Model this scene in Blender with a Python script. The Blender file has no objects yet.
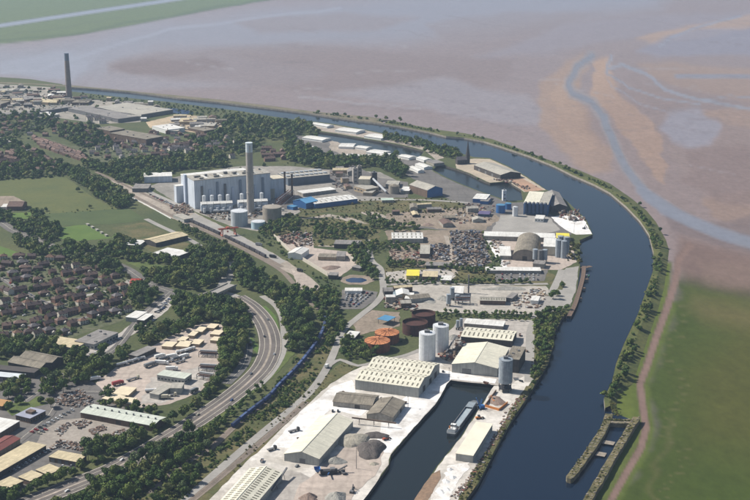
import bpy, math, random
import numpy as np
from mathutils import Vector, Matrix
from mathutils.geometry import tessellate_polygon

R = math.radians
rnd = random.Random(7)
sc = bpy.context.scene
col = sc.collection

# ------------------------------------------------------------------ camera, sky, sun, exposure
FPX, HZ, CAMH = 1265.0, -100.0, 446.0          # focal length in photo pixels, horizon row, height in metres
PITCH = math.atan((250 - HZ) / FPX)
CP, SP = math.cos(PITCH), math.sin(PITCH)
cam_d = bpy.data.cameras.new('camera')
cam_d.lens = 36.0 * FPX / 750.0
cam_d.clip_start = 1.0
cam_d.clip_end = 60000.0
cam = bpy.data.objects.new('camera', cam_d)
col.objects.link(cam)
cam.location = (0, 0, CAMH)
cam.rotation_euler = (math.pi / 2 - PITCH, 0, 0)
sc.camera = cam

SUN_EL, SUN_AZ = 44.0, -72.0                   # degrees; azimuth clockwise from the view direction (+Y)
world = bpy.data.worlds.new('World')
sc.world = world
world.use_nodes = True
wn = world.node_tree.nodes
sky_n = wn.new('ShaderNodeTexSky')
sky_n.sky_type = 'NISHITA'
sky_n.sun_disc = False
sky_n.sun_elevation = R(SUN_EL)
sky_n.sun_rotation = R(SUN_AZ)
sky_n.air_density = 1.2
sky_n.dust_density = 1.6
wn['Background'].inputs[1].default_value = 0.068
world.node_tree.links.new(sky_n.outputs[0], wn['Background'].inputs[0])
sun_d = bpy.data.lights.new('sun', 'SUN')
sun_d.energy = 5.0
sun_d.angle = R(0.53)
sun_d.color = (1.0, 0.95, 0.86)
sun = bpy.data.objects.new('sun', sun_d)
col.objects.link(sun)
sv = Vector((math.sin(R(SUN_AZ)) * math.cos(R(SUN_EL)), math.cos(R(SUN_AZ)) * math.cos(R(SUN_EL)), math.sin(R(SUN_EL))))
sun.rotation_euler = sv.to_track_quat('Z', 'Y').to_euler()
sun.location = sv * 900
sc.view_settings.view_transform = 'Standard'
sc.view_settings.look = 'None'
sc.view_settings.exposure = 0.3
sc.view_settings.gamma = 1.0
sc.cycles.use_denoising = True
sc.cycles.max_bounces = 5
sc.cycles.diffuse_bounces = 2
sc.cycles.glossy_bounces = 2
sc.cycles.volume_bounces = 1
sc.cycles.transparent_max_bounces = 4
sc.cycles.use_adaptive_sampling = True
sc.cycles.adaptive_threshold = 0.02

# ------------------------------------------------------------------ helpers
def G(px, py, z=0.0):
    """photo pixel -> point on the horizontal plane at height z"""
    x = (px - 375) / FPX; y = -(py - 250) / FPX
    dz = -SP + y * CP
    t = (z - CAMH) / dz
    return Vector((x * t, (CP + y * SP) * t, z))

def ppm(px, py):
    """photo pixels per metre at that ground point"""
    p = G(px, py)
    return FPX / (p.y * CP + CAMH * SP)

def tag(o, label=None, cat=None, group=None, kind=None):
    if label: o['label'] = label
    if cat: o['category'] = cat
    if group: o['group'] = group
    if kind: o['kind'] = kind
    return o

def empty(name, loc, rz=0.0, label=None, cat=None, group=None):
    o = bpy.data.objects.new(name, None)
    o.empty_display_size = 2
    o.location = loc; o.rotation_euler = (0, 0, rz)
    col.objects.link(o)
    return tag(o, label, cat, group)

def link(name, me, parent=None, loc=None, rz=0.0, scale=None):
    o = bpy.data.objects.new(name, me)
    col.objects.link(o)
    if parent: o.parent = parent
    if loc is not None: o.location = loc
    if rz: o.rotation_euler = (0, 0, rz)
    if scale is not None: o.scale = scale
    return o


ORDS = 'first second third fourth fifth sixth seventh eighth ninth tenth eleventh twelfth thirteenth fourteenth fifteenth sixteenth seventeenth eighteenth nineteenth twentieth'.split()
def nth(i):
    if i < 20: return ORDS[i]
    t = ('twenty', 'thirty', 'forty', 'fifty')[(i + 1) // 10 - 2]
    return (t + '-' + ORDS[(i + 1) % 10 - 1]) if (i + 1) % 10 else t[:-1] + 'ieth'

class MB:
    def __init__(s): s.v = []; s.f = []; s.m = []
    def add(s, vs, fs, m=0):
        k = len(s.v); s.v += [tuple(v) for v in vs]; s.f += [tuple(i + k for i in f) for f in fs]; s.m += [m] * len(fs)
        return s
    def box(s, x0, y0, z0, x1, y1, z1, m=0):
        vs = [(x, y, z) for z in (z0, z1) for y in (y0, y1) for x in (x0, x1)]
        return s.add(vs, [(0, 2, 3, 1), (4, 5, 7, 6), (0, 1, 5, 4), (2, 6, 7, 3), (0, 4, 6, 2), (1, 3, 7, 5)], m)
    def cyl(s, cx, cy, z0, z1, r, n=24, r2=None, m=0, cap=True):
        r2 = r if r2 is None else r2
        a = [(math.cos(2 * math.pi * i / n), math.sin(2 * math.pi * i / n)) for i in range(n)]
        vs = [(cx + r * c, cy + r * q, z0) for c, q in a] + [(cx + r2 * c, cy + r2 * q, z1) for c, q in a]
        fs = [(i, (i + 1) % n, (i + 1) % n + n, i + n) for i in range(n)]
        if cap: fs += [tuple(range(n, 2 * n)), tuple(reversed(range(n)))]
        return s.add(vs, fs, m)
    def tube(s, p, q, r, n=6, m=0):
        p = Vector(p); q = Vector(q); d = (q - p).normalized()
        u = d.orthogonal().normalized(); w = d.cross(u)
        vs = []
        for c in (p, q):
            for i in range(n):
                t = 2 * math.pi * i / n
                vs.append(c + u * (r * math.cos(t)) + w * (r * math.sin(t)))
        fs = [(i, (i + 1) % n, (i + 1) % n + n, i + n) for i in range(n)]
        fs += [tuple(range(n, 2 * n)), tuple(reversed(range(n)))]
        return s.add(vs, fs, m)
    def prism_y(s, prof, y0, y1, m=0):
        """profile in xz extruded along y"""
        n = len(prof)
        vs = [(x, y0, z) for x, z in prof] + [(x, y1, z) for x, z in prof]
        fs = [tuple(range(n)), tuple(reversed(range(n, 2 * n)))] + [((i + 1) % n, i, i + n, (i + 1) % n + n) for i in range(n)]
        return s.add(vs, fs, m)
    def prism_x(s, prof, x0, x1, m=0):
        """profile in yz extruded along x"""
        n = len(prof)
        vs = [(x0, y, z) for y, z in prof] + [(x1, y, z) for y, z in prof]
        fs = [tuple(reversed(range(n))), tuple(range(n, 2 * n))] + [(i, (i + 1) % n, (i + 1) % n + n, i + n) for i in range(n)]
        return s.add(vs, fs, m)
    def mesh(s, name, mats, smooth=False):
        me = bpy.data.meshes.new(name)
        me.from_pydata(s.v, [], s.f)
        for mt in (mats if isinstance(mats, (list, tuple)) else [mats]): me.materials.append(mt)
        me.polygons.foreach_set('material_index', s.m)
        if smooth: me.polygons.foreach_set('use_smooth', [True] * len(s.f))
        me.update()
        return me
    def build(s, name, mats, parent=None, loc=None, rz=0.0, smooth=False):
        return link(name, s.mesh(name, mats, smooth), parent, loc, rz)

# ------------------------------------------------------------------ materials
MATS = {}
def mat(name, c, c2=None, rough=0.8, scale=0.05, detail=6, wave=None, wave_axis='X', bump=0.0, spec=0.3, fine=None, metal=0.0, obj_rand=0.0, thr=(0.35, 0.65), streak=None, tracks=0.0, sheets=None):
    """noise-mixed principled material in object coordinates; wave = corrugation period in metres"""
    if name in MATS: return MATS[name]
    m = bpy.data.materials.new(name); m.use_nodes = True
    nt = m.node_tree; N = nt.nodes; L = nt.links
    b = N['Principled BSDF']
    b.inputs['Roughness'].default_value = rough
    b.inputs['Metallic'].default_value = metal
    b.inputs['Specular IOR Level'].default_value = spec
    tc = N.new('ShaderNodeTexCoord')
    nz = N.new('ShaderNodeTexNoise'); nz.inputs['Scale'].default_value = scale; nz.inputs['Detail'].default_value = detail
    nz.inputs['Roughness'].default_value = 0.62
    L.new(tc.outputs['Object'], nz.inputs['Vector'])
    rp = N.new('ShaderNodeValToRGB')
    rp.color_ramp.elements[0].position = thr[0]; rp.color_ramp.elements[1].position = thr[1]
    c2 = c2 or tuple(x * 0.78 for x in c)
    rp.color_ramp.elements[0].color = (*c2, 1); rp.color_ramp.elements[1].color = (*c, 1)
    L.new(nz.outputs['Fac'], rp.inputs[0])
    out = rp.outputs[0]
    if fine:
        n2 = N.new('ShaderNodeTexNoise'); n2.inputs['Scale'].default_value = fine[0]; n2.inputs['Detail'].default_value = 4
        n2.inputs['Roughness'].default_value = 0.7
        L.new(tc.outputs['Object'], n2.inputs['Vector'])
        mr = N.new('ShaderNodeMapRange'); mr.inputs[1].default_value = 0.3; mr.inputs[2].default_value = 0.7
        mr.inputs[3].default_value = 1 - fine[1]; mr.inputs[4].default_value = 1 + fine[1]
        L.new(n2.outputs['Fac'], mr.inputs[0])
        mx = N.new('ShaderNodeMix'); mx.data_type = 'RGBA'; mx.blend_type = 'MULTIPLY'; mx.inputs[0].default_value = 1
        L.new(out, mx.inputs[6]); L.new(mr.outputs[0], mx.inputs[7]); out = mx.outputs[2]
    if sheets:
        bt = N.new('ShaderNodeTexBrick'); bt.offset = 0.5 if sheets[3] else 0.0
        bt.inputs['Color1'].default_value = (1, 1, 1, 1); bt.inputs['Color2'].default_value = (1 - sheets[2],) * 3 + (1,)
        bt.inputs['Mortar'].default_value = (1 - sheets[4],) * 3 + (1,); bt.inputs['Scale'].default_value = 1.0; bt.inputs['Mortar Size'].default_value = 0.09
        bt.inputs['Brick Width'].default_value = sheets[0]; bt.inputs['Row Height'].default_value = sheets[1]
        L.new(tc.outputs['Object'], bt.inputs['Vector'])
        mx = N.new('ShaderNodeMix'); mx.data_type = 'RGBA'; mx.blend_type = 'MULTIPLY'; mx.inputs[0].default_value = 1
        L.new(out, mx.inputs[6]); L.new(bt.outputs['Color'], mx.inputs[7]); out = mx.outputs[2]
    if streak:
        mp = N.new('ShaderNodeMapping'); mp.inputs['Scale'].default_value = streak[0]
        L.new(tc.outputs['Object'], mp.inputs[0])
        n4 = N.new('ShaderNodeTexNoise'); n4.inputs['Scale'].default_value = 1.0; n4.inputs['Detail'].default_value = 3
        L.new(mp.outputs[0], n4.inputs['Vector'])
        mr = N.new('ShaderNodeMapRange'); mr.inputs[1].default_value = 0.32; mr.inputs[2].default_value = 0.6
        mr.inputs[3].default_value = 1 - streak[1]; mr.inputs[4].default_value = 1.0
        L.new(n4.outputs['Fac'], mr.inputs[0])
        mx = N.new('ShaderNodeMix'); mx.data_type = 'RGBA'; mx.blend_type = 'MULTIPLY'; mx.inputs[0].default_value = 1
        L.new(out, mx.inputs[6]); L.new(mr.outputs[0], mx.inputs[7]); out = mx.outputs[2]
    if tracks:
        for sc_, dist, ax in ((0.03, 9.0, 'X'), (0.022, 12.0, 'Y')):
            wv = N.new('ShaderNodeTexWave'); wv.bands_direction = ax; wv.inputs['Scale'].default_value = sc_; wv.inputs['Distortion'].default_value = dist
            wv.inputs['Detail'].default_value = 2; wv.inputs['Detail Scale'].default_value = 0.6
            L.new(tc.outputs['Object'], wv.inputs['Vector'])
            mr = N.new('ShaderNodeMapRange'); mr.inputs[1].default_value = 0.72; mr.inputs[2].default_value = 0.98
            mr.inputs[3].default_value = 1.0; mr.inputs[4].default_value = 1 - tracks
            L.new(wv.outputs['Fac'], mr.inputs[0])
            mx = N.new('ShaderNodeMix'); mx.data_type = 'RGBA'; mx.blend_type = 'MULTIPLY'; mx.inputs[0].default_value = 1
            L.new(out, mx.inputs[6]); L.new(mr.outputs[0], mx.inputs[7]); out = mx.outputs[2]
    if obj_rand:
        oi = N.new('ShaderNodeObjectInfo')
        mr = N.new('ShaderNodeMapRange'); mr.inputs[3].default_value = 1 - obj_rand; mr.inputs[4].default_value = 1 + obj_rand
        L.new(oi.outputs['Random'], mr.inputs[0])
        mx = N.new('ShaderNodeMix'); mx.data_type = 'RGBA'; mx.blend_type = 'MULTIPLY'; mx.inputs[0].default_value = 1
        L.new(out, mx.inputs[6]); L.new(mr.outputs[0], mx.inputs[7]); out = mx.outputs[2]
    L.new(out, b.inputs['Base Color'])
    if wave:
        wv = N.new('ShaderNodeTexWave'); wv.bands_direction = wave_axis; wv.inputs['Scale'].default_value = 0.314 / wave
        L.new(tc.outputs['Object'], wv.inputs['Vector'])
        bp = N.new('ShaderNodeBump'); bp.inputs['Strength'].default_value = bump or 0.5; bp.inputs['Distance'].default_value = 0.15
        L.new(wv.outputs['Fac'], bp.inputs['Height']); L.new(bp.outputs[0], b.inputs['Normal'])
    elif bump:
        bp = N.new('ShaderNodeBump'); bp.inputs['Strength'].default_value = bump; bp.inputs['Distance'].default_value = 0.6
        L.new((n2 if fine else nz).outputs['Fac'], bp.inputs['Height']); L.new(bp.outputs[0], b.inputs['Normal'])
    MATS[name] = m
    return m

def water_mat(name, c, rough, ripple, scale, strength):
    m = bpy.data.materials.new(name); m.use_nodes = True
    nt = m.node_tree; N = nt.nodes; L = nt.links
    b = N['Principled BSDF']
    b.inputs['Base Color'].default_value = (*c, 1); b.inputs['Roughness'].default_value = rough
    b.inputs['IOR'].default_value = 1.333
    tc = N.new('ShaderNodeTexCoord')
    n1 = N.new('ShaderNodeTexNoise'); n1.inputs['Scale'].default_value = scale; n1.inputs['Detail'].default_value = 5
    L.new(tc.outputs['Object'], n1.inputs['Vector'])
    bp = N.new('ShaderNodeBump'); bp.inputs['Strength'].default_value = strength; bp.inputs['Distance'].default_value = ripple
    L.new(n1.outputs['Fac'], bp.inputs['Height']); L.new(bp.outputs[0], b.inputs['Normal'])
    n2 = N.new('ShaderNodeTexNoise'); n2.inputs['Scale'].default_value = 0.006; n2.inputs['Detail'].default_value = 5
    mp = N.new('ShaderNodeMapping'); mp.inputs['Scale'].default_value = (1, 0.35, 1)
    L.new(tc.outputs['Object'], mp.inputs[0]); L.new(mp.outputs[0], n2.inputs['Vector'])
    mr = N.new('ShaderNodeMapRange'); mr.inputs[1].default_value = 0.35; mr.inputs[2].default_value = 0.65
    mr.inputs[3].default_value = rough * 0.45; mr.inputs[4].default_value = rough * 2.2
    L.new(n2.outputs['Fac'], mr.inputs[0]); L.new(mr.outputs[0], b.inputs['Roughness'])
    return m

def leaf_mat(name, ramp):
    m = bpy.data.materials.new(name); m.use_nodes = True
    nt = m.node_tree; N = nt.nodes; L = nt.links
    b = N['Principled BSDF']; b.inputs['Roughness'].default_value = 0.75; b.inputs['Specular IOR Level'].default_value = 0.15
    at = N.new('ShaderNodeAttribute'); at.attribute_name = 'tint'
    oi = N.new('ShaderNodeObjectInfo')
    ad = N.new('ShaderNodeMath'); ad.operation = 'ADD'
    L.new(at.outputs['Fac'], ad.inputs[0]); L.new(oi.outputs['Random'], ad.inputs[1])
    fr = N.new('ShaderNodeMath'); fr.operation = 'FRACT'; L.new(ad.outputs[0], fr.inputs[0])
    rp = N.new('ShaderNodeValToRGB')
    els = rp.color_ramp.elements
    while len(els) < len(ramp): els.new(0.5)
    for e, (p, c) in zip(els, ramp): e.position = p; e.color = (*c, 1)
    L.new(fr.outputs[0], rp.inputs[0])
    at2 = N.new('ShaderNodeAttribute'); at2.attribute_name = 'leaf'
    mr = N.new('ShaderNodeMapRange'); mr.inputs[3].default_value = 0.7; mr.inputs[4].default_value = 1.35
    L.new(at2.outputs['Fac'], mr.inputs[0])
    mx = N.new('ShaderNodeMix'); mx.data_type = 'RGBA'; mx.blend_type = 'MULTIPLY'; mx.inputs[0].default_value = 1
    L.new(rp.outputs[0], mx.inputs[6]); L.new(mr.outputs[0], mx.inputs[7])
    L.new(mx.outputs[2], b.inputs['Base Color'])
    return m

M_leaf = leaf_mat('leaf_broad', [(0.0, (.032, .062, .016)), (0.18, (.050, .090, .020)), (0.4, (.076, .116, .025)), (0.62, (.102, .136, .030)), (0.8, (.145, .155, .046)), (0.9, (.085, .115, .050)), (1.0, (.062, .098, .022))])
M_scrub = leaf_mat('leaf_scrub', [(0.0, (.058, .072, .018)), (0.4, (.092, .098, .024)), (0.75, (.135, .122, .036)), (1.0, (.165, .130, .050))])
M_bark = mat('bark', (.10, .075, .05), scale=0.8)

M_land = mat('land_rough', (.085, .092, .034), (.050, .066, .022), rough=0.95, scale=0.012, fine=(0.25, 0.35))
M_field = mat('field_dry', (.108, .116, .036), (.076, .094, .030), rough=0.95, scale=0.02, fine=(0.2, 0.14))
M_field2 = mat('field_green', (.070, .095, .030), (.054, .077, .025), rough=0.95, scale=0.02, fine=(0.25, 0.12))
M_pitch = mat('pitch_grass', (.095, .150, .028), (.072, .122, .024), rough=0.95, scale=0.03, fine=(0.3, 0.1))
M_verge = mat('verge_grass', (.105, .130, .034), (.064, .092, .024), rough=0.95, scale=0.05, fine=(0.3, 0.2))
M_scrubland = mat('scrub_ground', (.135, .112, .050), (.062, .074, .024), rough=0.95, scale=0.035, fine=(0.3, 0.3))
M_bare = mat('bare_ground', (.40, .34, .29), (.27, .235, .19), rough=0.95, scale=0.03, fine=(0.25, 0.22), tracks=.09)
M_dirt = mat('dirt_ground', (.30, .24, .19), (.19, .155, .115), rough=0.95, scale=0.03, fine=(0.25, 0.25), tracks=.09)
M_conc = mat('yard_concrete', (.46, .42, .38), (.35, .32, .29), rough=0.9, scale=0.025, fine=(0.2, 0.15), tracks=.09, sheets=(9, 7, .07, True, .16))
M_pinkyard = mat('yard_pinkish', (.48, .40, .345), (.38, .32, .275), rough=0.9, scale=0.02, fine=(0.2, 0.15), tracks=.09, sheets=(9, 7, .07, True, .16))
M_salt = mat('quay_salt_white', (.78, .76, .74), (.48, .445, .41), rough=0.85, thr=(.33, .52), scale=0.035, fine=(0.2, 0.12), tracks=.05, sheets=(9, 7, .07, True, .16))
M_pale = mat('quay_pale_dust', (.64, .60, .55), (.40, .365, .32), rough=0.9, thr=(.36, .6), scale=0.035, fine=(0.2, 0.15), tracks=.05, sheets=(9, 7, .07, True, .16))
M_asph = mat('asphalt_worn', (.165, .152, .142), (.115, .107, .100), rough=0.9, scale=0.03, fine=(0.3, 0.12), tracks=.09)
M_asph2 = mat('asphalt_dark', (.13, .125, .12), (.095, .092, .088), rough=0.9, scale=0.03, fine=(0.3, 0.15))
M_road = mat('road_pale', (.33, .31, .285), (.26, .245, .225), rough=0.9, scale=0.03, fine=(0.3, 0.1))
M_line = mat('road_paint', (.66, .61, .50), (.50, .46, .38), rough=0.7, scale=0.3)
M_ballast = mat('rail_ballast', (.23, .185, .15), (.16, .135, .11), rough=0.95, scale=0.05, fine=(0.6, 0.25))
M_rail = mat('rail_steel', (.22, .17, .14), (.16, .12, .10), rough=0.5, scale=0.5)
M_garden = mat('garden_ground', (.120, .116, .070), (.052, .070, .024), rough=0.95, scale=0.06, fine=(0.25, 0.35))
M_quaywall = mat('quay_wall', (.10, .088, .075), (.045, .042, .038), rough=0.85, scale=0.15, fine=(0.5, 0.25))
M_embank = mat('embankment_grass', (.115, .115, .034), (.058, .074, .020), rough=0.95, scale=0.045, fine=(0.3, 0.3))
M_stone = mat('lock_stone', (.24, .20, .15), (.10, .095, .05), rough=0.95, scale=0.12, fine=(0.6, 0.35))
M_rubble = mat('rubble_stone', (.36, .31, .26), (.22, .19, .15), rough=0.95, scale=0.4)
M_hill = mat('far_marsh', (.12, .15, .08), (.09, .115, .06), rough=0.95, scale=0.004)

M_cream = mat('roof_cream', (.75, .71, .58), (.65, .62, .51), rough=0.75, scale=0.05, wave=2.2, wave_axis='X', bump=0.25, fine=(0.4, 0.06), streak=((.9, .06, .06), .16), sheets=(2.4, 4.2, .09, False, .12))
M_creamY = mat('roof_cream_cross', (.75, .71, .58), (.65, .62, .51), rough=0.75, scale=0.05, wave=2.2, wave_axis='Y', bump=0.25, fine=(0.4, 0.06), streak=((.9, .06, .06), .16), sheets=(2.4, 4.2, .09, False, .12))
M_tanroof = mat('roof_tan', (.62, .52, .34), (.52, .44, .29), rough=0.8, scale=0.06, fine=(0.5, 0.1), streak=((.9, .06, .06), .16), sheets=(2.2, 3.6, .18, True, .2))
M_whiteroof = mat('roof_white', (.74, .73, .70), (.60, .58, .54), rough=0.75, scale=0.06, fine=(0.4, 0.08), streak=((.9, .06, .06), .16), sheets=(2.4, 4.2, .09, False, .12))
M_greenwhite = mat('roof_pale_green', (.60, .63, .55), (.50, .53, .46), rough=0.75, scale=0.06, wave=2.0, bump=0.2, fine=(0.5, 0.08), streak=((.9, .06, .06), .16), sheets=(2.4, 4.2, .09, False, .12))
M_asb = mat('roof_asbestos', (.30, .265, .21), (.20, .175, .14), rough=0.9, scale=0.08, wave=2.0, bump=0.3, fine=(0.5, 0.18), streak=((.9, .08, .08), .3), sheets=(2.2, 3.6, .18, True, .2))
M_asbY = mat('roof_asbestos_cross', (.30, .265, .21), (.20, .175, .14), rough=0.9, scale=0.08, wave=2.0, wave_axis='Y', bump=0.3, fine=(0.5, 0.18), streak=((.9, .08, .08), .3), sheets=(2.2, 3.6, .18, True, .2))
M_greyroof = mat('roof_grey', (.29, .27, .255), (.21, .195, .185), rough=0.85, scale=0.06, fine=(0.4, 0.12), streak=((.9, .06, .06), .16), sheets=(2.2, 3.6, .18, True, .2))
M_paleroof = mat('roof_beige_grey', (.45, .42, .36), (.36, .34, .30), rough=0.8, scale=0.05, fine=(0.4, 0.1), streak=((.9, .06, .06), .16), sheets=(2.2, 3.6, .18, True, .2))
M_maroon = mat('roof_maroon', (.20, .065, .055), (.15, .05, .045), rough=0.8, scale=0.1)
M_redroof = mat('roof_red', (.42, .055, .04), (.33, .05, .035), rough=0.7, scale=0.1)
M_orangeroof = mat('roof_orange', (.45, .25, .10), (.36, .2, .09), rough=0.8, scale=0.1)
M_yellowroof = mat('roof_yellow', (.72, .62, .06), (.60, .52, .08), rough=0.7, scale=0.1)
M_blueroof = mat('roof_blue', (.085, .25, .42), (.07, .2, .35), rough=0.6, scale=0.1)
M_bluewall = mat('wall_blue', (.035, .14, .36), (.03, .11, .29), rough=0.55, scale=0.1, wave=1.5, bump=0.2)
M_navy = mat('wall_navy', (.03, .07, .16), (.025, .055, .12), rough=0.5, scale=0.2)
M_greywall = mat('wall_grey', (.40, .40, .375), (.33, .33, .31), rough=0.8, scale=0.08, wave=1.6, bump=0.25, fine=(0.3, 0.08), streak=((.5, .5, .05), .2))
M_palewall = mat('wall_pale_blue', (.60, .65, .72), (.52, .57, .64), rough=0.6, scale=0.03, wave=4.0, bump=0.15, streak=((.5, .5, .05), .2))
M_darkwall = mat('wall_dark', (.085, .075, .07), (.055, .05, .047), rough=0.85, scale=0.1, fine=(0.4, 0.15), streak=((.5, .5, .05), .2))
M_brownwall = mat('wall_brown', (.17, .115, .085), (.12, .085, .065), rough=0.9, scale=0.1, fine=(0.5, 0.15), streak=((.5, .5, .05), .2))
M_tanwall = mat('wall_tan', (.40, .31, .21), (.32, .25, .17), rough=0.85, scale=0.1, fine=(0.4, 0.12), streak=((.5, .5, .05), .2))
M_creamwall = mat('wall_cream', (.62, .56, .44), (.52, .47, .37), rough=0.8, scale=0.1, streak=((.5, .5, .05), .2))
M_block = mat('wall_blockwork', (.36, .335, .295), (.26, .24, .21), rough=0.9, scale=0.15, fine=(0.6, 0.15), streak=((.5, .5, .05), .2))
M_brick = mat('house_brick', (.185, .105, .078), (.13, .078, .06), rough=0.9, scale=0.3, obj_rand=0.25)
M_render = mat('house_render', (.55, .51, .44), (.46, .42, .36), rough=0.9, scale=0.3, obj_rand=0.15)
M_tile = mat('house_tile', (.105, .074, .068), (.070, .050, .048), rough=0.9, scale=0.25, fine=(1.2, 0.2), obj_rand=0.3)
M_tile2 = mat('house_tile_red', (.165, .108, .088), (.115, .076, .064), rough=0.9, scale=0.25, fine=(1.2, 0.2), obj_rand=0.25)
M_tile3 = mat('house_slate', (.15, .135, .135), (.105, .095, .10), rough=0.85, scale=0.25, fine=(1.2, 0.2), obj_rand=0.25)
M_glass = mat('window_glass', (.04, .05, .06), (.03, .04, .05), rough=0.15, scale=0.5, spec=0.5)
M_skylight = mat('skylight_panel', (.20, .185, .14), (.15, .14, .11), rough=0.5, scale=0.4)
M_silo = mat('silo_white', (.68, .70, .72), (.57, .59, .62), rough=0.55, scale=0.12, fine=(0.5, 0.06), streak=((.8, .8, .04), .22))
M_steel = mat('silo_steel', (.36, .40, .44), (.25, .29, .33), rough=0.5, scale=0.2, fine=(0.5, 0.12), streak=((.8, .8, .04), .22))
M_stack = mat('stack_concrete', (.42, .385, .355), (.35, .325, .30), rough=0.85, scale=0.05, fine=(0.3, 0.08), streak=((.8, .8, .04), .22))
M_stacktop = mat('stack_top_pale', (.62, .68, .72), (.54, .60, .64), rough=0.7, scale=0.1)
M_brickstack = mat('stack_brick', (.26, .215, .19), (.20, .165, .15), rough=0.9, scale=0.1)
M_rust = mat('tank_rust', (.20, .075, .035), (.105, .045, .028), rough=0.9, scale=0.18, fine=(0.7, 0.3), streak=((.8, .8, .04), .22))
M_rustdark = mat('tank_rust_dark', (.085, .033, .026), (.05, .024, .02), rough=0.9, scale=0.2, fine=(0.7, 0.25))
M_rusttop = mat('tank_orange_roof', (.58, .25, .11), (.36, .13, .055), rough=0.85, scale=0.22, fine=(0.7, 0.2))
M_tankbrown = mat('tank_brown', (.36, .32, .27), (.28, .25, .21), rough=0.8, scale=0.1, streak=((.8, .8, .04), .22))
M_tankgrey = mat('tank_grey', (.47, .50, .53), (.40, .43, .46), rough=0.6, scale=0.1, streak=((.8, .8, .04), .22))
M_darksteel = mat('dark_steel', (.055, .055, .058), (.035, .035, .038), rough=0.6, scale=0.5)
M_midsteel = mat('mid_steel', (.17, .17, .175), (.12, .12, .125), rough=0.6, scale=0.5)
M_craneblue = mat('crane_blue', (.04, .15, .40), (.035, .12, .32), rough=0.45, scale=0.5)
M_cranered = mat('crane_red', (.42, .10, .06), (.34, .09, .055), rough=0.5, scale=0.5)
M_orange = mat('plant_orange', (.60, .22, .05), (.48, .18, .05), rough=0.5, scale=0.5)
M_trainblue = mat('wagon_blue', (.030, .060, .22), (.022, .042, .15), rough=0.5, scale=0.3, obj_rand=0.25)
M_traindark = mat('wagon_dark', (.06, .055, .065), (.04, .04, .045), rough=0.7, scale=0.3, obj_rand=0.3)
M_hullgrey = mat('hull_grey', (.16, .17, .18), (.10, .11, .12), rough=0.6, scale=0.3)
M_hold = mat('hold_floor', (.36, .41, .44), (.26, .31, .34), rough=0.6, scale=0.2)
M_whitepaint = mat('white_paint', (.78, .78, .76), (.68, .68, .66), rough=0.5, scale=0.3)
M_heaptan = mat('heap_tan', (.36, .33, .27), (.27, .245, .20), rough=0.95, scale=0.2, fine=(0.8, 0.2), bump=0.4)
M_heapdark = mat('heap_dark', (.11, .095, .088), (.075, .066, .062), rough=0.95, scale=0.2, fine=(0.8, 0.25), bump=0.4)
M_heapgrey = mat('heap_grey', (.33, .32, .29), (.25, .24, .215), rough=0.95, scale=0.2, fine=(0.8, 0.2), bump=0.4)
M_heapbrown = mat('heap_brown', (.26, .19, .155), (.19, .145, .12), rough=0.95, scale=0.2, fine=(0.8, 0.2), bump=0.4)
M_heapwhite = mat('heap_white', (.78, .77, .75), (.66, .64, .62), rough=0.9, scale=0.2, fine=(0.8, 0.06), bump=0.3)
M_scrapA = mat('scrap_mixed', (.24, .17, .14), (.10, .085, .08), rough=0.8, scale=0.5)
CARS = [mat('car_' + n, c, rough=0.3, scale=0.2, spec=0.5) for n, c in
        (('white', (.75, .75, .74)), ('silver', (.50, .51, .52)), ('black', (.02, .02, .022)), ('red', (.35, .03, .03)),
         ('blue', (.04, .09, .25)), ('grey', (.20, .21, .22)), ('cream', (.60, .55, .42)))]
W_canal = water_mat('canal_water', (.004, .011, .026), 0.10, 0.12, 0.12, 0.2)
W_dock = water_mat('dock_water', (.010, .014, .015), 0.12, 0.08, 0.12, 0.18)
W_pond = water_mat('pond_water', (.016, .035, .085), 0.2, 0.1, 0.1, 0.2)

# ------------------------------------------------------------------ ground shapes
def densify(pts, step, jit, seed=1):
    r = random.Random(seed); out = []
    n = len(pts)
    for i in range(n):
        a, b = Vector(pts[i][:2]), Vector(pts[(i + 1) % n][:2])
        L = (b - a).length; k = max(1, int(L / step))
        d = (b - a) / k
        nrm = Vector((-d.y, d.x)).normalized() if L > 0 else Vector((0, 0))
        for j in range(k):
            q = a + d * j
            if j: q = q + nrm * r.uniform(-jit, jit)
            out.append((q.x, q.y))
    return out

def tess(loops):
    flat = [p for l in loops for p in l]
    tri = tessellate_polygon([[Vector((p[0], p[1], 0)) for p in l] for l in loops])
    return flat, tri

def up(flat, tri):
    out = []
    for a, b, c in tri:
        ax, ay = flat[a]; bx, by = flat[b]; cx, cy = flat[c]
        out.append((a, b, c) if (bx - ax) * (cy - ay) - (by - ay) * (cx - ax) > 0 else (a, c, b))
    return out

def structure(o, label=None):
    o['kind'] = 'structure'
    if label: o['label'] = label
    return o

PCOUNT = [0]
def patch(name, px, m, level, jit=0.8, step=9.0, z=None, label=None):
    PCOUNT[0] += 1
    z = level * 0.06 + (PCOUNT[0] % 13) * 0.0045 if z is None else z
    pts = [G(x, y, z) for x, y in px]
    d = densify(pts, step, jit, seed=len(px) + int(px[0][0]))
    flat, tri = tess([d])
    me = bpy.data.meshes.new(name)
    me.from_pydata([(x, y, z) for x, y in flat], [], up(flat, tri))
    me.materials.append(m); me.update()
    return structure(link(name, me), label)

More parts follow.
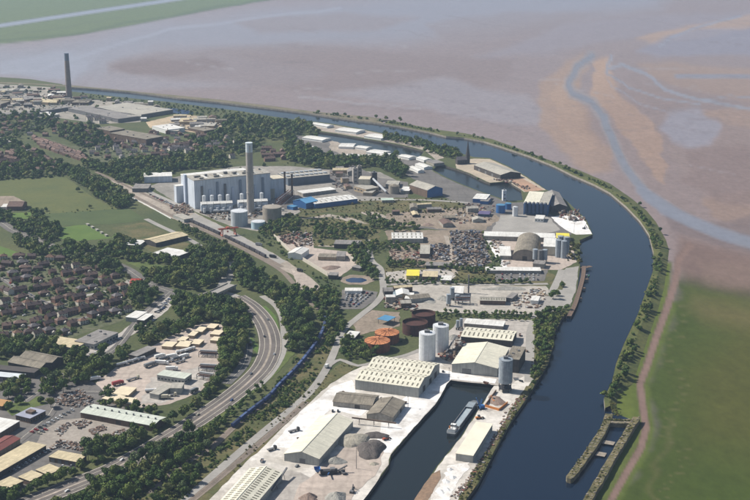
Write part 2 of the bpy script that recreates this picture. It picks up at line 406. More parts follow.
def slab(name, loops_px, m_top, m_side, z, zb, jit=0.0, step=15.0, label=None):
    loops = []
    for l in loops_px:
        pts = [G(x, y, z) for x, y in l]
        loops.append(densify(pts, step, jit, seed=len(l)) if jit else [(p.x, p.y) for p in pts])
    flat, tri = tess(loops)
    vs = [(x, y, z) for x, y in flat]; fs = up(flat, tri); mi = [0] * len(fs)
    n = len(flat); vs += [(x, y, zb) for x, y in flat]
    k = 0
    for l in loops:
        for i in range(len(l)):
            a, b = k + i, k + (i + 1) % len(l)
            fs.append((a, b, b + n, a + n)); mi.append(1)
        k += len(l)
    me = bpy.data.meshes.new(name); me.from_pydata(vs, [], fs)
    me.materials.append(m_top); me.materials.append(m_side)
    me.polygons.foreach_set('material_index', mi); me.update()
    return structure(link(name, me), label)

def smooth_path(pts, step):
    """Catmull-Rom through world xy points, resampled about every step metres"""
    P = [Vector(p[:2]) for p in pts]
    P = [P[0] * 2 - P[1]] + P + [P[-1] * 2 - P[-2]]
    out = []
    for i in range(1, len(P) - 2):
        p0, p1, p2, p3 = P[i - 1:i + 3]
        k = max(2, int((p2 - p1).length / step))
        for j in range(k):
            t = j / k
            out.append(0.5 * ((2 * p1) + (p2 - p0) * t + (2 * p0 - 5 * p1 + 4 * p2 - p3) * t * t + (3 * p1 - p0 - 3 * p2 + p3) * t ** 3))
    out.append(P[-2])
    return out

def offset_path(c, off):
    out = []
    for i, p in enumerate(c):
        d = (c[min(i + 1, len(c) - 1)] - c[max(i - 1, 0)]).normalized()
        out.append(p + Vector((d.y, -d.x)) * off)
    return out

def ribbon_mesh(name, c, w, m, z, off=0.0):
    a = offset_path(c, off - w / 2); b = offset_path(c, off + w / 2)
    vs = [(p.x, p.y, z) for p in a] + [(p.x, p.y, z) for p in b]
    n = len(c); fs = [(i, i + n, i + n + 1, i + 1) for i in range(n - 1)]
    me = bpy.data.meshes.new(name); me.from_pydata(vs, [], fs); me.materials.append(m); me.update()
    return me

def ribbon(name, px, w, m, level, off=0.0, parent=None, label=None, step=8.0):
    c = smooth_path([G(x, y) for x, y in px], step)
    PCOUNT[0] += 1
    o = link(name, ribbon_mesh(name, c, w, m, level * 0.06 + .002 + (PCOUNT[0] % 13) * 0.0045, off), parent)
    if parent is None: structure(o, label)
    return o, c

# base sheet to the horizon
o = MB().add([(-16000, -4000, -4.6), (16000, -4000, -4.6), (16000, 16000, -4.6), (-16000, 16000, -4.6)], [(0, 1, 2, 3)]).build('ground', mat('ground_silt', (.30, .26, .24), (.25, .22, .21), rough=0.8, scale=0.002))
structure(o)

# estuary with its sand banks, wet channels and salt marsh: colours live on the mesh
def seg_dist(P, poly, closed):
    d = np.full(len(P), 1e9)
    n = len(poly)
    for i in range(n if closed else n - 1):
        a = np.array(poly[i], float); b = np.array(poly[(i + 1) % n], float)
        ab = b - a; t = np.clip(((P - a) @ ab) / max(ab @ ab, 1e-9), 0, 1)
        d = np.minimum(d, np.hypot(*(P - a - t[:, None] * ab).T))
    return d

def inside(P, poly):
    x, y = P[:, 0], P[:, 1]; r = np.zeros(len(P), bool); n = len(poly)
    for i in range(n):
        x0, y0 = poly[i]; x1, y1 = poly[(i + 1) % n]
        c = ((y0 > y) != (y1 > y)) & (x < (x1 - x0) * (y - y0) / ((y1 - y0) or 1e-9) + x0)
        r ^= c
    return r

def in_poly(p, poly):
    return bool(inside(np.array([p], float), poly)[0])

def estuary():
    step = 2.2
    xs = np.arange(-240, 991, step); ys = np.concatenate([np.arange(-62, 40, 1.2), np.arange(40, 560, step)])
    X, Y = np.meshgrid(xs, ys); P = np.stack([X.ravel(), Y.ravel()], 1)
    z = -3.3
    y = -(P[:, 1] - 250) / FPX; t = (z - CAMH) / (-SP + y * CP)
    V = np.stack([(P[:, 0] - 375) / FPX * t, (CP + y * SP) * t, np.full(len(P), z)], 1)
    rs = np.random.RandomState(3)
    def vnoise(sx, sy):
        gx, gy = P[:, 0] / sx + 100, P[:, 1] / sy + 100
        tab = rs.rand(256, 256); i, j = np.floor(gx).astype(int), np.floor(gy).astype(int)
        fx, fy = gx - i, gy - j; fx = fx * fx * (3 - 2 * fx); fy = fy * fy * (3 - 2 * fy)
        g = lambda a, b: tab[(i + a) % 256, (j + b) % 256]
        return (g(0, 0) * (1 - fx) + g(1, 0) * fx) * (1 - fy) + (g(0, 1) * (1 - fx) + g(1, 1) * fx) * fy - 0.5
    warp = np.stack([14 * vnoise(40, 14) + 6 * vnoise(12, 5), 4 * vnoise(45, 12) + 2 * vnoise(14, 5)], 1)
    Q = P + warp
    C = np.tile(np.array([.262, .222, .215]), (len(P), 1)); W = np.full(len(P), 0.2)
    def blend(poly, c, soft, amt=1.0, wet=None, closed=True, width=0.0, warped=True):
        nonlocal C, W
        p = Q if warped else P
        d = seg_dist(p, poly, closed)
        if closed: d = np.where(inside(p, poly), -d, d)
        else: d = d - width
        k = np.clip(0.5 - d / soft, 0, 1); k = k * k * (3 - 2 * k) * amt
        C = C * (1 - k[:, None]) + np.array(c) * k[:, None]
        if wet is not None: W = W * (1 - k) + wet * k
    mudblue, sand, dark, brown, green = (.285, .28, .305), (.385, .285, .21), (.15, .125, .125), (.155, .105, .085), (.044, .064, .012)
    # broad wet flats at upper left and centre
    blend([(-240, 50), (40, 46), (140, 22), (300, 6), (700, -30), (660, 6), (420, 40), (250, 52), (160, 50), (110, 66), (80, 84), (0, 76), (-240, 82)], mudblue, 26, .9, .8)
    blend([(0, 62), (60, 52), (104, 50), (84, 64), (72, 80), (40, 76), (0, 72)], (.33, .335, .37), 6, .7, .9)
    blend([(70, 52), (130, 46), (200, 50), (330, 72), (300, 84), (200, 86), (120, 92), (84, 86), (96, 66)], (.29, .28, .30), 8, .6, .7)
    blend([(104, 62), (160, 52), (300, 44), (420, 56), (520, 60), (480, 100), (330, 94), (200, 80), (110, 72)], (.235, .195, .185), 9, .7, .1)
    blend([(112, 66), (150, 58), (200, 58), (230, 66), (180, 74), (130, 74)], (.205, .165, .155), 4, .7, .1)
    blend([(330, 92), (440, 78), (520, 96), (560, 128), (500, 124), (400, 104)], (.30, .28, .29), 8, .7, .7)
    blend([(230, 20), (340, 12), (420, 18), (380, 30), (260, 34)], (.245, .21, .205), 7, .6, .1)
    blend([(430, 24), (520, 10), (600, 14), (540, 32), (450, 40)], (.25, .215, .21), 7, .55, .1)
    blend([(560, 26), (640, 16), (760, 10), (760, 22), (650, 34), (560, 52), (480, 58)], (.27, .245, .26), 9, .7, .6)
    # tan sand banks at right
    blend([(640, 36), (700, 24), (760, 12), (990, 0), (990, 24), (760, 26), (700, 40), (660, 44)], sand, 4, .75, .05)
    blend([(534, 86), (566, 60), (590, 53), (578, 76), (574, 96), (592, 120), (606, 146), (614, 172), (590, 174), (556, 150), (536, 118)], (.335, .25, .19), 7, .85, .05)
    blend([(548, 92), (566, 78), (570, 98), (588, 124), (598, 150), (580, 150), (556, 122)], sand, 4, .6, .05)
    blend([(590, 62), (614, 56), (606, 78), (620, 98), (648, 120), (662, 150), (670, 186), (650, 174), (632, 150), (610, 116), (590, 94)], (.40, .29, .21), 4, .9, .05)
    blend([(640, 62), (700, 66), (760, 70), (990, 72), (990, 104), (760, 104), (700, 92), (650, 78)], (.33, .25, .195), 5, .7, .1)
    blend([(690, 112), (760, 106), (990, 104), (990, 160), (760, 130), (712, 124)], sand, 4, .65, .05)
    blend([(668, 110), (700, 116), (760, 134), (990, 160), (990, 210), (760, 200), (716, 204), (684, 176), (664, 140)], (.275, .225, .205), 7, .75, .3)
    blend([(700, 150), (740, 144), (790, 156), (740, 164)], (.235, .19, .175), 4, .6, .1)
    blend([(700, 200), (760, 190), (990, 190), (990, 236), (760, 232), (714, 218)], (.34, .245, .175), 6, .65, .05)
    blend([(690, 30), (760, 28), (990, 30), (990, 60), (760, 54), (660, 58), (640, 50)], (.25, .245, .285), 6, .75, .7)
    # bare brown silt behind the marsh
    blend([(680, 236), (760, 256), (990, 300), (990, 320), (760, 310), (690, 300), (676, 262)], brown, 16, .95, .1, warped=False)
    blend([(702, 262), (760, 262), (860, 270), (760, 292), (712, 296)], (.215, .155, .115), 10, .6, .12)
    blend([(664, 214), (690, 220), (720, 232), (760, 248), (760, 254), (720, 246), (690, 236), (672, 232)], dark, 5, .85, .5, warped=False)
    blend([(700, 226), (760, 212), (990, 216), (990, 250), (760, 246), (726, 238)], (.16, .135, .135), 6, .8, .4)
    # warmer, darker silt towards the right
    blend([(560, 120), (640, 70), (760, 90), (990, 80), (990, 320), (680, 290), (640, 200)], (.225, .165, .14), 60, .42)
    # water channels
    ch = (.165, .185, .225)
    def line(pl, c, w, soft, amt, wet, j=1.2):
        """creek with a wandering course and uneven width"""
        out = []
        for (xa, ya), (xb, yb) in zip(pl[:-1], pl[1:]):
            for q in (0, .25, .5, .75): out.append((xa + (xb - xa) * q + rs.uniform(-j, j), ya + (yb - ya) * q + rs.uniform(-j, j) * .5))
        out.append(pl[-1]); blend(out, c, soft, amt, wet, closed=False, width=w, warped=False)
    blend([(672, 112), (700, 108), (716, 124), (712, 140), (690, 150), (668, 142), (656, 126)], (.285, .275, .305), 7, .8, .8)
    blend([(690, 152), (720, 146), (760, 150), (990, 170), (990, 214), (760, 204), (724, 204), (690, 184)], (.215, .165, .15), 9, .75, .15)
    MAIN = [(592, 56), (578, 66), (568, 84), (574, 94), (592, 102), (604, 118), (612, 140), (626, 168), (648, 196), (680, 216), (716, 232), (760, 246), (990, 300)]
    line(MAIN, (.27, .25, .245), 5.2, 3.5, .7, .6)
    line(MAIN, (.215, .215, .235), 2.6, 2.2, .9, 1.0)
    line(MAIN[5:], (.22, .22, .24), 3.6, 2.6, .85, 1.0)
    line(MAIN[8:], (.225, .23, .255), 6.0, 4, .85, 1.0)
    line([(640, 190), (664, 210), (700, 226), (730, 238)], (.23, .24, .275), 4.5, 4, .8, .9)
    line([(612, 56), (606, 70), (622, 64), (650, 76), (664, 90), (700, 100), (760, 110), (990, 116)], (.27, .28, .31), 1.6, 1.8, .85, .9)
    line([(606, 72), (630, 88), (660, 98), (700, 104)], (.26, .27, .30), .9, 1.6, .8, .9)
    line([(606, 74), (612, 86), (640, 104), (668, 112)], (.25, .255, .29), .7, 1.5, .6, .8)
    line([(660, 46), (670, 38), (700, 26), (740, 16)], (.28, .285, .32), 1.3, 1.8, .8, .9)
    line([(676, 76), (720, 76), (800, 78)], (.235, .245, .285), 2.0, 1.8, .8, .9)
    line([(700, 100), (730, 96), (780, 98)], (.25, .26, .29), .8, 1.5, .7, .9)
    line([(0, 72), (40, 70), (76, 58), (120, 44), (170, 30), (240, 20), (340, 8)], (.34, .345, .38), 1.4, 2.5, .6, .95, 2)
    line([(330, 104), (400, 110), (470, 116), (540, 138)], (.185, .155, .15), .5, 1.6, .6, .4, 2)
    line([(300, 96), (360, 104), (420, 108)], (.31, .295, .30), .9, 2, .6, .8, 2)
    # small creeks branching over the flats
    for k in range(80):
        x0 = rs.uniform(60, 760); y0 = rs.uniform(8, 170)
        if y0 > 0.2 * x0 + 34: continue
        L_ = rs.uniform(14, 60) * (1 + y0 / 120); sl = rs.uniform(-.12, .22)
        pl = [(x0 + L_ * q, y0 + L_ * q * sl + rs.uniform(-1.6, 1.6)) for q in (0, .33, .66, 1)]
        cc = ((.185, .155, .15), (.31, .295, .305), (.205, .175, .17))[k % 3]
        line(pl, cc, .25, 1.3 + y0 / 120, .5, .3 if k % 3 != 1 else .9, .9)
        if k % 2: line([pl[2], (pl[2][0] + L_ * .3, pl[2][1] + rs.uniform(-4, 4))], cc, .2, 1.2, .45, .4, .6)
    # salt marsh at lower right
    blend([(676, 276), (700, 281), (760, 298), (990, 330), (990, 580), (540, 580), (600, 500), (626, 480), (652, 430), (640, 390), (656, 350)], green, 26, 1.0, 0.0)
    blend([(730, 312), (990, 350), (990, 440), (780, 470), (700, 440), (690, 370)], (.075, .070, .018), 80, .6, 0.0)
    blend([(690, 296), (760, 310), (990, 330), (990, 360), (760, 330), (700, 318)], (.13, .105, .045), 30, .6, 0.0)
    blend([(672, 420), (668, 450), (655, 474), (652, 500)], (.10, .092, .04), 9, .4, 0.0, closed=False, width=3)
    for k in range(26):
        y0 = 300 + k * 8; x0 = 668 + 10 * math.sin(k * .7) + rs.uniform(-3, 3)
        blend([(x0, y0), (x0 + rs.uniform(4, 9), y0 - rs.uniform(1, 3)), (x0 + rs.uniform(10, 18), y0 - 3)], (.13, .115, .055), 1.4, .45, 0.0, closed=False, width=.4, warped=False)
    # green bank between embankment and creek, then the creek
    blend([(672, 262), (668, 296), (650, 345), (636, 386), (638, 420), (642, 432), (622, 466), (596, 510), (580, 520), (590, 490), (636, 416), (612, 410), (608, 380), (640, 320), (662, 262)], (.085, .110, .022), 3.5, 1.0, 0.0, warped=False)
    creek = [(690, 246), (679, 258), (675, 282), (667, 308), (656, 338), (647, 366), (640, 384), (643, 408), (646, 428), (641, 448), (628, 470), (614, 495), (596, 530)]
    blend([(612, 398), (642, 392), (648, 424), (630, 430), (612, 420)], (.085, .110, .022), 4, 1.0, 0.0, warped=False)
    blend(creek[3:], (.075, .100, .020), 7, 1.0, 0.0, closed=False, width=9, warped=False)
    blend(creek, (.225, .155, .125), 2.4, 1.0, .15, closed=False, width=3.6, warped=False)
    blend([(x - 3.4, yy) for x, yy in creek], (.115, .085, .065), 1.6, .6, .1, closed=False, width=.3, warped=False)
    # green marsh on the far shore and the river behind it
    blend([(-240, 66), (0, 44), (40, 40), (83, 34), (134, 25), (200, 12), (290, -4), (420, -24), (-240, -62)], (.105, .135, .060), 2.6, 1.0, 0.0, warped=False)
    blend([(-240, 0), (0, -12), (100, -30), (-240, -62)], (.15, .165, .09), 12, .6, 0.0)
    blend([(-240, 60), (0, 41), (40, 37), (83, 31), (134, 22), (200, 9), (290, -7)], (.075, .10, .05), 2.2, .8, 0.0, closed=False, width=1.0)
    blend([(-240, 50), (0, 25.5), (90, 12), (171, 0), (260, -14)], (.30, .32, .36), 2.2, 1.0, 1.0, closed=False, width=1.7, warped=False)
    blend([(0, 36), (60, 27), (120, 18)], (.085, .10, .06), 2.5, .5, 0, closed=False, width=.6)
    C = C * np.array([.80, .775, .81]); C = C * (1 + .36 * np.clip(1 - W / .045, 0, 1))[:, None]
    n = len(xs); m = len(ys)
    idx = np.arange(n * m).reshape(m, n)
    F = np.stack([idx[:-1, :-1], idx[1:, :-1], idx[1:, 1:], idx[:-1, 1:]], -1).reshape(-1, 4)
    me = bpy.data.meshes.new('estuary_flats')
    me.from_pydata(V.tolist(), [], F.tolist())
    a = me.attributes.new('earth', 'FLOAT_COLOR', 'POINT')
    a.data.foreach_set('color', np.concatenate([C, np.ones((len(C), 1))], 1).astype(np.float32).ravel())
    a = me.attributes.new('wet', 'FLOAT', 'POINT'); a.data.foreach_set('value', W.astype(np.float32))
    mt = bpy.data.materials.new('estuary_earth'); mt.use_nodes = True
    nt = mt.node_tree; N = nt.nodes; L = nt.links; b = N['Principled BSDF']
    at = N.new('ShaderNodeAttribute'); at.attribute_name = 'earth'
    aw = N.new('ShaderNodeAttribute'); aw.attribute_name = 'wet'
    tc = N.new('ShaderNodeTexCoord'); mp = N.new('ShaderNodeMapping'); mp.inputs['Scale'].default_value = (1, .6, 1); mp.inputs['Rotation'].default_value = (0, 0, .35)
    L.new(tc.outputs['Object'], mp.inputs[0])
    n1 = N.new('ShaderNodeTexNoise'); n1.inputs['Scale'].default_value = 0.02; n1.inputs['Detail'].default_value = 8; n1.inputs['Roughness'].default_value = .65; n1.inputs['Distortion'].default_value = 1.2
    L.new(mp.outputs[0], n1.inputs['Vector'])
    mr = N.new('ShaderNodeMapRange'); mr.inputs[1].default_value = .25; mr.inputs[2].default_value = .75; mr.inputs[3].default_value = .93; mr.inputs[4].default_value = 1.07
    L.new(n1.outputs['Fac'], mr.inputs[0])
    n3 = N.new('ShaderNodeTexNoise'); n3.inputs['Scale'].default_value = 0.11; n3.inputs['Detail'].default_value = 8; n3.inputs['Roughness'].default_value = .75
    L.new(mp.outputs[0], n3.inputs['Vector'])
    mr3 = N.new('ShaderNodeMapRange'); mr3.inputs[1].default_value = .25; mr3.inputs[2].default_value = .75; mr3.inputs[3].default_value = .78; mr3.inputs[4].default_value = 1.22
    L.new(n3.outputs['Fac'], mr3.inputs[0])
    mm = N.new('ShaderNodeMath'); mm.operation = 'MULTIPLY'; L.new(mr.outputs[0], mm.inputs[0]); L.new(mr3.outputs[0], mm.inputs[1])
    mx = N.new('ShaderNodeMix'); mx.data_type = 'RGBA'; mx.blend_type = 'MULTIPLY'; mx.inputs[0].default_value = 1
    L.new(at.outputs['Color'], mx.inputs[6]); L.new(mm.outputs[0], mx.inputs[7]); L.new(mx.outputs[2], b.inputs['Base Color'])
    rr = N.new('ShaderNodeMapRange'); rr.inputs[3].default_value = .9; rr.inputs[4].default_value = .32
    L.new(aw.outputs['Fac'], rr.inputs[0]); L.new(rr.outputs[0], b.inputs['Roughness'])
    sr = N.new('ShaderNodeMapRange'); sr.inputs[3].default_value = .1; sr.inputs[4].default_value = .5
    L.new(aw.outputs['Fac'], sr.inputs[0]); L.new(sr.outputs[0], b.inputs['Specular IOR Level'])
    me.materials.append(mt); me.update()
    structure(link('estuary_flats', me))
estuary()

# banks, traced on the ground
CANAL_L = [(440, 548), (466, 500), (478, 484), (502, 437), (512, 420), (526, 400), (539, 378), (549, 361), (553, 346), (555, 331), (562, 318), (572, 309),
           (577, 290), (580, 268), (580, 240), (592.6, 234.5), (586, 219), (568, 202), (558, 194), (546, 189.5), (538, 184), (526, 176), (517, 171),
           (508, 166), (490, 158), (474, 157), (460, 153), (446, 148.5), (435, 147), (430, 141), (408, 137), (382, 133), (358, 128), (328, 123), (300, 120),
           (270, 116), (240, 111), (200, 106), (170, 102), (120, 97), (72, 91.5), (62, 84), (30, 79), (0, 77), (-60, 73), (-240, 62)]
CANAL_R = [(-240, 74.5), (40, 84.8), (72, 87), (100, 89), (130, 91.6), (150, 94), (180, 98), (220, 102), (270, 108), (310, 113), (336, 117), (360, 120.5), (384, 123.6),
           (400, 126), (430, 132), (446, 136), (464, 137.4), (484, 141), (500, 146), (530, 156), (554, 165.5), (573, 175), (594, 184), (610, 192.5), (626, 206), (640, 220.5),
           (649, 234), (653.5, 252), (653, 271), (646, 291), (638, 314), (624, 344), (616, 364), (612, 382), (604, 398), (605, 408)]
BANK_OUT = [(616, 410), (618, 396), (633, 384), (638, 368), (648, 338), (658, 310), (664, 288), (667, 268), (669, 250), (666, 240), (656, 222), (646, 210), (631, 198), (610, 183.5), (580, 170.5),
            (545, 158.5), (530, 152.6), (516, 147.5), (492, 139), (464, 133), (440, 130), (416, 125.6), (390, 120), (370, 116.8), (310, 111), (270, 105.5), (220, 99.5), (180, 95.5),
            (120, 90), (72, 85.2), (40, 83.2), (-240, 73)]
DOCK_L = [(320, 566), (364, 500), (389, 465), (391, 455), (414, 428), (438, 401), (447, 384.5), (451, 379.5)]
DOCK_R = [(496, 384), (482, 404), (460, 438), (437, 466), (414, 500), (380, 556)]
CHANNEL = [(318, 131.5), (340, 134.5), (360, 138), (400, 145), (424, 151), (420, 157), (408, 156.5), (392, 153), (366, 148), (340, 143), (318, 137.5)]
BASIN = [(438, 163.5), (458, 169.5), (468, 173), (484, 181), (490, 183), (508, 181.5), (521, 189.5), (523, 200), (509, 201), (478, 190.5), (464, 185), (446, 177), (433, 170)]
slab('land', [[(-340, 560), (-120, 566)] + DOCK_L + DOCK_R + CANAL_L + [(-420, 62), (-420, 300)], CHANNEL, BASIN], M_land, M_quaywall, 0.0, -6.0)
M_bankstone = mat('bank_stone', (.33, .29, .24), (.2, .18, .14), rough=.9, scale=.2)
M_farbank = mat('far_bank_earth', (.19, .155, .11), (.11, .105, .055), rough=.95, scale=.03, fine=(.2, .25))
def embank(inner, outer, m_top):
    """flat crest beside the canal, then a slope down to the flats"""
    I = [G(x, y, .4) for x, y in inner]; O = [G(x, y, -3.28) for x, y in outer]
    crest = []
    for o_ in O:
        best = None
        for a, c in zip(I[:-1], I[1:]):
            ab = (c - a).xy; t = max(0, min(1, (o_ - a).xy.dot(ab) / max(ab.length_squared, 1e-6))); q = a.xy + ab * t
            if best is None or (q - o_.xy).length < best[0]: best = ((q - o_.xy).length, q)
        crest.append(o_.xy.lerp(best[1], .55))
    loop = [(p.x, p.y) for p in I] + [(p.x, p.y) for p in crest]
    fl, tri = tess([loop]); n = len(fl)
    vs = [(x, y, .4) for x, y in fl]; fs = up(fl, tri); mi = [0] * len(fs)
    k0 = len(vs); vs += [(p.x, p.y, -6) for p in I]
    for a in range(len(I) - 1): fs.append((a, a + 1, k0 + a + 1, k0 + a)); mi.append(1)
    k1 = len(vs); vs += [tuple(p) for p in O]
    for a in range(len(O) - 1): fs.append((len(I) + a, k1 + a, k1 + a + 1, len(I) + a + 1)); mi.append(0)
    me = bpy.data.meshes.new('canal_embankment'); me.from_pydata(vs, [], fs)
    me.materials.append(m_top); me.materials.append(M_bankstone); me.polygons.foreach_set('material_index', mi); me.update()
    structure(link('canal_embankment', me))
ci = CANAL_R.index((384, 123.6)); co = BANK_OUT.index((390, 120))
embank(CANAL_R[ci:], BANK_OUT[:co + 1], M_embank)
embank(CANAL_R[:ci + 1], BANK_OUT[co:], M_farbank)

def flat(name, px, m, z):
    pts = [G(x, y, z) for x, y in px]
    fl, tri = tess([[(p.x, p.y) for p in pts]])
    me = bpy.data.meshes.new(name); me.from_pydata([(x, y, z) for x, y in fl], [], up(fl, tri)); me.materials.append(m); me.update()
    return structure(link(name, me))
flat('canal_water', [(x - 10, y + 1.6) for x, y in CANAL_L] + [(-240, 72)] + [(x, y - .6) for x, y in CANAL_R[1:]] + [(612, 412), (632, 420), (584, 508), (550, 566)], W_canal, -3.0)
flat('dock_water', [(305, 570), (440, 376), (500, 380), (440, 480), (392, 560)], W_dock, -3.1)
flat('dock_water', [(300, 127), (430, 147), (440, 158), (530, 184), (530, 205), (470, 192), (430, 174), (400, 160), (300, 139)], W_dock, -2.9)

# ------------------------------------------------------------------ ground patches (sheets 6 cm apart)
# fields and greens
patch('dry_field', [(-60, 182), (0, 180), (64, 176), (78, 186), (94, 198), (112, 207), (128, 208), (100, 211), (60, 213), (40, 214), (28, 210), (26, 200), (0, 196), (-60, 200)], M_field, 1)
patch('green_field', [(40, 214), (60, 213), (128, 208), (146, 219), (134, 222), (112, 224), (80, 225), (46, 226)], M_field2, 2)
patch('playing_field', [(58, 228), (84, 224), (98, 230), (112, 238), (80, 241), (60, 239)], M_pitch, 1)
patch('small_green', [(12, 213), (32, 212), (30, 219), (12, 219)], M_pitch, 1)
patch('grass_slope', [(-40, 244), (0, 246), (32, 257), (22, 261), (0, 256), (-40, 254)], M_pitch, 1)
patch('clubhouse_yard', [(-30, 196), (14, 196), (26, 202), (26, 209), (8, 212), (-30, 208)], M_dirt, 2)
# housing ground
patch('estate_ground', [(-60, 258), (0, 256), (40, 256), (96, 252), (126, 272), (150, 286), (146, 306), (120, 322), (88, 332), (60, 342), (0, 352), (-60, 356)], M_garden, 1)
patch('estate_ground', [(26, 136), (40, 136), (70, 146), (100, 146), (150, 140), (196, 146), (196, 164), (150, 160), (100, 162), (74, 160), (48, 150)], M_garden, 1)
patch('estate_ground', [(-30, 150), (0, 151), (16, 156), (18, 166), (0, 168), (-30, 168)], M_garden, 1)
# upper left works
patch('works_ground', [(-60, 84), (0, 84), (50, 87), (70, 96), (100, 100), (150, 104), (160, 112), (140, 122), (100, 124), (60, 118), (0, 116), (-60, 118)], mat('works_ground', (.34, .30, .26), (.20, .19, .16), rough=.9, scale=.012, fine=(.08, .3)), 1)
patch('sandy_yard', [(146, 122), (180, 114), (200, 116), (224, 122), (220, 130), (206, 134), (176, 130), (150, 128)], mat('sandy_ground', (.48, .37, .25), (.33, .27, .19), rough=.95, scale=.02, fine=(.1, .25)), 1)
patch('pond', [(164, 108), (178, 108.5), (192, 111), (194, 114), (180, 114), (168, 111.5)], W_pond, 2, jit=3)
patch('pond', [(240, 123), (252, 123), (252, 130), (244, 130.5)], W_pond, 2, jit=3)
# power plant platform and docks
patch('plant_yard', [(150, 186), (172, 200), (196, 212), (230, 226), (262, 232), (300, 212), (360, 202), (408, 196), (404, 184), (380, 172), (336, 170), (290, 166), (240, 166), (200, 172), (170, 178)], mat('plant_ground', (.30, .275, .245), (.19, .178, .158), rough=.9, scale=.02, fine=(.15, .25)), 1)
patch('plant_yard', [(330, 170), (352, 164), (380, 178), (408, 182), (408, 198), (356, 196), (330, 182)], M_asph, 2)
patch('quay_road', [(300, 121), (328, 124), (358, 129), (384, 134), (400, 139), (424, 146), (438, 152), (444, 158), (436, 160), (424, 150), (400, 144), (360, 137), (322, 131), (300, 126)], M_bare, 1)
patch('dock_yard', [(288, 134), (318, 138), (340, 144), (366, 149), (392, 154), (420, 159), (434, 172), (446, 178), (464, 186), (478, 191), (508, 202), (500, 206), (470, 204), (446, 198), (430, 188), (408, 176), (394, 160), (360, 160), (330, 158), (310, 148), (288, 140)], M_asph, 2)
patch('dock_yard', [(328, 140), (366, 149), (408, 158), (398, 160), (360, 159), (330, 150)], M_bare, 3, jit=4)
patch('wharf', [(456, 160), (466, 160), (474, 158.5), (490, 159), (508, 167), (526, 177), (540, 186), (546, 190), (524, 192), (512, 184), (508, 181), (490, 182.6), (484, 180), (468, 172.4), (456, 168)], mat('wharf_sandy', (.44, .37, .28), (.33, .28, .22), rough=.95, scale=.03, fine=(.2, .2)), 1)
patch('wharf', [(508, 176), (522, 178), (536, 186), (544, 190), (526, 192), (514, 184)], mat('wharf_rusty', (.40, .25, .17), (.30, .2, .14), rough=.95, scale=.04, fine=(.2, .2)), 2)
patch('works_yard', [(440, 200), (480, 196), (510, 203), (524, 202), (548, 212), (556, 218), (572, 234), (560, 238), (480, 232), (440, 230), (400, 226), (380, 218), (400, 208)], M_asph, 1, jit=2)
patch('works_yard', [(500, 215), (546, 214), (560, 230), (540, 234), (492, 232)], M_road, 2, jit=2)
patch('salt_quay', [(551, 217), (570, 214), (584, 219), (592, 234), (576, 234.6), (566, 230), (557, 223)], M_salt, 3)
patch('waste_ground', [(300, 204), (360, 200), (408, 198), (450, 200), (470, 206), (452, 212), (400, 214), (340, 212), (300, 214)], M_scrubland, 2, jit=3)
patch('waste_ground', [(386, 214), (440, 208), (480, 208), (500, 218), (486, 230), (450, 230), (420, 226), (392, 226)], M_dirt, 3, jit=4)
patch('waste_ground', [(256, 232), (300, 214), (360, 216), (380, 228), (378, 244), (350, 248), (316, 246), (290, 238)], M_scrubland, 2, jit=3)
patch('track_bed', [(300, 219), (330, 214), (352, 218), (370, 224), (352, 222), (330, 217)], M_bare, 3, jit=2)
patch('track_bed', [(360, 212), (378, 212), (394, 222), (388, 224)], M_bare, 3, jit=2)
# walled yard
patch('walled_yard', [(276, 236), (312, 232), (314, 248), (350, 252), (360, 262), (338, 278), (330, 277), (303, 261), (294, 254)], M_pinkyard, 3)
ell = lambda cx, cy, rx, ry: [(cx + rx * math.cos(2 * math.pi * i / 28) * (1 + .06 * math.sin(i * 1.7)), cy + ry * math.sin(2 * math.pi * i / 28) * (1 + .08 * math.cos(i * 1.3))) for i in range(28)]
patch('lagoon_rim', ell(357, 279.8, 17, 5.0), M_dirt, 3, jit=.5)
patch('lagoon', ell(356, 280.2, 10.5, 2.5), W_pond, 4, jit=0.4)
# middle plots
patch('middle_plot', [(384, 262), (440, 262), (496, 268), (540, 268), (556, 276), (540, 290), (484, 288), (440, 284), (386, 284)], M_scrubland, 2, jit=2)
patch('middle_plot', [(386, 230), (450, 230), (450, 266), (426, 268), (390, 260)], M_dirt, 2, jit=2)
patch('scrap_yard', [(450, 231), (482, 231), (492, 262), (480, 268), (452, 266)], M_dirt, 3, jit=2)
patch('white_yard', [(483, 233), (570, 236), (577, 262), (560, 270), (504, 269)], M_pinkyard, 3)
patch('white_apron', [(483, 234), (490, 234), (508, 268), (502, 268.5)], M_salt, 4)
patch('car_park', [(496, 269), (548, 270), (544, 281), (494, 282)], M_asph, 4)
patch('yellow_yard', [(386, 272), (446, 268), (456, 276), (450, 282), (390, 282)], M_conc, 3, jit=2)
patch('gravel_yard', [(386, 288), (430, 284), (470, 286), (546, 286), (552, 298), (540, 314), (500, 314), (440, 312), (386, 306)], mat('gravel_ground', (.42, .385, .34), (.31, .285, .25), rough=.95, scale=.025, fine=(.2, .2)), 3, jit=2)
patch('vehicle_yard', [(342, 290), (352, 288), (378, 292), (376, 300), (362, 309), (340, 309)], M_asph, 3)
patch('tank_compound', [(352, 322), (372, 310), (400, 312), (400, 326), (380, 330), (356, 336)], M_dirt, 3, jit=2)
patch('silo_yard', [(400, 358), (420, 348), (450, 330), (462, 318), (530, 320), (534, 330), (528, 384), (500, 386), (450, 380), (444, 376)], M_conc, 3)
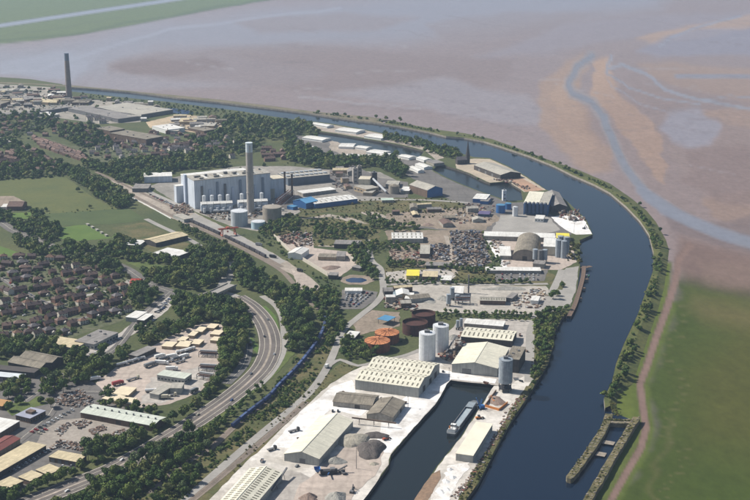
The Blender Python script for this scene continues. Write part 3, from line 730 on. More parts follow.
# dockside
patch('dock_apron', [(180, 512), (206, 500), (250, 458), (300, 410), (330, 384), (350, 372), (372, 362), (440, 362), (456, 376), (451, 379.3), (446.6, 384.3), (437.6, 400.8), (413.6, 427.8), (390.6, 454.8), (388.6, 464.8), (363.6, 499.8), (330, 550), (140, 560)], M_pale, 3)
patch('salt_strip', [(382, 418), (404, 398), (420, 388), (438, 368), (452, 372), (497, 379), (495, 383.5), (451.4, 379.2), (446.6, 384.2), (437.5, 400.6), (413.5, 427.6), (391, 453), (376, 452)], M_salt, 4)
patch('salt_strip', [(300, 412), (334, 386), (352, 380), (356, 392), (334, 398), (368, 410), (360, 416), (330, 410), (292, 448), (270, 448)], M_salt, 4, jit=1.5)
patch('gravel_floor', [(300, 484), (324, 464), (350, 444), (376, 440), (384, 452), (378, 470), (352, 498), (340, 520), (290, 520)], M_pinkyard, 5, jit=2)
patch('dock_track', [(252, 480), (290, 470), (318, 480), (300, 492), (290, 520), (255, 520)], M_conc, 4, jit=2)
patch('pier_apron', [(494, 386), (510, 386), (526, 374), (534, 378), (524, 394), (510, 416), (498, 436), (476, 466), (458, 500), (446, 520), (406, 520), (415, 500), (438, 466), (461, 438), (483, 404)], M_pale, 3)
patch('pier_verge', [(526, 386), (532, 386), (525, 400), (511, 420), (501, 437), (478, 482), (466, 500), (450, 528), (444, 520), (458, 500), (476, 468), (500, 428), (514, 404)], M_scrubland, 4, jit=0.8)
patch('salt_spread', [(428, 502), (440, 484), (449, 465), (470, 462), (468, 470), (458, 482), (452, 492), (448, 506), (436, 516), (422, 512)], mat('salt_bright', (.76, .74, .71), (.55, .51, .47), rough=.9, scale=.1, fine=(.6, .16)), 5, jit=1.6, step=4)
patch('rusty_edge', [(414, 500), (432, 474), (440, 470), (441, 478), (428, 500), (418, 520), (402, 520)], mat('rusty_quay', (.26, .17, .11), (.19, .13, .09), rough=.9, scale=.1, fine=(.4, .2)), 4)
patch('bank_scrub', [(530, 322), (536, 316), (556, 308), (572, 308.6), (562, 318), (555, 331), (553, 346), (549, 361), (539, 378), (534, 386), (530, 380), (534, 350)], M_scrubland, 4, jit=.8)
patch('bank_scrub', [(549, 282), (560, 278), (566, 284), (562, 290), (550, 288)], M_scrubland, 5)
patch('rough_triangle', [(300, 396), (318, 384), (336, 366), (344, 362), (358, 366), (350, 372), (330, 384), (306, 406), (270, 440), (232, 476), (196, 512), (188, 506), (240, 456)], M_scrubland, 4, jit=1)
patch('quay_grey', [(534, 310), (552, 292), (566, 268), (579, 266), (576, 290), (570, 306), (556, 310), (538, 318), (533, 330), (532, 378), (526, 378), (528, 330)], M_road, 4)
# lower left works
patch('lorry_yard', [(80, 396), (104, 376), (132, 356), (160, 342), (182, 330), (204, 322), (222, 324), (224, 338), (218, 374), (200, 392), (170, 404), (140, 408), (120, 404), (96, 408)], M_pinkyard, 2)
patch('lorry_yard', [(150, 378), (200, 366), (216, 370), (200, 390), (160, 404), (140, 404)], M_conc, 3, jit=3)
patch('estate_yard', [(-40, 372), (30, 372), (60, 378), (80, 372), (96, 384), (110, 398), (164, 420), (150, 430), (96, 442), (84, 462), (66, 474), (30, 490), (-40, 505)], M_asph, 2)
patch('estate_yard', [(34, 446), (44, 430), (60, 420), (84, 418), (140, 430), (100, 442), (82, 448), (60, 444), (48, 452)], mat('yard_brownish', (.33, .29, .25), (.25, .22, .19), rough=.9, scale=.03, fine=(.25, .2)), 3)
patch('office_lawn', [(2, 408), (20, 400), (40, 396), (48, 404), (30, 408), (12, 416)], M_verge, 3)
patch('depot_yard', [(96, 344), (118, 334), (140, 318), (160, 296), (172, 292), (176, 300), (168, 310), (150, 324), (134, 334), (112, 348)], M_conc, 2)
patch('depot_yard', [(70, 352), (96, 344), (116, 348), (110, 358), (88, 362)], M_conc, 2)
patch('yard_ground', [(110, 228), (146, 222), (158, 228), (170, 236), (196, 246), (205, 252), (186, 258), (160, 254), (128, 244)], M_scrubland, 2, jit=2)

# ------------------------------------------------------------------ roads and railways
def road(name, px, w, m=M_asph, level=5, label=None, lines=True, kerb=False):
    o, c = ribbon(name, px, w, m, level, label=label)
    if lines:
        structure_line = link('centre_line', ribbon_mesh('centre_line', c, 0.35, M_line, level * .06 + .085), o)
    return o, c
DUAL = [(236, 297), (250, 306), (262, 319), (269, 334), (270, 350), (263, 367), (249, 382), (232, 396), (214, 409), (190, 425), (164, 441), (140, 455), (112, 470), (80, 483), (40, 499), (-20, 522)]
o, c = ribbon('dual_carriageway', DUAL, 24, mat('asphalt_carriageway', (.15, .130, .118), (.105, .092, .085), rough=.9, scale=.04, fine=(.3, .12)), 5, label='wide worn asphalt dual carriageway curving past the woods')
c_dual = c
for off in (-11, 11): link('edge_line', ribbon_mesh('edge_line', c, .5, M_line, .41, off), o)
for off in (-6, 6): link('lane_line', ribbon_mesh('lane_line', c, .4, M_line, .41, off), o)
link('central_reserve', ribbon_mesh('central_reserve', c, 2.2, M_bare, .40), o)
road('slip_road', [(240, 330), (247, 344), (246, 358), (240, 370), (226, 384)], 11, M_asph2, 4)
road('slip_road', [(262, 296), (276, 306), (283, 320), (284, 340), (281, 356), (270, 374), (254, 390)], 8, M_road, 4, lines=False)
patch('grass_verge', [(257, 307), (266, 306), (277, 318), (279, 330), (272, 330), (264, 316)], M_pitch, 4)
patch('grass_verge', [(229, 315), (240, 326), (254, 340), (262, 350), (258, 354), (250, 346), (238, 336)], M_pitch, 3)
patch('grass_verge', [(255, 384), (284, 352), (296, 352), (276, 374), (250, 396), (226, 418), (196, 442), (190, 436), (224, 410)], M_verge, 3, jit=1)
patch('railway_land', [(300, 350), (318, 340), (332, 350), (320, 374), (300, 396), (262, 430), (216, 470), (170, 510), (120, 520), (60, 505), (140, 470), (190, 440), (240, 420), (280, 386)], M_scrubland, 2, jit=2)
patch('grass_verge', [(124, 262), (146, 262), (164, 266), (178, 272), (168, 276), (140, 268)], M_verge, 3, jit=1)
road('estate_road', [(-40, 200), (0, 222), (14, 231), (36, 239), (60, 250), (90, 257), (112, 263), (128, 270), (146, 282), (168, 291), (190, 297), (209, 294), (231, 285)], 15, M_asph, 5)
road('estate_road', [(-30, 262), (0, 277), (18, 289), (44, 303), (52, 308)], 9, M_asph, 5)
road('estate_road', [(170, 292), (160, 300), (140, 318), (118, 346), (100, 358), (88, 366), (62, 376), (44, 388), (24, 402)], 9, M_asph, 5)
road('estate_road', [(44, 303), (84, 296), (120, 288), (130, 280)], 7, M_road, 4, lines=False)
road('estate_road', [(2, 334), (40, 328), (84, 318), (120, 306)], 7, M_asph, 4, lines=False)
road('estate_road', [(100, 392), (78, 392), (60, 398), (48, 416), (32, 430), (12, 446)], 10, M_asph, 5)
road('valley_road', [(228, 262), (230, 268), (228, 276), (224, 284), (222, 292), (236, 297)], 14, M_road, 3, lines=False)
road('dock_road', [(174, 512), (196, 491), (232, 459), (266, 430), (300, 402), (316, 385), (328, 366), (336, 348), (344, 330), (360, 316), (376, 303), (383, 292), (382, 277), (380, 268), (372, 261), (369, 249), (368, 240)], 8, M_road, 6, lines=False)
road('dock_road', [(369, 248), (345, 247), (318, 246)], 5, M_bare, 5, lines=False)
road('dock_road', [(330, 365), (340, 360), (358, 366), (376, 362), (404, 356), (420, 350)], 6, M_road, 6, lines=False)
road('dock_road', [(529, 382), (530, 350), (531, 330), (538, 315), (550, 296), (558, 280), (562, 270)], 9, M_road, 6, lines=False)
road('dock_road', [(386, 285), (430, 283), (480, 285), (548, 284)], 7, M_road, 5, lines=False)
road('dock_road', [(446, 236), (450, 250), (452, 266), (456, 274)], 6, M_bare, 6, lines=False)
road('plant_road', [(318, 204), (360, 200.5), (420, 200), (470, 203)], 8, M_road, 5, lines=False)
road('upper_road', [(-20, 134), (0, 138), (18, 146), (36, 154)], 9, M_road, 3, lines=False)
road('plant_road', [(134, 182), (150, 192), (176, 204), (190, 212)], 9, M_road, 3, lines=False)
road('yard_road', [(146, 219), (160, 226), (190, 240), (206, 250)], 8, M_road, 4, lines=False)

def railway(name, px, level, w=6.5, label=None):
    o, c = ribbon(name, px, w, M_ballast, level, label=label, step=6)
    for off in (-.75, .75): link('rail', ribbon_mesh('rail', c, .22, M_rail, level * .06 + .14, off), o)
    return c
TRAIN_PX = [(150, 494), (182, 466), (210, 449), (232, 429), (250, 414), (268, 400), (280, 387), (294, 373), (306, 359), (317, 344), (323.5, 331), (325, 320), (321, 311), (309, 302), (299, 292), (296, 284)]
train_c = railway('curving_railway', TRAIN_PX, 6, label='single curving freight track through the scrub')
# terminal apron with sidings
patch('terminal_apron', [(108, 178), (122, 182), (150, 194), (178, 206), (194, 212), (230, 230), (260, 246), (290, 263), (310, 277), (322, 288), (312, 294), (298, 288), (294, 276), (270, 262), (240, 246), (210, 234), (180, 222), (150, 208), (126, 194)], M_bare, 4, jit=1)
patch('terminal_apron', [(194, 213), (232, 231), (262, 247), (286, 261), (280, 264), (250, 250), (216, 234), (186, 219)], M_road, 5)
patch('terminal_apron', [(292, 270), (304, 274), (320, 287), (312, 293), (298, 287)], M_pinkyard, 5)
SID = [[(84, 172), (108, 183), (134, 196), (172, 216), (218, 237), (252, 254), (280, 270), (294, 284)], [(96, 172), (120, 183), (150, 197), (186, 213)], [(172, 214), (218, 234.5), (252, 251), (282, 267)]]
sid_c = [railway('terminal_siding', s, 7, label='terminal siding laid on the pale apron') for s in SID]
railway('dock_siding', [(168, 520), (210, 486), (250, 452), (290, 417), (306, 402)], 6, label='disused siding beside the dock road')

# ------------------------------------------------------------------ buildings
def rect(a, b, c, z=0.0):
    """rectangle from three traced corners: a-b the front edge, c the corner behind b; the longer edge is kept"""
    A, B, C = (Vector(G(p[0], p[1], z)[:2]) for p in (a, b, c))
    u = B - A; v = C - B
    if v.length > u.length:
        vh = v.normalized(); uh = Vector((vh.y, -vh.x)); w = abs(u.dot(uh)); d = v.length
    else:
        uh = u.normalized(); vh = Vector((-uh.y, uh.x)); d = abs(v.dot(vh)); w = u.length
    ctr = B - uh * (w / 2) + vh * (d / 2)
    return ctr, math.atan2(uh.y, uh.x), max(w, 1.5), max(d, 1.5)

_shared = {}
def shared_box(name, sx, sy, sz, m):
    k = (name, round(sx, 2), round(sy, 2), round(sz, 2), m.name)
    if k not in _shared: _shared[k] = MB().box(-sx / 2, -sy / 2, 0, sx / 2, sy / 2, sz).mesh(name, m)
    return _shared[k]

def roof_slope(root, name, x0, x1, ya, za, yb, zb, m, th=.25):
    mb = MB().prism_x([(ya, za), (yb, zb), (yb, zb + th), (ya, za + th)], x0, x1)
    return mb.build(name, m, root)

def gable(name, label, cat, a, b, c, eave, ridge, along='x', z=None, wall=None, roof=None, sky=None, doors=(), spans=1, group=None, over=.5, vents=0, clad=None):
    """pitched shed; along = ridge direction in its own frame ('x' = along the front edge). sky = (rows per slope, number per row)"""
    wall = wall or M_greywall; roof = roof or M_cream
    ctr, rz, w, d = rect(a, b, c, eave if z is None else z)
    if along == 'y': w, d = d, w; rz_l = rz + math.pi / 2
    else: rz_l = rz
    root = empty(name, (ctr.x, ctr.y, 0), rz_l, label, cat, group)
    s = d / spans
    wl = MB()
    for k in range(spans):
        y0 = -d / 2 + k * s
        wl.prism_x([(y0 + .01 * k, 0), (y0 + s, 0), (y0 + s, eave), (y0 + s / 2, ridge), (y0 + .01 * k, eave)], -w / 2, w / 2)
    wl.build('wall', wall, root)
    if clad: MB().box(-w / 2 + .1, -d / 2 - .25, 0, w / 2 - .1, -d / 2 - .02, eave - .6).build('side_cladding', clad, root)
    for k in range(spans):
        y0 = -d / 2 + k * s; ym = y0 + s / 2; y1 = y0 + s
        sl = (ridge - eave) / (s / 2)
        oe = over if k == 0 else 0.0; of = over if k == spans - 1 else 0.0
        r1 = roof_slope(root, 'roof', -w / 2 - over, w / 2 + over, y0 - oe, eave - sl * oe + .05, ym, ridge + .05, roof)
        r2 = roof_slope(root, 'roof', -w / 2 - over, w / 2 + over, y1 + of, eave - sl * of + .05, ym, ridge + .05, roof)
        MB().box(-w / 2 - over, ym - .45, ridge + .2, w / 2 + over, ym + .45, ridge + .5).build('ridge_cap', roof, root)
        if sky:
            rows, n = sky
            for sgn, rr in ((-1, r1), (1, r2)):
                for ri in range(rows):
                    t = (ri + .5) / rows
                    yy = ym + sgn * t * s / 2 ; zz = ridge - sl * t * s / 2 + .33
                    L = s / 2 / rows * .55
                    for i in range(n):
                        xx = -w / 2 + (i + .5) * w / n
                        o = link('skylight', shared_box('skylight', min(1.5, w / n * .45), L, .08, M_skylight), rr, (xx, yy, zz))
                        o.rotation_euler = (-sgn * math.atan(sl), 0, 0)
    for (face, pos, dw, dh, dm) in doors:
        if face in ('x+', 'x-'):
            sx = w / 2 if face == 'x+' else -w / 2
            o = link('door', shared_box('door', .3, dw, dh, dm), root, (sx, pos * d / 2, 0))
        else:
            sy = -d / 2 if face == 'y-' else d / 2
            o = link('door', shared_box('door', dw, .3, dh, dm), root, (pos * w / 2, sy, 0))
    for i in range(vents):
        MB().cyl(-w / 2 + (i + .5) * w / vents, 0, ridge + .2, ridge + 1.7, .8, 8).build('roof_vent', M_midsteel, root)
    return root

def flatbox(name, label, cat, a, b, c, h, wall=None, roof=None, z=None, group=None, windows=None, units=0, parapet=True, doors=0):
    wall = wall or M_greywall; roof = roof or M_whiteroof
    ctr, rz, w, d = rect(a, b, c, h if z is None else z)
    root = empty(name, (ctr.x, ctr.y, 0), rz, label, cat, group)
    MB().box(-w / 2, -d / 2, 0, w / 2, d / 2, h).build('wall', wall, root)
    o_ = .35
    rf = MB().box(-w / 2 - o_, -d / 2 - o_, h + .003, w / 2 + o_, d / 2 + o_, h + .35).build('roof', roof, root)
    if windows:
        n, m_, zz, hh = windows
        for i in range(n):
            xx = -w / 2 + (i + .5) * w / n
            link('window', shared_box('window', w / n * .6, .16, hh, M_glass), root, (xx, -d / 2 - .02, zz))
        k = max(1, int(d / (w / n)))
        for i in range(k):
            yy = -d / 2 + (i + .5) * d / k
            link('window', shared_box('window', .16, d / k * .6, hh, M_glass), root, (w / 2 + .02, yy, zz))
    r = random.Random(int(w * 10))
    for i in range(doors):
        link('door', shared_box('door', 3.6, .2, min(4, h * .75), M_midsteel), root, (-w / 2 + (i + .5) * w / doors, -d / 2 - .02, 0))
    for i in range(units):
        link('roof_unit', shared_box('roof_unit', r.uniform(1.5, 3), r.uniform(1.5, 3), r.uniform(.8, 1.6), M_midsteel), root,
             (r.uniform(-.4, .4) * w, r.uniform(-.35, .35) * d, h + .35))
    return root

def tank(name, label, cat, px, py_base, r_px, h, m, roof=None, group=None, dome=.12, n=28, legs=0.0, rails=True, openroof=False):
    """upright tank; py_base is the row of the base centre"""
    p = G(px, py_base); k = ppm(px, py_base); r = r_px / k
    root = empty(name, (p.x, p.y, 0), 0, label, cat, group)
    z0 = legs
    if openroof:
        n2 = n; mb = MB().cyl(0, 0, z0, h, r, n, cap=False); mb.cyl(0, 0, z0 + .1, h - .6, r - .4, n, cap=False); mb.cyl(0, 0, h - 3.2, h - 2.8, r - .4, n)
        mb.build('shell', m, root)
        for zz in (h - .4, h * .66, h * .33): MB().cyl(0, 0, zz, zz + .35, r + .22, n).build('stiffening_ring', m, root) if zz < h - 1 else None
        rim = MB()
        for i in range(n):
            a0, a1 = 2 * math.pi * i / n, 2 * math.pi * (i + 1) / n
            rim.tube((r * math.cos(a0), r * math.sin(a0), h), (r * math.cos(a1), r * math.sin(a1), h), .3, 5)
        rim.build('rim', m, root)
    else:
        MB().cyl(0, 0, z0, h, r, n).build('shell', m, root)
        MB().cyl(0, 0, h + .003, h + r * dome, r + .15, n, r2=r * .12).build('roof', roof or m, root)
        if rails:
            rl = MB()
            for i in range(0, n):
                a0, a1 = 2 * math.pi * i / n, 2 * math.pi * (i + 1) / n
                q0 = (r * math.cos(a0), r * math.sin(a0)); q1 = (r * math.cos(a1), r * math.sin(a1))
                rl.tube((*q0, h), (*q0, h + 1.1), .06, 4); rl.tube((*q0, h + 1.1), (*q1, h + 1.1), .06, 4)
            rl.build('handrail', M_midsteel, root)
        lad = MB()
        for s in (-.4, .4): lad.tube((r * .95 + .5, s, z0), (r * .95 + .5, s, h + 1), .07, 4)
        for i in range(int((h - z0) / 1.2)): lad.tube((r * .95 + .5, -.4, z0 + i * 1.2), (r * .95 + .5, .4, z0 + i * 1.2), .05, 4)
        lad.build('ladder', M_midsteel, root)
    if legs:
        for i in range(6):
            a0 = 2 * math.pi * i / 6
            MB().tube((r * .85 * math.cos(a0), r * .85 * math.sin(a0), 0), (r * .85 * math.cos(a0), r * .85 * math.sin(a0), z0 + .3), .35, 6).build('leg', M_darksteel, root)
    return root, r

# --- dockside sheds in the foreground
gable('dock_shed', 'long cream-roofed shed with slotted skylights at the bottom edge', 'shed', (213, 509), (247, 514), (282, 473), 6.5, 10, 'y', roof=M_cream, sky=(2, 20))
gable('dock_shed', 'plain cream gabled shed beside the dark aggregate heaps', 'shed', (283.2, 455), (319, 459), (353, 420.6), 6.5, 10.8, 'y', roof=M_cream,
      doors=[('x-', -.05, 5, 4.5, M_midsteel)])
gable('dock_shed', 'large double-span cream shed with rows of skylights by the dock', 'shed', (353, 382), (418.6, 388), (439.6, 363.6), 10, 14, 'x', spans=2, roof=M_cream, sky=(2, 13),
      doors=[('x+', -.5, 7, 6, M_darkwall), ('x+', .1, 7, 6, M_darkwall), ('x+', .6, 7, 6, M_darkwall)])
gable('dock_shed', 'cream gabled shed with grey front facing the head of the dock', 'shed', (452, 364), (497.5, 368.6), (509, 348), 9, 13, 'y', roof=M_cream, doors=[('x-', .35, 9, 5.5, M_midsteel)])
gable('dock_shed', 'cream shed with dark front wall and a row of dark skylights', 'shed', (461, 336.5), (512, 341), (518, 331.6), 7, 9, 'x', roof=M_cream, wall=M_darkwall, sky=(1, 11))
flatbox('store_shed', 'long low white-roofed store behind the dark-fronted shed', 'shed', (464, 323.5), (503, 326.5), (506, 321.5), 4, roof=M_whiteroof, wall=M_block)
flatbox('transfer_house', 'tall dark building with brown roof behind the grey silo', 'building', (508, 355), (519, 360), (525.6, 347.5), 14, wall=M_darkwall, roof=M_asb, units=3)
gable('old_shed', 'low weathered grey-brown shed with dark doorway', 'shed', (333, 401.5), (372, 405.5), (383, 396), 5, 8, 'x', roof=M_asb, wall=M_block, doors=[('y-', .25, 5, 4, M_darkwall)])
gable('old_shed', 'weathered brown gabled shed end-on to the dock', 'shed', (366, 415), (392.6, 417.5), (405, 401.6), 5.5, 8.5, 'y', roof=M_asb, wall=M_block, doors=[('y-', .3, 5, 4, M_darkwall)])
flatbox('pier_shed', 'narrow flat cream-roofed shed on the pier beside the canal', 'shed', (456.3, 453), (473, 456), (492.5, 424.2), 6.5, wall=M_greywall, roof=mat('roof_cream_flat', (.74, .69, .56), (.66, .61, .50), rough=.8, scale=.1))

# --- silos
def silo_top(root, r, h):
    MB().box(-r * .35, -r * .3, h + r * .1, r * .3, r * .3, h + r * .1 + 2.2).build('top_cabin', M_midsteel, root)
    MB().tube((0, 0, h), (0, 0, h + 4), .2).build('vent_pipe', M_darksteel, root)
rt, r = tank('cement_silo', 'tall blue-grey silo on dark legs at the pier head', 'silo', 505, 391, 6.9, 32, M_steel, legs=9)
silo_top(rt, r, 32)
MB().box(-r * .9, -r * .9, 3.5, r * .9, r * .9, 4).build('leg_platform', M_darksteel, rt)
MB().cyl(0, 0, 5, 9.05, .8, 16, r2=r * .9).build('cone', M_darksteel, rt)
rt, r = tank('storage_silo', 'left-hand of the two white silos, the nearer one', 'silo', 427, 359, 8.2, 28, M_silo); silo_top(rt, r, 28)
for zz in (7, 14, 21): MB().cyl(0, 0, zz, zz + .3, r + .12, 28).build('hoop', M_silo, rt)
rt, r = tank('storage_silo', 'right-hand of the two white silos, set further back', 'silo', 440.5, 351, 8.0, 28, M_silo); silo_top(rt, r, 28)
for zz in (7, 14, 21): MB().cyl(0, 0, zz, zz + .3, r + .12, 28).build('hoop', M_silo, rt)
for x, yb, h, lb in ((457.5, 330, 11, 'left of two small grey silos at the end of the skylit shed'), (461, 329, 12, 'right of two small grey silos at the end of the skylit shed')):
    tank('small_silo', lb, 'silo', x, yb, 1.6, h, M_steel, n=14, legs=3, rails=False)

# --- rusty tanks
def tank_roof_ribs(root, r, h):
    for i in range(14):
        a0 = 2 * math.pi * i / 14
        MB().tube((r * math.cos(a0), r * math.sin(a0), h + .2), (r * .12 * math.cos(a0), r * .12 * math.sin(a0), h + r * .12 + .1), .16, 4).build('roof_rib', M_rust, root)
rt, r = tank('rust_tank', 'nearer round tank with bright orange rusted roof', 'tank', 377.3, 349.5, 12.8, 10, M_rust, M_rusttop, rails=False, dome=.1); tank_roof_ribs(rt, r, 10)
rt, r = tank('rust_tank', 'further round tank with pale orange roof', 'tank', 387, 341, 12.2, 10, M_rust, M_rusttop, rails=False, dome=.1); tank_roof_ribs(rt, r, 10)
tank('rust_tank', 'nearer open-topped dark maroon tank', 'tank', 415, 332.5, 12.6, 12, M_rustdark, openroof=True)
tank('rust_tank', 'further open-topped dark maroon tank', 'tank', 423.5, 323.5, 11.8, 12, M_rustdark, openroof=True)
def canopy(name, label, a, b, c, h, m):
    ctr, rz, w, d = rect(a, b, c, h)
    root = empty(name, (ctr.x, ctr.y, 0), rz, label, 'canopy')
    MB().box(-w / 2, -d / 2, h - .4, w / 2, d / 2, h).build('roof', m, root)
    for sx in (-1, 1):
        for sy in (-1, 1): MB().tube((sx * w * .42, sy * d * .42, 0), (sx * w * .42, sy * d * .42, h - .4), .25).build('leg', M_darksteel, root)
canopy('blue_canopy', 'blue-roofed open canopy behind the orange tanks', (379.5, 317.5), (388, 321), (396, 317), 6, M_blueroof)
flatbox('pump_house', 'small pale-roofed pump house by the orange tanks', 'building', (345, 336), (354, 338.5), (360, 332), 4, roof=M_whiteroof, wall=M_darkwall, units=2)

# --- energy from waste plant
ctr, rz, w, d = rect((194, 181), (277, 175.5), (256, 171), 43)
B0 = G(194, 181, 43); rz += R(9); d = 62.0; w = 122.0
ux, uy = math.cos(rz), math.sin(rz)
efw = empty('power_plant', (B0.x + ux * w / 2 - uy * d / 2, B0.y + uy * w / 2 + ux * d / 2, 0), rz, 'huge pale blue-white power plant hall beside the tall stack', 'power plant')
MB().box(-w / 2, -d / 2, 0, w / 2, d * .1, 43).build('boiler_hall', M_palewall, efw)
MB().box(-w / 2, d * .1 + .02, 0, w / 2 - 20, d / 2, 41).build('bunker_hall', M_palewall, efw)
MB().box(-w / 2 - .4, -d / 2 - .4, 43.01, w / 2 + .4, d * .1 + .4, 44).build('roof', M_paleroof, efw)
MB().box(-w / 2 - .4, d * .1 + .42, 41.01, w / 2 - 19.6, d / 2 + .4, 42).build('roof', M_whiteroof, efw)
for i in range(16):
    link('roof_unit', shared_box('roof_unit', rnd.uniform(3, 9), rnd.uniform(2, 5), rnd.uniform(1.2, 3.5), M_midsteel if i % 2 else M_paleroof), efw, (rnd.uniform(-.45, .45) * w, rnd.uniform(-.45, .05) * d, 44))
for i in range(9):
    link('roof_light', shared_box('roof_light', 3.0, d * .4, .4, M_whiteroof if i % 2 else M_tankbrown), efw, (-w * .42 + i * w * .105, -d * .2, 44))
M_tw = mat('wall_pale_tower', (.50, .56, .66), (.45, .5, .6), rough=.6, scale=.05)
MB().box(-w / 2 - 3.5, d * .04, 0, -w / 2 - .02, d * .16, 46).build('stair_tower', M_tw, efw)
MB().box(-w / 2 - 12, d * .3, 0, -w / 2 - .02, d * .48, 26).build('tipping_hall', M_palewall, efw)
MB().box(-w / 2 - 12.3, d * .29, 26.01, -w / 2 + .4 - .42, d * .49, 26.6).build('tipping_roof', M_whiteroof, efw)
for i in range(9):
    x = -w / 2 + 10 + i * w * .1
    MB().box(x, -d / 2 - 2.2, 0, x + 3.2, -d / 2 - .02, (34, 28, 38)[i % 3]).build('filter_duct', (M_midsteel, M_tw, mat('duct_slate', (.22, .26, .33), rough=.6, scale=.1))[i % 3], efw)
# lower wing to the right
MB().box(w / 2 + .02, -d * .30, 0, w / 2 + 30, d * .1, 30).build('turbine_hall', M_palewall, efw)
MB().box(w / 2 + .45, -d * .31, 30.01, w / 2 + 30.4, d * .11, 30.8).build('turbine_roof', M_creamwall, efw)
# gas cleaning modules in front
def module(px0, py, px1, h, lab, nsilo):
    A = G(px0, py); B = G(px1, py - 1.5)
    v = B - A; L = v.length; rz_ = math.atan2(v.y, v.x)
    root = empty('gas_cleaning_unit', ((A.x + B.x) / 2, (A.y + B.y) / 2, 0), rz_, lab, 'plant unit')
    n = 5
    for i in range(n):
        x0 = -L / 2 + i * L / n
        MB().box(x0, -5, 3.5, x0 + L / n - .6, 8, h * .55 + (i % 2) * 1.5).build('filter_house', M_silo if i % 2 else M_palewall, root)
        MB().prism_x([(-5.2, h * .55 + 1.6), (8.2, h * .55 + 1.6), (1.5, h * .55 + 4)], x0 - .1, x0 + L / n - .5).build('hood', M_whiteroof, root)
        MB().box(x0 + 1, -4, 0, x0 + L / n - 1.5, 7, 3.49).build('support', M_midsteel, root)
        MB().cyl(x0 + L / n / 2, -7.5, 2.5, h * .40, 1.9, 12).build('hopper', M_silo, root)
        MB().cyl(x0 + L / n / 2, -7.5, 0, 2.48, .5, 12, r2=1.85).build('hopper_cone', M_midsteel, root)
    for i in range(nsilo):
        MB().cyl(-L / 2 + (i + .5) * L / nsilo, 12.5, 0, h, 2.7, 16).build('reagent_silo', M_silo, root)
        MB().cyl(-L / 2 + (i + .5) * L / nsilo, 12.5, h + .003, h + 1, 2.8, 16, r2=.6).build('silo_cap', M_silo, root)
module(201, 213, 233, 23, 'white gas-cleaning units left of the tall stack', 4)
module(238, 211, 268, 23, 'white gas-cleaning units behind the tall stack', 3)
# stacks
def stack(name, label, px, yb, h, r0, r1, m, top=None, band=0.13):
    p = G(px, yb)
    root = empty(name, (p.x, p.y, 0), 0, label, 'chimney')
    rb = r0 + (r1 - r0) * (1 - band)
    MB().cyl(0, 0, 0, h * (1 - band), r0, 28, r2=rb).build('shaft', m, root, smooth=False)
    t = MB().cyl(0, 0, h * (1 - band) + .003, h, rb + .01, 28, r2=r1, m=0)
    t.build('top_section', top or m, root)
    MB().cyl(0, 0, h - .8, h + .3, r1 + .35, 28).build('rim', top or m, root)
    for q in (.3, .6): MB().cyl(0, 0, h * q, h * q + .5, r0 + (r1 - r0) * q + .6, 28).build('gallery', m, root)
    MB().box(r0 * .2, -r0 - .5, 0, r0 * .2 + .8, -r1 + .1, h * .97).build('ladder_run', m, root)
    return root
stack('chimney', 'tall grey concrete stack with pale top in front of the power plant', 250.8, 213.5, 106, 5.5, 5.0, M_stack, M_stacktop)
stack('chimney', 'lone distant brick chimney standing by the far canal', 69.2, 98, 104, 7.2, 5.0, M_brickstack, mat('stack_top_blue', (.16, .20, .26), (.13, .16, .22), rough=.8, scale=.2), band=.16)
stack('chimney', 'left of two thin rusty chimneys behind the blue shed', 285, 197, 40, 1.7, 1.5, M_brownwall, M_darkwall)
stack('chimney', 'right of two thin rusty chimneys behind the blue shed', 292.2, 197.5, 37, 1.7, 1.5, M_brownwall, M_darkwall)
tank('water_tank', 'big grey tank at the foot of the tall stack', 'tank', 239.5, 225, 8.5, 21, M_tankgrey, M_silo, dome=.08)
tank('water_tank', 'big brown tank right of the tall stack', 'tank', 272.2, 220, 9.5, 20, M_tankbrown, M_tankbrown, dome=.08)
tank('water_tank', 'smaller pale blue tank in front of the brown tank', 'tank', 258.2, 228, 7.0, 10, mat('tank_paleblue', (.42, .55, .62), (.36, .48, .55), rough=.6, scale=.1), M_silo, dome=.08)
flatbox('plant_house', 'small beige tower block beside the gas-cleaning units', 'building', (267, 188.5), (274, 189.5), (276, 187), 15, wall=M_creamwall, roof=M_creamwall)
p0, p1 = G(213, 214), G(264, 211)
v = p1 - p0; rt = empty('flue_duct', ((p0.x + p1.x) / 2, (p0.y + p1.y) / 2, 0), math.atan2(v.y, v.x), 'long horizontal white flue duct at the foot of the stack', 'duct')
L = v.length
MB().tube((-L / 2, 0, 5), (L / 2, 0, 5), 1.6, 10).build('pipe', M_silo, rt)
for i in range(7): MB().box(-L / 2 + (i + .3) * L / 7, -.4, 0, -L / 2 + (i + .3) * L / 7 + .8, .4, 3.6).build('support', M_midsteel, rt)

def pipe_rack(name, label, x0, y0, x1, y1, w, h, lv, m):
    A, B = G(x0, y0), G(x1, y1); v = B - A; L = v.length
    rt = empty(name, ((A.x + B.x) / 2, (A.y + B.y) / 2, 0), math.atan2(v.y, v.x), label, 'steelwork')
    n = max(2, int(L / 7))
    for i in range(n + 1):
        x = -L / 2 + L * i / n
        fr = MB()
        for sy in (-w / 2, w / 2): fr.tube((x, sy, 0), (x, sy, h), .3, 5)
        for k in range(lv): fr.tube((x, -w / 2, h * (k + 1) / lv), (x, w / 2, h * (k + 1) / lv), .25, 5)
        fr.build('frame', m, rt)
    for k in range(lv):
        for j in range(4):
            y = -w / 2 + (j + .5) * w / 4; z = h * (k + 1) / lv + .5
            MB().tube((-L / 2, y, z), (L / 2, y, z), .35 + .12 * (j % 2), 6).build('pipe', [M_silo, M_rust, M_midsteel, m][(j + k) % 4], rt)
    return rt
pipe_rack('pipe_rack', 'rusty pipe rack between the brown tank and the blue shed', 279, 209, 291, 199, 10, 14, 3, M_rust)

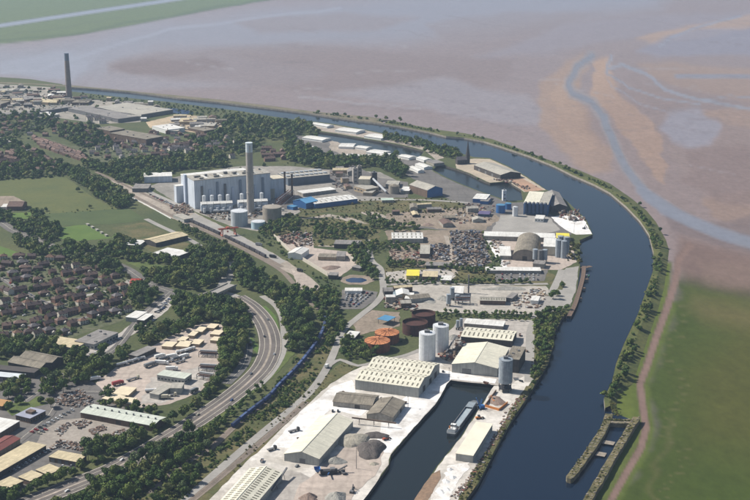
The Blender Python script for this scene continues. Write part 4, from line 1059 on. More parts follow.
# --- blue sheds
gable('blue_shed', 'bright blue shed with pale blue roof beside the thin chimneys', 'shed', (293, 200.6), (306, 203.4), (313, 199.6), 9, 13, 'y', wall=M_bluewall, roof=mat('roof_bright_blue', (.12, .33, .56), (.1, .28, .48), rough=.6, scale=.1))
flatbox('blue_annex', 'small blue annex at the left end of the blue shed', 'shed', (287, 206), (293, 207.3), (295, 205.5), 4.5, wall=M_bluewall, roof=M_blueroof)
gable('blue_shed', 'long shed with blue front and white roof with dark rooflights', 'shed', (315, 204), (357.5, 198.7), (352.5, 194.2), 7, 8.5, 'x', wall=M_bluewall, roof=M_whiteroof, sky=(1, 8))
flatbox('long_shed', 'long thin white-roofed shed behind the blue-fronted shed', 'shed', (303, 193.6), (336, 189.4), (333, 186.6), 5, roof=M_whiteroof, wall=M_block)
# cooling cells
ctr, rz, w, d = rect((288, 178.5), (330, 174.5), (326, 168.5), 12)
rt = empty('cooling_plant', (ctr.x, ctr.y, 0), rz, 'long dark blue-grey cooling plant with rows of roof fans', 'building')
MB().box(-w / 2, -d / 2, 0, w / 2, d / 2, 12).build('wall', mat('wall_slate_blue', (.12, .15, .19), (.09, .11, .14), rough=.7, scale=.1, wave=3, bump=.3), rt)
MB().box(-w / 2 - .3, -d / 2 - .3, 12.003, w / 2 + .3, d / 2 + .3, 12.6).build('roof', M_paleroof, rt)
for i in range(9):
    for j in range(2):
        o = MB().cyl(-w / 2 + (i + .5) * w / 9, (j - .5) * d * .5, 12.6, 14.6, w / 9 * .36, 14, r2=w / 9 * .42).build('fan_cowl', M_tankgrey, rt)
# --- aggregate / grain works in the middle
def tower(name, label, px, yb, wpx, h, wall, roof=None, depth=1.0, rz=.25, cat='building'):
    p = G(px, yb); w = wpx / ppm(px, yb)
    root = empty(name, (p.x, p.y, 0), rz, label, cat)
    MB().box(-w / 2, -w * depth / 2, 0, w / 2, w * depth / 2, h).build('wall', wall, root)
    MB().box(-w / 2 - .3, -w * depth / 2 - .3, h + .003, w / 2 + .3, w * depth / 2 + .3, h + .6).build('roof', roof or wall, root)
    MB().box(-w * .2, -w * depth * .2, h + .6, w * .15, w * depth * .15, h + 2.6).build('roof_unit', M_midsteel, root)
    for k in range(max(1, int(h / 6))):
        link('window', shared_box('window', w * .5, .16, 1.4, M_glass), root, (0, -w * depth / 2 - .02, 3 + k * 6))
    return root
def conveyor(label, p0, h0, p1, h1, m=M_midsteel, w=1.4):
    A, B = G(*p0), G(*p1); v = B - A; L = v.length
    rt = empty('conveyor', ((A.x + B.x) / 2, (A.y + B.y) / 2, 0), math.atan2(v.y, v.x), label, 'conveyor')
    MB().prism_y([(-L / 2, h0 - w / 2), (L / 2, h1 - w / 2), (L / 2, h1 + w / 2), (-L / 2, h0 + w / 2)], -w / 2, w / 2).build('belt_housing', m, rt)
    n = max(2, int(L / 12))
    for i in range(n):
        t = (i + .5) / n; z = h0 + (h1 - h0) * t
        tr = MB()
        for s in (-1, 1): tr.tube((-L / 2 + L * t, s * 1.5, 0), (-L / 2 + L * t, s * .5, z - w / 2), .18, 5)
        tr.build('trestle', M_darksteel, rt)
    return rt
tower('process_tower', 'left grey tower of the sandy-coloured works', 355, 183, 4.6, 25, M_stack, depth=1.1)
tower('process_tower', 'brown tower behind the grey tower of the sandy-coloured works', 359.4, 181.5, 4, 26, M_tankbrown)
flatbox('works_block', 'cream upper block of the sandy-coloured works', 'building', (359, 178.5), (369.5, 179.5), (371.5, 176.5), 17, wall=M_creamwall, roof=M_creamwall, windows=(4, 0, 5, 2))
flatbox('works_block', 'sand-coloured low block at the front of the works', 'building', (354, 186), (366, 189.5), (372, 185.5), 8, wall=M_tanwall, roof=M_paleroof, windows=(4, 0, 3, 2))
tower('process_tower', 'dark narrow tower right of the cream works block', 374, 187, 5.2, 24, M_darkwall, M_midsteel)
conveyor('pale sloping conveyor between the works tower and the brown silo house', (373, 189), 17, (386, 194), 4, M_silo, 2.2)
rt, r = tank('silo_house', 'squat brown round silo house at the end of the conveyor', 'silo', 394, 193, 5.4, 12, M_tankbrown, M_asb, dome=.3, n=20)
flatbox('low_shed', 'low tan shed in front of the sandy-coloured works', 'shed', (365, 191), (372, 193), (376, 190), 5, wall=M_tanwall, roof=M_paleroof)
flatbox('low_shed', 'low pale-green roofed shed right of the sandy-coloured works', 'shed', (382, 200.4), (394, 200), (395, 198), 4, wall=M_block, roof=mat('roof_mint', (.48, .58, .50), rough=.8, scale=.1))
flatbox('low_shed', 'low grey shed behind the squat silo house', 'shed', (386, 184), (398, 185), (400, 181), 5, wall=M_block, roof=M_paleroof)
flatbox('low_shed', 'second low grey shed right of the squat silo house', 'shed', (401, 190), (409, 191), (412, 187), 5, wall=M_block, roof=M_whiteroof)
gable('blue_gable_works', 'big pitched works with brown side and blue gable end', 'building', (409.5, 184.5), (427.4, 190.3), (446.2, 189.2), 12, 17, 'x', wall=M_bluewall, roof=M_paleroof, clad=M_brownwall)
gable('wharf_shed', 'long beige-roofed transit shed on the wharf', 'shed', (474, 165), (500.5, 175), (517, 171.6), 8, 12, 'x', wall=M_darkwall, roof=M_paleroof, doors=[('y-', -.6, 6, 5, M_midsteel), ('y-', -.1, 6, 5, M_midsteel), ('y-', .4, 6, 5, M_midsteel)])
# church with spire
p = G(466, 163.5)
rt = empty('church', (p.x, p.y, 0), .3, 'dark stone church with a tall thin spire by the canal', 'church')
MB().prism_x([(-5, 0), (5, 0), (5, 8), (0, 13), (-5, 8)], -18, 0).build('nave', M_darkwall, rt)
for s in (-1, 1): roof_slope(rt, 'roof', -18.4, .1, s * 5.4, 7.8, 0, 13.1, M_tile3)
MB().box(.02, -3, 0, 6, 3, 17).build('tower', M_darkwall, rt)
MB().cyl(3, 0, 17.003, 41, 3.6, 8, r2=.15).build('spire', M_darkwall, rt)
for i in range(4): link('window', shared_box('window', 1.2, .16, 3.2, M_glass), rt, (-15 + i * 4, -5.02, 3))

# --- blue plant on the quay
ctr, rz, w, d = rect((524, 203), (548, 205), (553, 193), 16)
rt = empty('blue_plant', (ctr.x, ctr.y, 0), rz, 'tall blue process building with navy hoppers along its front', 'building')
MB().box(-w / 2, -d / 2, 0, w / 2, d / 2, 16).build('wall', M_bluewall, rt)
MB().box(-w / 2 - .4, -d / 2 - .4, 16.003, w / 2 - .38 * w, d / 2 + .4, 17).build('roof', M_cream, rt)
MB().box(w / 2 - .37 * w, -d / 2 - .4, 16.003, w / 2 + .4, d / 2 + .4, 16.8).build('roof', M_paleroof, rt)
for i in range(6):
    x = -w / 2 + (i + .6) * w / 6.2
    MB().cyl(x, -d / 2 - 3, 4, 19, 2.6, 16).build('hopper', M_navy, rt)
    MB().cyl(x, -d / 2 - 3, 1, 3.99, .6, 16, r2=2.5).build('hopper_cone', M_navy, rt)
    MB().cyl(x, -d / 2 - 3, 19.003, 20.5, 2.6, 16, r2=.8).build('hopper_cap', M_midsteel, rt)
    for s in (-1, 1): MB().tube((x + s * 2.2, -d / 2 - 4, 0), (x + s * 2.2, -d / 2 - 4, 5), .25, 5).build('leg', M_navy, rt)
gable('quay_shed', 'grey-brown roofed shed on the quay right of the blue plant', 'shed', (551, 205), (567, 206.5), (559, 192.5), 9, 13, 'y', wall=M_darkwall, roof=M_greyroof)
tank('blue_tank', 'bright blue tank left of the blue plant', 'tank', 500.5, 212.5, 4.6, 12, M_bluewall, M_blueroof, dome=.1)
tank('blue_tank', 'smaller blue tank right behind the bright blue tank', 'tank', 508, 209, 3.2, 9, M_bluewall, M_blueroof, dome=.1)
tank('white_silo', 'slim white silo in front of the blue plant', 'silo', 515, 216, 2.7, 14, M_silo, dome=.3)
tower('white_tower', 'slim pale tower at the corner of the dock basin', 504, 200.5, 3.6, 16, M_silo)
flatbox('white_cabin', 'white cabin on the asphalt before the blue plant', 'building', (535, 218), (543.5, 219), (545, 215.5), 5, wall=M_whitepaint, roof=M_whiteroof, windows=(3, 0, 2, 1.4))
flatbox('small_shed', 'white-roofed shed with blue wall by the basin corner', 'shed', (475, 196), (486, 199.5), (490, 194.5), 6, wall=M_bluewall, roof=M_whiteroof)
flatbox('small_shed', 'blue-sided shed left of the bright blue tank', 'shed', (481, 200), (488, 201.5), (491, 198), 5, wall=M_bluewall, roof=M_greyroof)
flatbox('small_shed', 'purple-blue low store among scrap left of the blue tank', 'shed', (478.5, 213), (489, 214.6), (491, 211.5), 4, wall=M_navy, roof=mat('roof_purple', (.12, .10, .20), rough=.7, scale=.2))
# --- white salt yard
flatbox('yard_shed', 'long white-roofed shed along the top of the white yard', 'shed', (484, 236), (555, 238), (556, 233.5), 6, wall=M_block, roof=M_whiteroof)
flatbox('yellow_shed', 'small shed with bright yellow roof at the canal side', 'shed', (556.6, 238), (569.5, 238.4), (569, 233.5), 6, wall=M_block, roof=M_yellowroof)
ctr, rz, w, d = rect((512.5, 260), (537, 261.5), (541, 244), 0)
rt = empty('arched_store', (ctr.x, ctr.y, 0), rz, 'big grey-brown barrel-vaulted store in the white yard', 'warehouse')
arc = [(w / 2 * math.cos(math.pi * i / 14), 4 + 11 * math.sin(math.pi * i / 14)) for i in range(15)]
MB().prism_y([(w / 2, 0)] + arc + [(-w / 2, 0)], -d / 2, d / 2).build('wall', mat('wall_vault_end', (.26, .225, .19), (.2, .175, .15), rough=.9, scale=.1, fine=(.4, .12)), rt)
vl = MB()
for i in range(14):
    (xa, za), (xb, zb) = arc[i], arc[i + 1]
    k = 1.02
    vl.add([(xa * k, -d / 2 - .5, za + .25), (xb * k, -d / 2 - .5, zb + .25), (xb * k, d / 2 + .5, zb + .25), (xa * k, d / 2 + .5, za + .25)], [(0, 1, 2, 3)])
vl.build('roof', M_asbY, rt)
link('door', shared_box('door', 6, .3, 6, M_darkwall), rt, (0, -d / 2 - .02, 0))
flatbox('salt_shed', 'white-roofed shed left of the barrel-vaulted store', 'shed', (500, 254), (511, 256), (510, 246.5), 5, wall=M_block, roof=M_whiteroof)
flatbox('cream_hall', 'cream flat-roofed hall between the vaulted store and tall silos', 'building', (543.5, 246), (556, 247), (556.5, 238.5), 12, wall=M_creamwall, roof=M_whiteroof)
for i, (x, yb) in enumerate(((558, 257), (563.5, 258), (560, 253), (566, 254))):
    tank('tall_silo', ['front left', 'front right', 'rear left', 'rear right'][i] + ' of four tall grey silos by the canal quay', 'silo', x, yb, 3.0, 23, M_steel, dome=.2, n=18)
for i, (x, yb) in enumerate(((535, 262), (540, 263), (544.6, 262.4))):
    tank('hopper_silo', ['left', 'middle', 'right'][i] + ' of three dark silos in front of the vaulted store', 'silo', x, yb, 2.5, 17, M_steel if i != 1 else M_midsteel, dome=.2, n=16, legs=4, rails=False)
flatbox('loading_block', 'low grey loading block below the three dark silos', 'building', (533, 263.5), (544, 264.5), (546, 261), 6, wall=M_block, roof=M_greyroof)
flatbox('yard_shed', 'long white-roofed strip shed along the car park', 'shed', (486, 270.5), (541, 271), (541.5, 267.5), 4, wall=M_block, roof=M_whiteroof, group=None)
# --- middle plots
gable('truss_shed', 'long white-roofed shed with striped bays north of the scrap', 'shed', (392, 238.6), (423, 238.6), (423, 232.6), 6, 7.5, 'x', wall=M_greywall, roof=M_whiteroof, sky=(1, 7), spans=2)
flatbox('grey_store', 'grey-roofed store beside the smaller scrap heap', 'building', (420, 253), (429.5, 254), (430, 245), 6, wall=M_brownwall, roof=M_paleroof)
flatbox('dark_store', 'long dark low store below the scrap heap', 'building', (426, 265.6), (450, 266), (450, 262.6), 4, wall=M_darkwall, roof=M_greyroof)
flatbox('yellow_store', 'yellow-roofed store with pale yellow walls', 'building', (406.5, 275), (419, 276), (419.5, 270), 5, wall=mat('wall_yellow', (.62, .55, .16), rough=.8, scale=.1), roof=M_yellowroof)
flatbox('tan_store', 'tan-roofed store right of the yellow store', 'building', (422.5, 276.5), (437.5, 277), (438, 271.5), 5, wall=M_brownwall, roof=M_tanroof)
flatbox('white_store', 'small white-roofed building right of the tan store', 'building', (441, 279), (451, 280.4), (452, 276), 4, wall=M_block, roof=M_whiteroof)
flatbox('depot_hall', 'dark-fronted hall on the waste ground', 'building', (334, 244), (360, 244.6), (361, 240.6), 6, wall=M_darkwall, roof=M_greyroof)
gable('corrugated_shed', 'long ribbed grey shed on the gravel yard', 'shed', (480, 300.5), (505.5, 301), (506, 297.4), 5, 6.5, 'x', wall=M_brownwall, roof=M_paleroof, sky=(1, 10))
flatbox('plant_roof', 'white-roofed control building of the batching plant', 'building', (451, 293), (463, 293.5), (464, 286.5), 8, wall=M_greywall, roof=M_whiteroof)
for i, (x, yb, h) in enumerate(((448.5, 306, 14), (452, 300, 15), (457, 303, 10))):
    tank('batch_silo', ['front', 'rear', 'right-hand'][i] + ' grey silo of the batching plant', 'silo', x, yb, 2.3, h, M_steel, dome=.2, n=16, legs=3, rails=False)
pipe_rack('steel_gantry', 'grey steel frame of the batching plant', 455, 304, 470, 304, 8, 8, 2, M_midsteel)
stack('mast_chimney', 'thin dark vent stack of the batching plant', 468.3, 293, 22, .7, .5, M_midsteel)
flatbox('site_office', 'blue-grey roofed cabin west of the gravel yard', 'building', (393, 295), (402, 296), (403, 290), 5, wall=M_block, roof=mat('roof_bluegrey', (.25, .31, .34), rough=.8, scale=.2))
flatbox('site_office', 'pale cabin beside the blue-grey cabin', 'building', (405, 298), (412, 299), (414, 293), 5, wall=M_creamwall, roof=M_whiteroof)
flatbox('site_office', 'small white building at the right end of the gravel yard', 'building', (531, 299.5), (538, 301), (540, 296.5), 5, wall=M_whitepaint, roof=M_whiteroof)
flatbox('site_office', 'dark grey store right of the ribbed shed', 'building', (507, 297), (512, 298.5), (518, 293.5), 5, wall=M_midsteel, roof=M_greyroof)
flatbox('yard_office', 'long white-roofed cabin at the top of the vehicle yard', 'building', (345, 291), (362, 291), (363, 288), 3.5, wall=M_whitepaint, roof=M_whiteroof)
# --- walled yard
gable('white_shed', 'white gabled shed in the walled yard', 'shed', (292, 250.5), (301, 254.5), (309, 249), 7, 9, 'y', wall=M_whitepaint, roof=M_whiteroof)
flatbox('brown_store', 'long brown flat-roofed store in the walled yard', 'building', (318, 257), (336, 257.5), (337, 254), 4.5, wall=M_tanwall, roof=M_asb)
flatbox('brown_store', 'grey store with dark front in the walled yard', 'building', (336.5, 256), (345, 256.6), (346, 251.5), 6, wall=M_block, roof=M_greyroof)
flatbox('brown_store', 'small dark store near the lagoon in the walled yard', 'building', (352, 267), (360, 268.5), (362, 266), 4, wall=M_darkwall, roof=M_greyroof)
flatbox('brown_store', 'dark end store at the lower corner of the walled yard', 'building', (329, 274), (337, 275.6), (338.5, 272.6), 5, wall=M_darkwall, roof=M_greyroof)
def wall_run(label, pts, h, m=None, t=.5):
    """free-standing wall along traced points, one panel per bay"""
    c = smooth_path([G(x, y) for x, y in pts], 9)
    m = m or mat('wall_concrete_panel', (.55, .50, .43), (.45, .41, .35), rough=.9, scale=.2)
    root = empty('boundary_wall', (c[0].x, c[0].y, 0), 0, label, 'wall')
    for a, b in zip(c[:-1], c[1:]):
        v = b - a; L = v.length
        if L < .5: continue
        o = link('wall_panel', shared_box('wall_panel', round(L * 4) / 4 - .12, t, h, m), root, ((a.x + b.x) / 2 - c[0].x, (a.y + b.y) / 2 - c[0].y, 0), math.atan2(v.y, v.x))
wall_run('pale concrete panel wall left of the white gabled shed', [(274, 237.5), (284, 247), (295, 258)], 5)
wall_run('pale concrete panel wall below the walled yard', [(303, 261), (316, 269), (328, 276.5)], 5)
wall_run('long low white barrier along the terminal sidings', [(80, 172.6), (104, 183.5), (134, 199), (152, 208.5), (171, 219)], 1.6, M_whitepaint)
wall_run('pale concrete panel wall right of the walled yard', [(348, 258.5), (360, 265.5)], 5)

# --- lower left works
gable('factory', 'dark twin-gabled factory among trees at the left edge', 'factory', (8, 362), (40, 368.5), (61, 357), 7, 10, 'x', spans=2, wall=M_darkwall, roof=M_asb)
flatbox('factory_annex', 'dark lean-to in front of the twin-gabled factory', 'factory', (-20, 368), (34, 373), (40, 369), 6, wall=M_darkwall, roof=mat('roof_dark', (.085, .075, .07), rough=.9, scale=.1))
flatbox('flat_unit', 'white flat-roofed unit below the twin-gabled factory', 'building', (-30, 374), (20, 378.5), (26, 374.5), 5, wall=M_darkwall, roof=mat('roof_pale_blue', (.58, .62, .64), rough=.8, scale=.1), doors=4)
flatbox('flat_works', 'flat works with sandy-cream roof beside the estate', 'building', (46, 344), (75, 348.5), (90, 341.5), 5, wall=M_greywall, roof=M_tanroof, windows=(7, 0, 1.5, 1.8))
flatbox('flat_works', 'flat works with mottled grey roof beside the estate', 'building', (75, 341), (94, 344.6), (118, 332.8), 6, wall=M_greywall, roof=M_greyroof, windows=(5, 0, 1.5, 1.8), units=4)
flatbox('white_unit', 'left of two small white-roofed units by the car depot', 'building', (127.5, 316), (137, 318.4), (147, 312.2), 5, wall=M_greywall, roof=M_whiteroof)
flatbox('white_unit', 'right of two small white-roofed units by the car depot', 'building', (138.5, 319), (144, 320.6), (153, 314.4), 5, wall=M_darkwall, roof=M_whiteroof)
gable('red_building', 'bright red-roofed building at the edge of the estate', 'building', (131, 281.5), (139.5, 283), (143, 279), 4, 6.5, 'x', wall=M_redroof, roof=M_redroof)
flatbox('dark_unit', 'long dark-fronted unit at the top of the lorry yard', 'building', (132, 353), (137, 356.5), (156, 348), 5, wall=M_darkwall, roof=M_greyroof)
gable('long_factory', 'very long pale green-white roofed factory with brick walls', 'factory', (80.5, 412.5), (153, 426), (165, 417.5), 5.5, 7, 'x', wall=M_brownwall, roof=M_greenwhite, vents=10, doors=[('y-', .05, 5, 4, M_darkwall)])
flatbox('unit_terrace', 'long terrace of units with tan roof running off the left edge', 'building', (-33, 476), (-20, 483.5), (46, 445.6), 5, wall=M_darkwall, roof=M_tanroof)
flatbox('small_unit', 'tan-roofed unit nearest the trees right of the terrace', 'building', (49, 457), (77, 462.3), (86.5, 456), 4.5, wall=M_brownwall, roof=M_tanroof, doors=4)
flatbox('small_unit', 'upper of three staggered tan-roofed units by the trees', 'building', (36, 470), (48, 475), (60, 468.6), 4.5, wall=M_brownwall, roof=M_tanroof)
flatbox('small_unit', 'middle of three staggered tan-roofed units by the trees', 'building', (18.5, 477), (30, 481.3), (43, 475), 4.5, wall=M_brownwall, roof=M_tanroof)
flatbox('small_unit', 'lowest of three staggered tan-roofed units by the trees', 'building', (-5, 484), (8, 488.5), (23, 481.3), 4.5, wall=M_brownwall, roof=M_tanroof)
gable('maroon_unit', 'maroon-roofed unit with tan walls at the left edge', 'building', (-14, 447.5), (-1, 451.5), (20, 438.8), 5, 6.5, 'y', wall=M_tanwall, roof=M_maroon)
flatbox('white_factory', 'white-roofed factory at the left edge above the maroon roof', 'factory', (-34, 427), (0, 433), (21.5, 421.6), 6, wall=M_brownwall, roof=M_whiteroof)
rt = flatbox('office', 'flat blue-grey roofed office with roof cabin on a lawn', 'office', (15, 415.4), (30, 418.7), (45.5, 411), 5, wall=M_brownwall, roof=mat('roof_lavender', (.32, .33, .40), (.26, .27, .33), rough=.8, scale=.1), windows=(6, 0, 1.5, 1.6))
MB().box(-3, -3, 5.36, 4, 3, 7.5).build('roof_cabin', M_brownwall, rt)
flatbox('orange_unit', 'small unit with sandy-orange roof at the left edge', 'building', (-14, 404), (2, 406.5), (10, 401), 4, wall=M_brownwall, roof=M_orangeroof)
# lorry yard
flatbox('depot_office', 'pale green-roofed depot building in the lorry yard', 'building', (157, 375), (184.5, 379), (188, 373.5), 6, wall=M_greywall, roof=M_greenwhite, windows=(8, 0, 2, 1.6))
flatbox('depot_shed', 'grey shed lying diagonally below the depot building', 'shed', (153.5, 391), (158.5, 395), (175, 385), 5, wall=M_greywall, roof=M_paleroof)
flatbox('depot_shed', 'square grey shed at the end of the diagonal shed', 'shed', (171, 386.5), (181.5, 388.5), (184, 383), 6, wall=M_greywall, roof=M_paleroof)
k = 0
for a, b, c, w_ in (((163, 345), (172, 347), (177, 342.5), 'by the dark-fronted unit'), ((178, 340), (184, 341.4), (189, 337.4), 'second from the top corner of the lorry yard'), ((195, 331), (202, 332), (207, 327.5), 'topmost in the long row below the woods'),
                    ((177, 345), (188, 347), (193, 341.5), 'behind the white tankers'), ((191, 343), (199, 344.5), (204, 340), 'right of the store behind the tankers'), ((207, 327), (214, 328.5), (219, 324.5), 'in the top right corner of the lorry yard'),
                    ((210, 334), (219, 335), (224, 331), 'below the top right corner of the lorry yard'), ((211, 339.5), (218, 341), (222, 337.5), 'lowest of three at the right of the lorry yard'), ((188.5, 335), (194, 336), (199, 331.5), 'in the middle of the long row below the woods'),
                    ((115, 392), (128, 395.6), (136.5, 388), 'with steep dark side below the trailers'), ((102, 398.5), (116, 401.5), (123.5, 396), 'leftmost of three beside the long factory'), ((120, 401), (131, 404), (137, 398.5), 'nearest the vents of the long factory')):
    flatbox('covered_stack', 'cream-topped covered store ' + w_, 'store', a, b, c, 3.2, wall=M_tanwall, roof=mat('roof_buff', (.68, .58, .42), (.58, .5, .36), rough=.85, scale=.2))
for i, (x0, y0, x1, y1) in enumerate(((200, 356, 217, 357), (200, 370, 216, 371), (199, 378, 212, 380))):
    pipe_rack('loading_rack', ['upper', 'middle', 'lower'][i] + ' dark loading rack against the woods', x0, y0, x1, y1, 8, 5, 2, M_darksteel)
# clubhouse and sports stand
gable('clubhouse', 'red-brick clubhouse with pale gables by the dry field', 'building', (10, 204), (22, 206.6), (27, 202), 6, 10, 'x', wall=M_brick, roof=M_tile2)
flatbox('clubhouse_annex', 'white flat annex of the clubhouse', 'building', (3, 205), (10, 207), (13, 204), 4, wall=M_whitepaint, roof=M_whiteroof)
for i in range(5):
    flatbox('sports_hut', nth(i) + ' small white hut from the top along the playing field', 'hut', (86 + i * 4.6, 223.6 + i * 2.7), (87.6 + i * 4.6, 224.5 + i * 2.7), (89 + i * 4.6, 223.9 + i * 2.7), 2.0, wall=M_block, roof=M_paleroof, group='huts along the playing field')
gable('yard_warehouse', 'cream-roofed warehouse with dark front below the railway', 'warehouse', (146, 239), (156, 243), (188, 235.2), 6, 8, 'y', wall=M_darkwall, roof=M_tanroof)
flatbox('yard_warehouse', 'white-roofed low building left of the cream-roofed warehouse', 'building', (127, 243), (139, 245.5), (146, 240.5), 4, wall=M_block, roof=M_whiteroof)
flatbox('yard_warehouse', 'large white flat roof below the cream-roofed warehouse', 'building', (153, 253), (176, 257), (178, 249.5), 5, wall=M_darkwall, roof=M_whiteroof)
flatbox('rail_office', 'grey rail office by the sidings left of the power plant', 'building', (134, 186), (148, 188.5), (151, 184), 6, wall=M_midsteel, roof=M_greyroof)
flatbox('gatehouse', 'pale gatehouse beside the sidings and gantry', 'building', (173, 215), (184, 219.5), (188, 216), 5, wall=M_greywall, roof=M_paleroof)
flatbox('link_shed', 'white flat-roofed shed left behind the power plant', 'shed', (144, 177), (172, 176), (176, 172), 10, wall=M_palewall, roof=M_whiteroof)
# --- white sheds along the upper docks
wd = [((309, 123.6), (327, 126.4), (329, 124.4)), ((335, 130), (356, 132.4), (359, 129.2)), ((364, 136), (381, 138.5), (385, 135)), ((302, 137.6), (322, 140.4), (326, 137.6)), ((340, 145), (353, 147), (356, 143.6)),
      ((355, 147.2), (366, 148.6), (368, 146.4)), ((366, 152), (382, 154), (385, 150.6)), ((381, 154.4), (392, 156), (395, 153.4)), ((398, 156), (409, 158), (411, 155.4)), ((344, 156), (358, 157.6), (361, 154.6)),
      ((362, 156), (376, 160), (379, 157.6)), ((350, 160.5), (361, 161.6), (363, 159.6)), ((294, 146), (306, 148.5), (310, 145.6)), ((415, 164), (424, 167.6), (428, 165)), ((409, 167), (418, 171), (421, 169)), ((416, 157.6), (424, 160.2), (427, 157.6))]
wd.sort(key=lambda q: q[0][0])
for i, (a, b, c) in enumerate(wd):
    gable('dock_store', nth(i) + ' low white store from the left round the upper docks', 'shed', a, b, c, 4, 5.5, 'x', wall=M_whitepaint, roof=M_whiteroof, group='white stores round the upper docks')
flatbox('lock_house', 'small grey house on the swing-bridge island', 'building', (426, 160.6), (434, 163.6), (440, 161), 5, wall=M_block, roof=M_greyroof)
# --- upper left works
ul = [((93, 107.6), (139, 115), (150, 106), 8, M_midsteel, M_paleroof, 'largest flat grey works roof near the lone chimney'), ((68, 108), (118, 119), (126, 113.6), 8, M_midsteel, M_greyroof, 'long dark grey works below the largest roof'),
      ((-20, 91), (24, 90.4), (50, 88), 6, M_creamwall, M_paleroof, 'pale long shed at the far left edge'), ((0, 115), (38, 112.6), (40, 110.5), 7, M_midsteel, M_greyroof, 'left half of the long grey line of works'), ((39, 111.6), (71, 106.8), (72, 105), 7, M_midsteel, M_greyroof, 'right half of the long grey line of works'),
      ((110, 133), (146, 139.4), (150, 134), 12, M_brownwall, M_asb, 'big dull brown block above the terraces'), ((96, 128), (110, 131), (116, 127), 10, M_brownwall, M_asb, 'smaller brown block left of the big brown block'),
      ((152, 126), (167, 130), (174, 125), 8, M_whitepaint, M_whiteroof, 'bright white building beside the sandy yard'), ((169, 129), (178, 131), (182, 128), 6, M_greywall, M_paleroof, 'low grey building right of the bright white one'),
      ((180, 120), (196, 121.6), (198, 118), 6, M_tanwall, M_tanroof, 'tan shed in the sandy yard'), ((200, 124), (214, 126), (217, 122.6), 5, M_tanwall, M_paleroof, 'pale shed in the sandy yard'), ((188, 128), (204, 131), (208, 127.6), 5, M_brownwall, M_asb, 'brown shed at the front of the sandy yard'),
      ((10, 98), (26, 99.6), (30, 97), 6, M_brownwall, M_greyroof, 'brown works shed behind the long grey line'), ((30, 101), (48, 102.6), (52, 99.6), 6, M_tanwall, M_tanroof, 'tan works shed behind the long grey line'), ((52, 96), (62, 97.4), (66, 95), 7, M_brownwall, M_tile2, 'red-brown works shed left of the lone chimney'),
      ((74, 101), (88, 102.5), (92, 99.6), 6, M_brownwall, M_asb, 'brown works shed right of the lone chimney'), ((38, 113), (50, 115.4), (54, 113), 5, M_creamwall, M_whiteroof, 'white shed below the long grey line'), ((-30, 104), (-2, 105), (6, 101), 7, M_brownwall, M_asb, 'brown works shed at the far left edge')]
for a, b, c, h, wl_, rf_, lb in ul:
    flatbox('works_shed', lb, 'works', a, b, c, h, wall=wl_, roof=rf_, units=3)

# ------------------------------------------------------------------ bridge, lock, jetties
def bridge():
    A, B = G(207, 296, 6), G(232, 284.5, 6); v = B - A; L = v.length
    rt = empty('road_bridge', ((A.x + B.x) / 2, (A.y + B.y) / 2, 0), math.atan2(v.y, v.x), 'flat concrete road bridge over the dual carriageway among the woods', 'bridge')
    MB().box(-L / 2, -7, 5, L / 2, 7, 6.2).build('deck', M_road, rt)
    for s in (-1, 1):
        MB().box(-L / 2, s * 6.4 - .3, 6.21, L / 2, s * 6.4 + .3, 7.3).build('parapet', M_block, rt)
        MB().box(s * L * .42 - 1.5, -7.2, 0, s * L * .42 + 1.5, 7.2, 4.99).build('abutment', M_block, rt)
    MB().box(-1, -5.5, 0, 1, 5.5, 4.99).build('pier', M_block, rt)
bridge()

lp = G(606, 440)
LOCK = empty('ruined_lock', (lp.x, lp.y, 0), 0, 'ruined overgrown stone lock between the canal and the marsh', 'lock')
def wall_strip(cl, hw_px, z, m_top, m_side, round_end=True):
    """long ruined pier: traced centre line widened by hw_px"""
    P = [G(x, y, z) for x, y in cl]
    c = smooth_path(P, 6); w = hw_px / ppm(*cl[0])
    r = random.Random(len(c))
    a = [p + Vector((r.uniform(-.5, .5), r.uniform(-.5, .5))) for p in offset_path(c, -w)]; b = [p + Vector((r.uniform(-.5, .5), r.uniform(-.5, .5))) for p in offset_path(c, w)]
    if round_end:
        d = (c[-1] - c[-2]).normalized(); e = [c[-1] + d * w * .9 + (b[-1] - a[-1]) * .25, c[-1] + d * w * .9 - (b[-1] - a[-1]) * .25]
    else: e = []
    loop = [(p.x, p.y) for p in b] + [(p.x, p.y) for p in e] + [(p.x, p.y) for p in reversed(a)]
    ox, oy = lp.x, lp.y
    loop = [(x - ox, y - oy) for x, y in loop]
    fl, tri = tess([loop]); n = len(fl)
    rt = LOCK
    me = bpy.data.meshes.new('wall_top'); me.from_pydata([(x, y, z) for x, y in fl], [], up(fl, tri)); me.materials.append(m_top); me.update(); link('wall_top', me, rt)
    vs = [(x, y, z) for x, y in fl] + [(x, y, -6) for x, y in fl]
    me = bpy.data.meshes.new('stone_face'); me.from_pydata(vs, [], [(i, (i + 1) % n, (i + 1) % n + n, i + n) for i in range(n)]); me.materials.append(m_side); me.update(); link('stone_face', me, rt)
    # loose coping stones along both edges
    cs = MB()
    for p in offset_path(c, -w + 1.3) + offset_path(c, w - 1.3):
        if r.random() < .8:
            s = r.uniform(.4, .95); x, y = p.x - ox + r.uniform(-1, 1) * .6, p.y - oy + r.uniform(-1, 1) * .6
            cs.box(x - s, y - s * .7, z - .1, x + s, y + s * .7, z + r.uniform(.3, .8))
    o = cs.build('coping_stones', M_rubble, rt); o['kind'] = 'stuff'
    return rt
M_locktop = mat('lock_top', (.17, .14, .075), (.07, .07, .03), rough=.95, scale=.12, fine=(.5, .3))
wall_strip([(609, 414), (604, 428), (594, 444), (582, 461), (570, 477)], 3.6, 1.2, M_locktop, M_stone)
wall_strip([(637, 417), (627, 433), (612, 458), (598, 482), (586, 502), (572, 526)], 3.6, 1.2, M_locktop, M_stone)
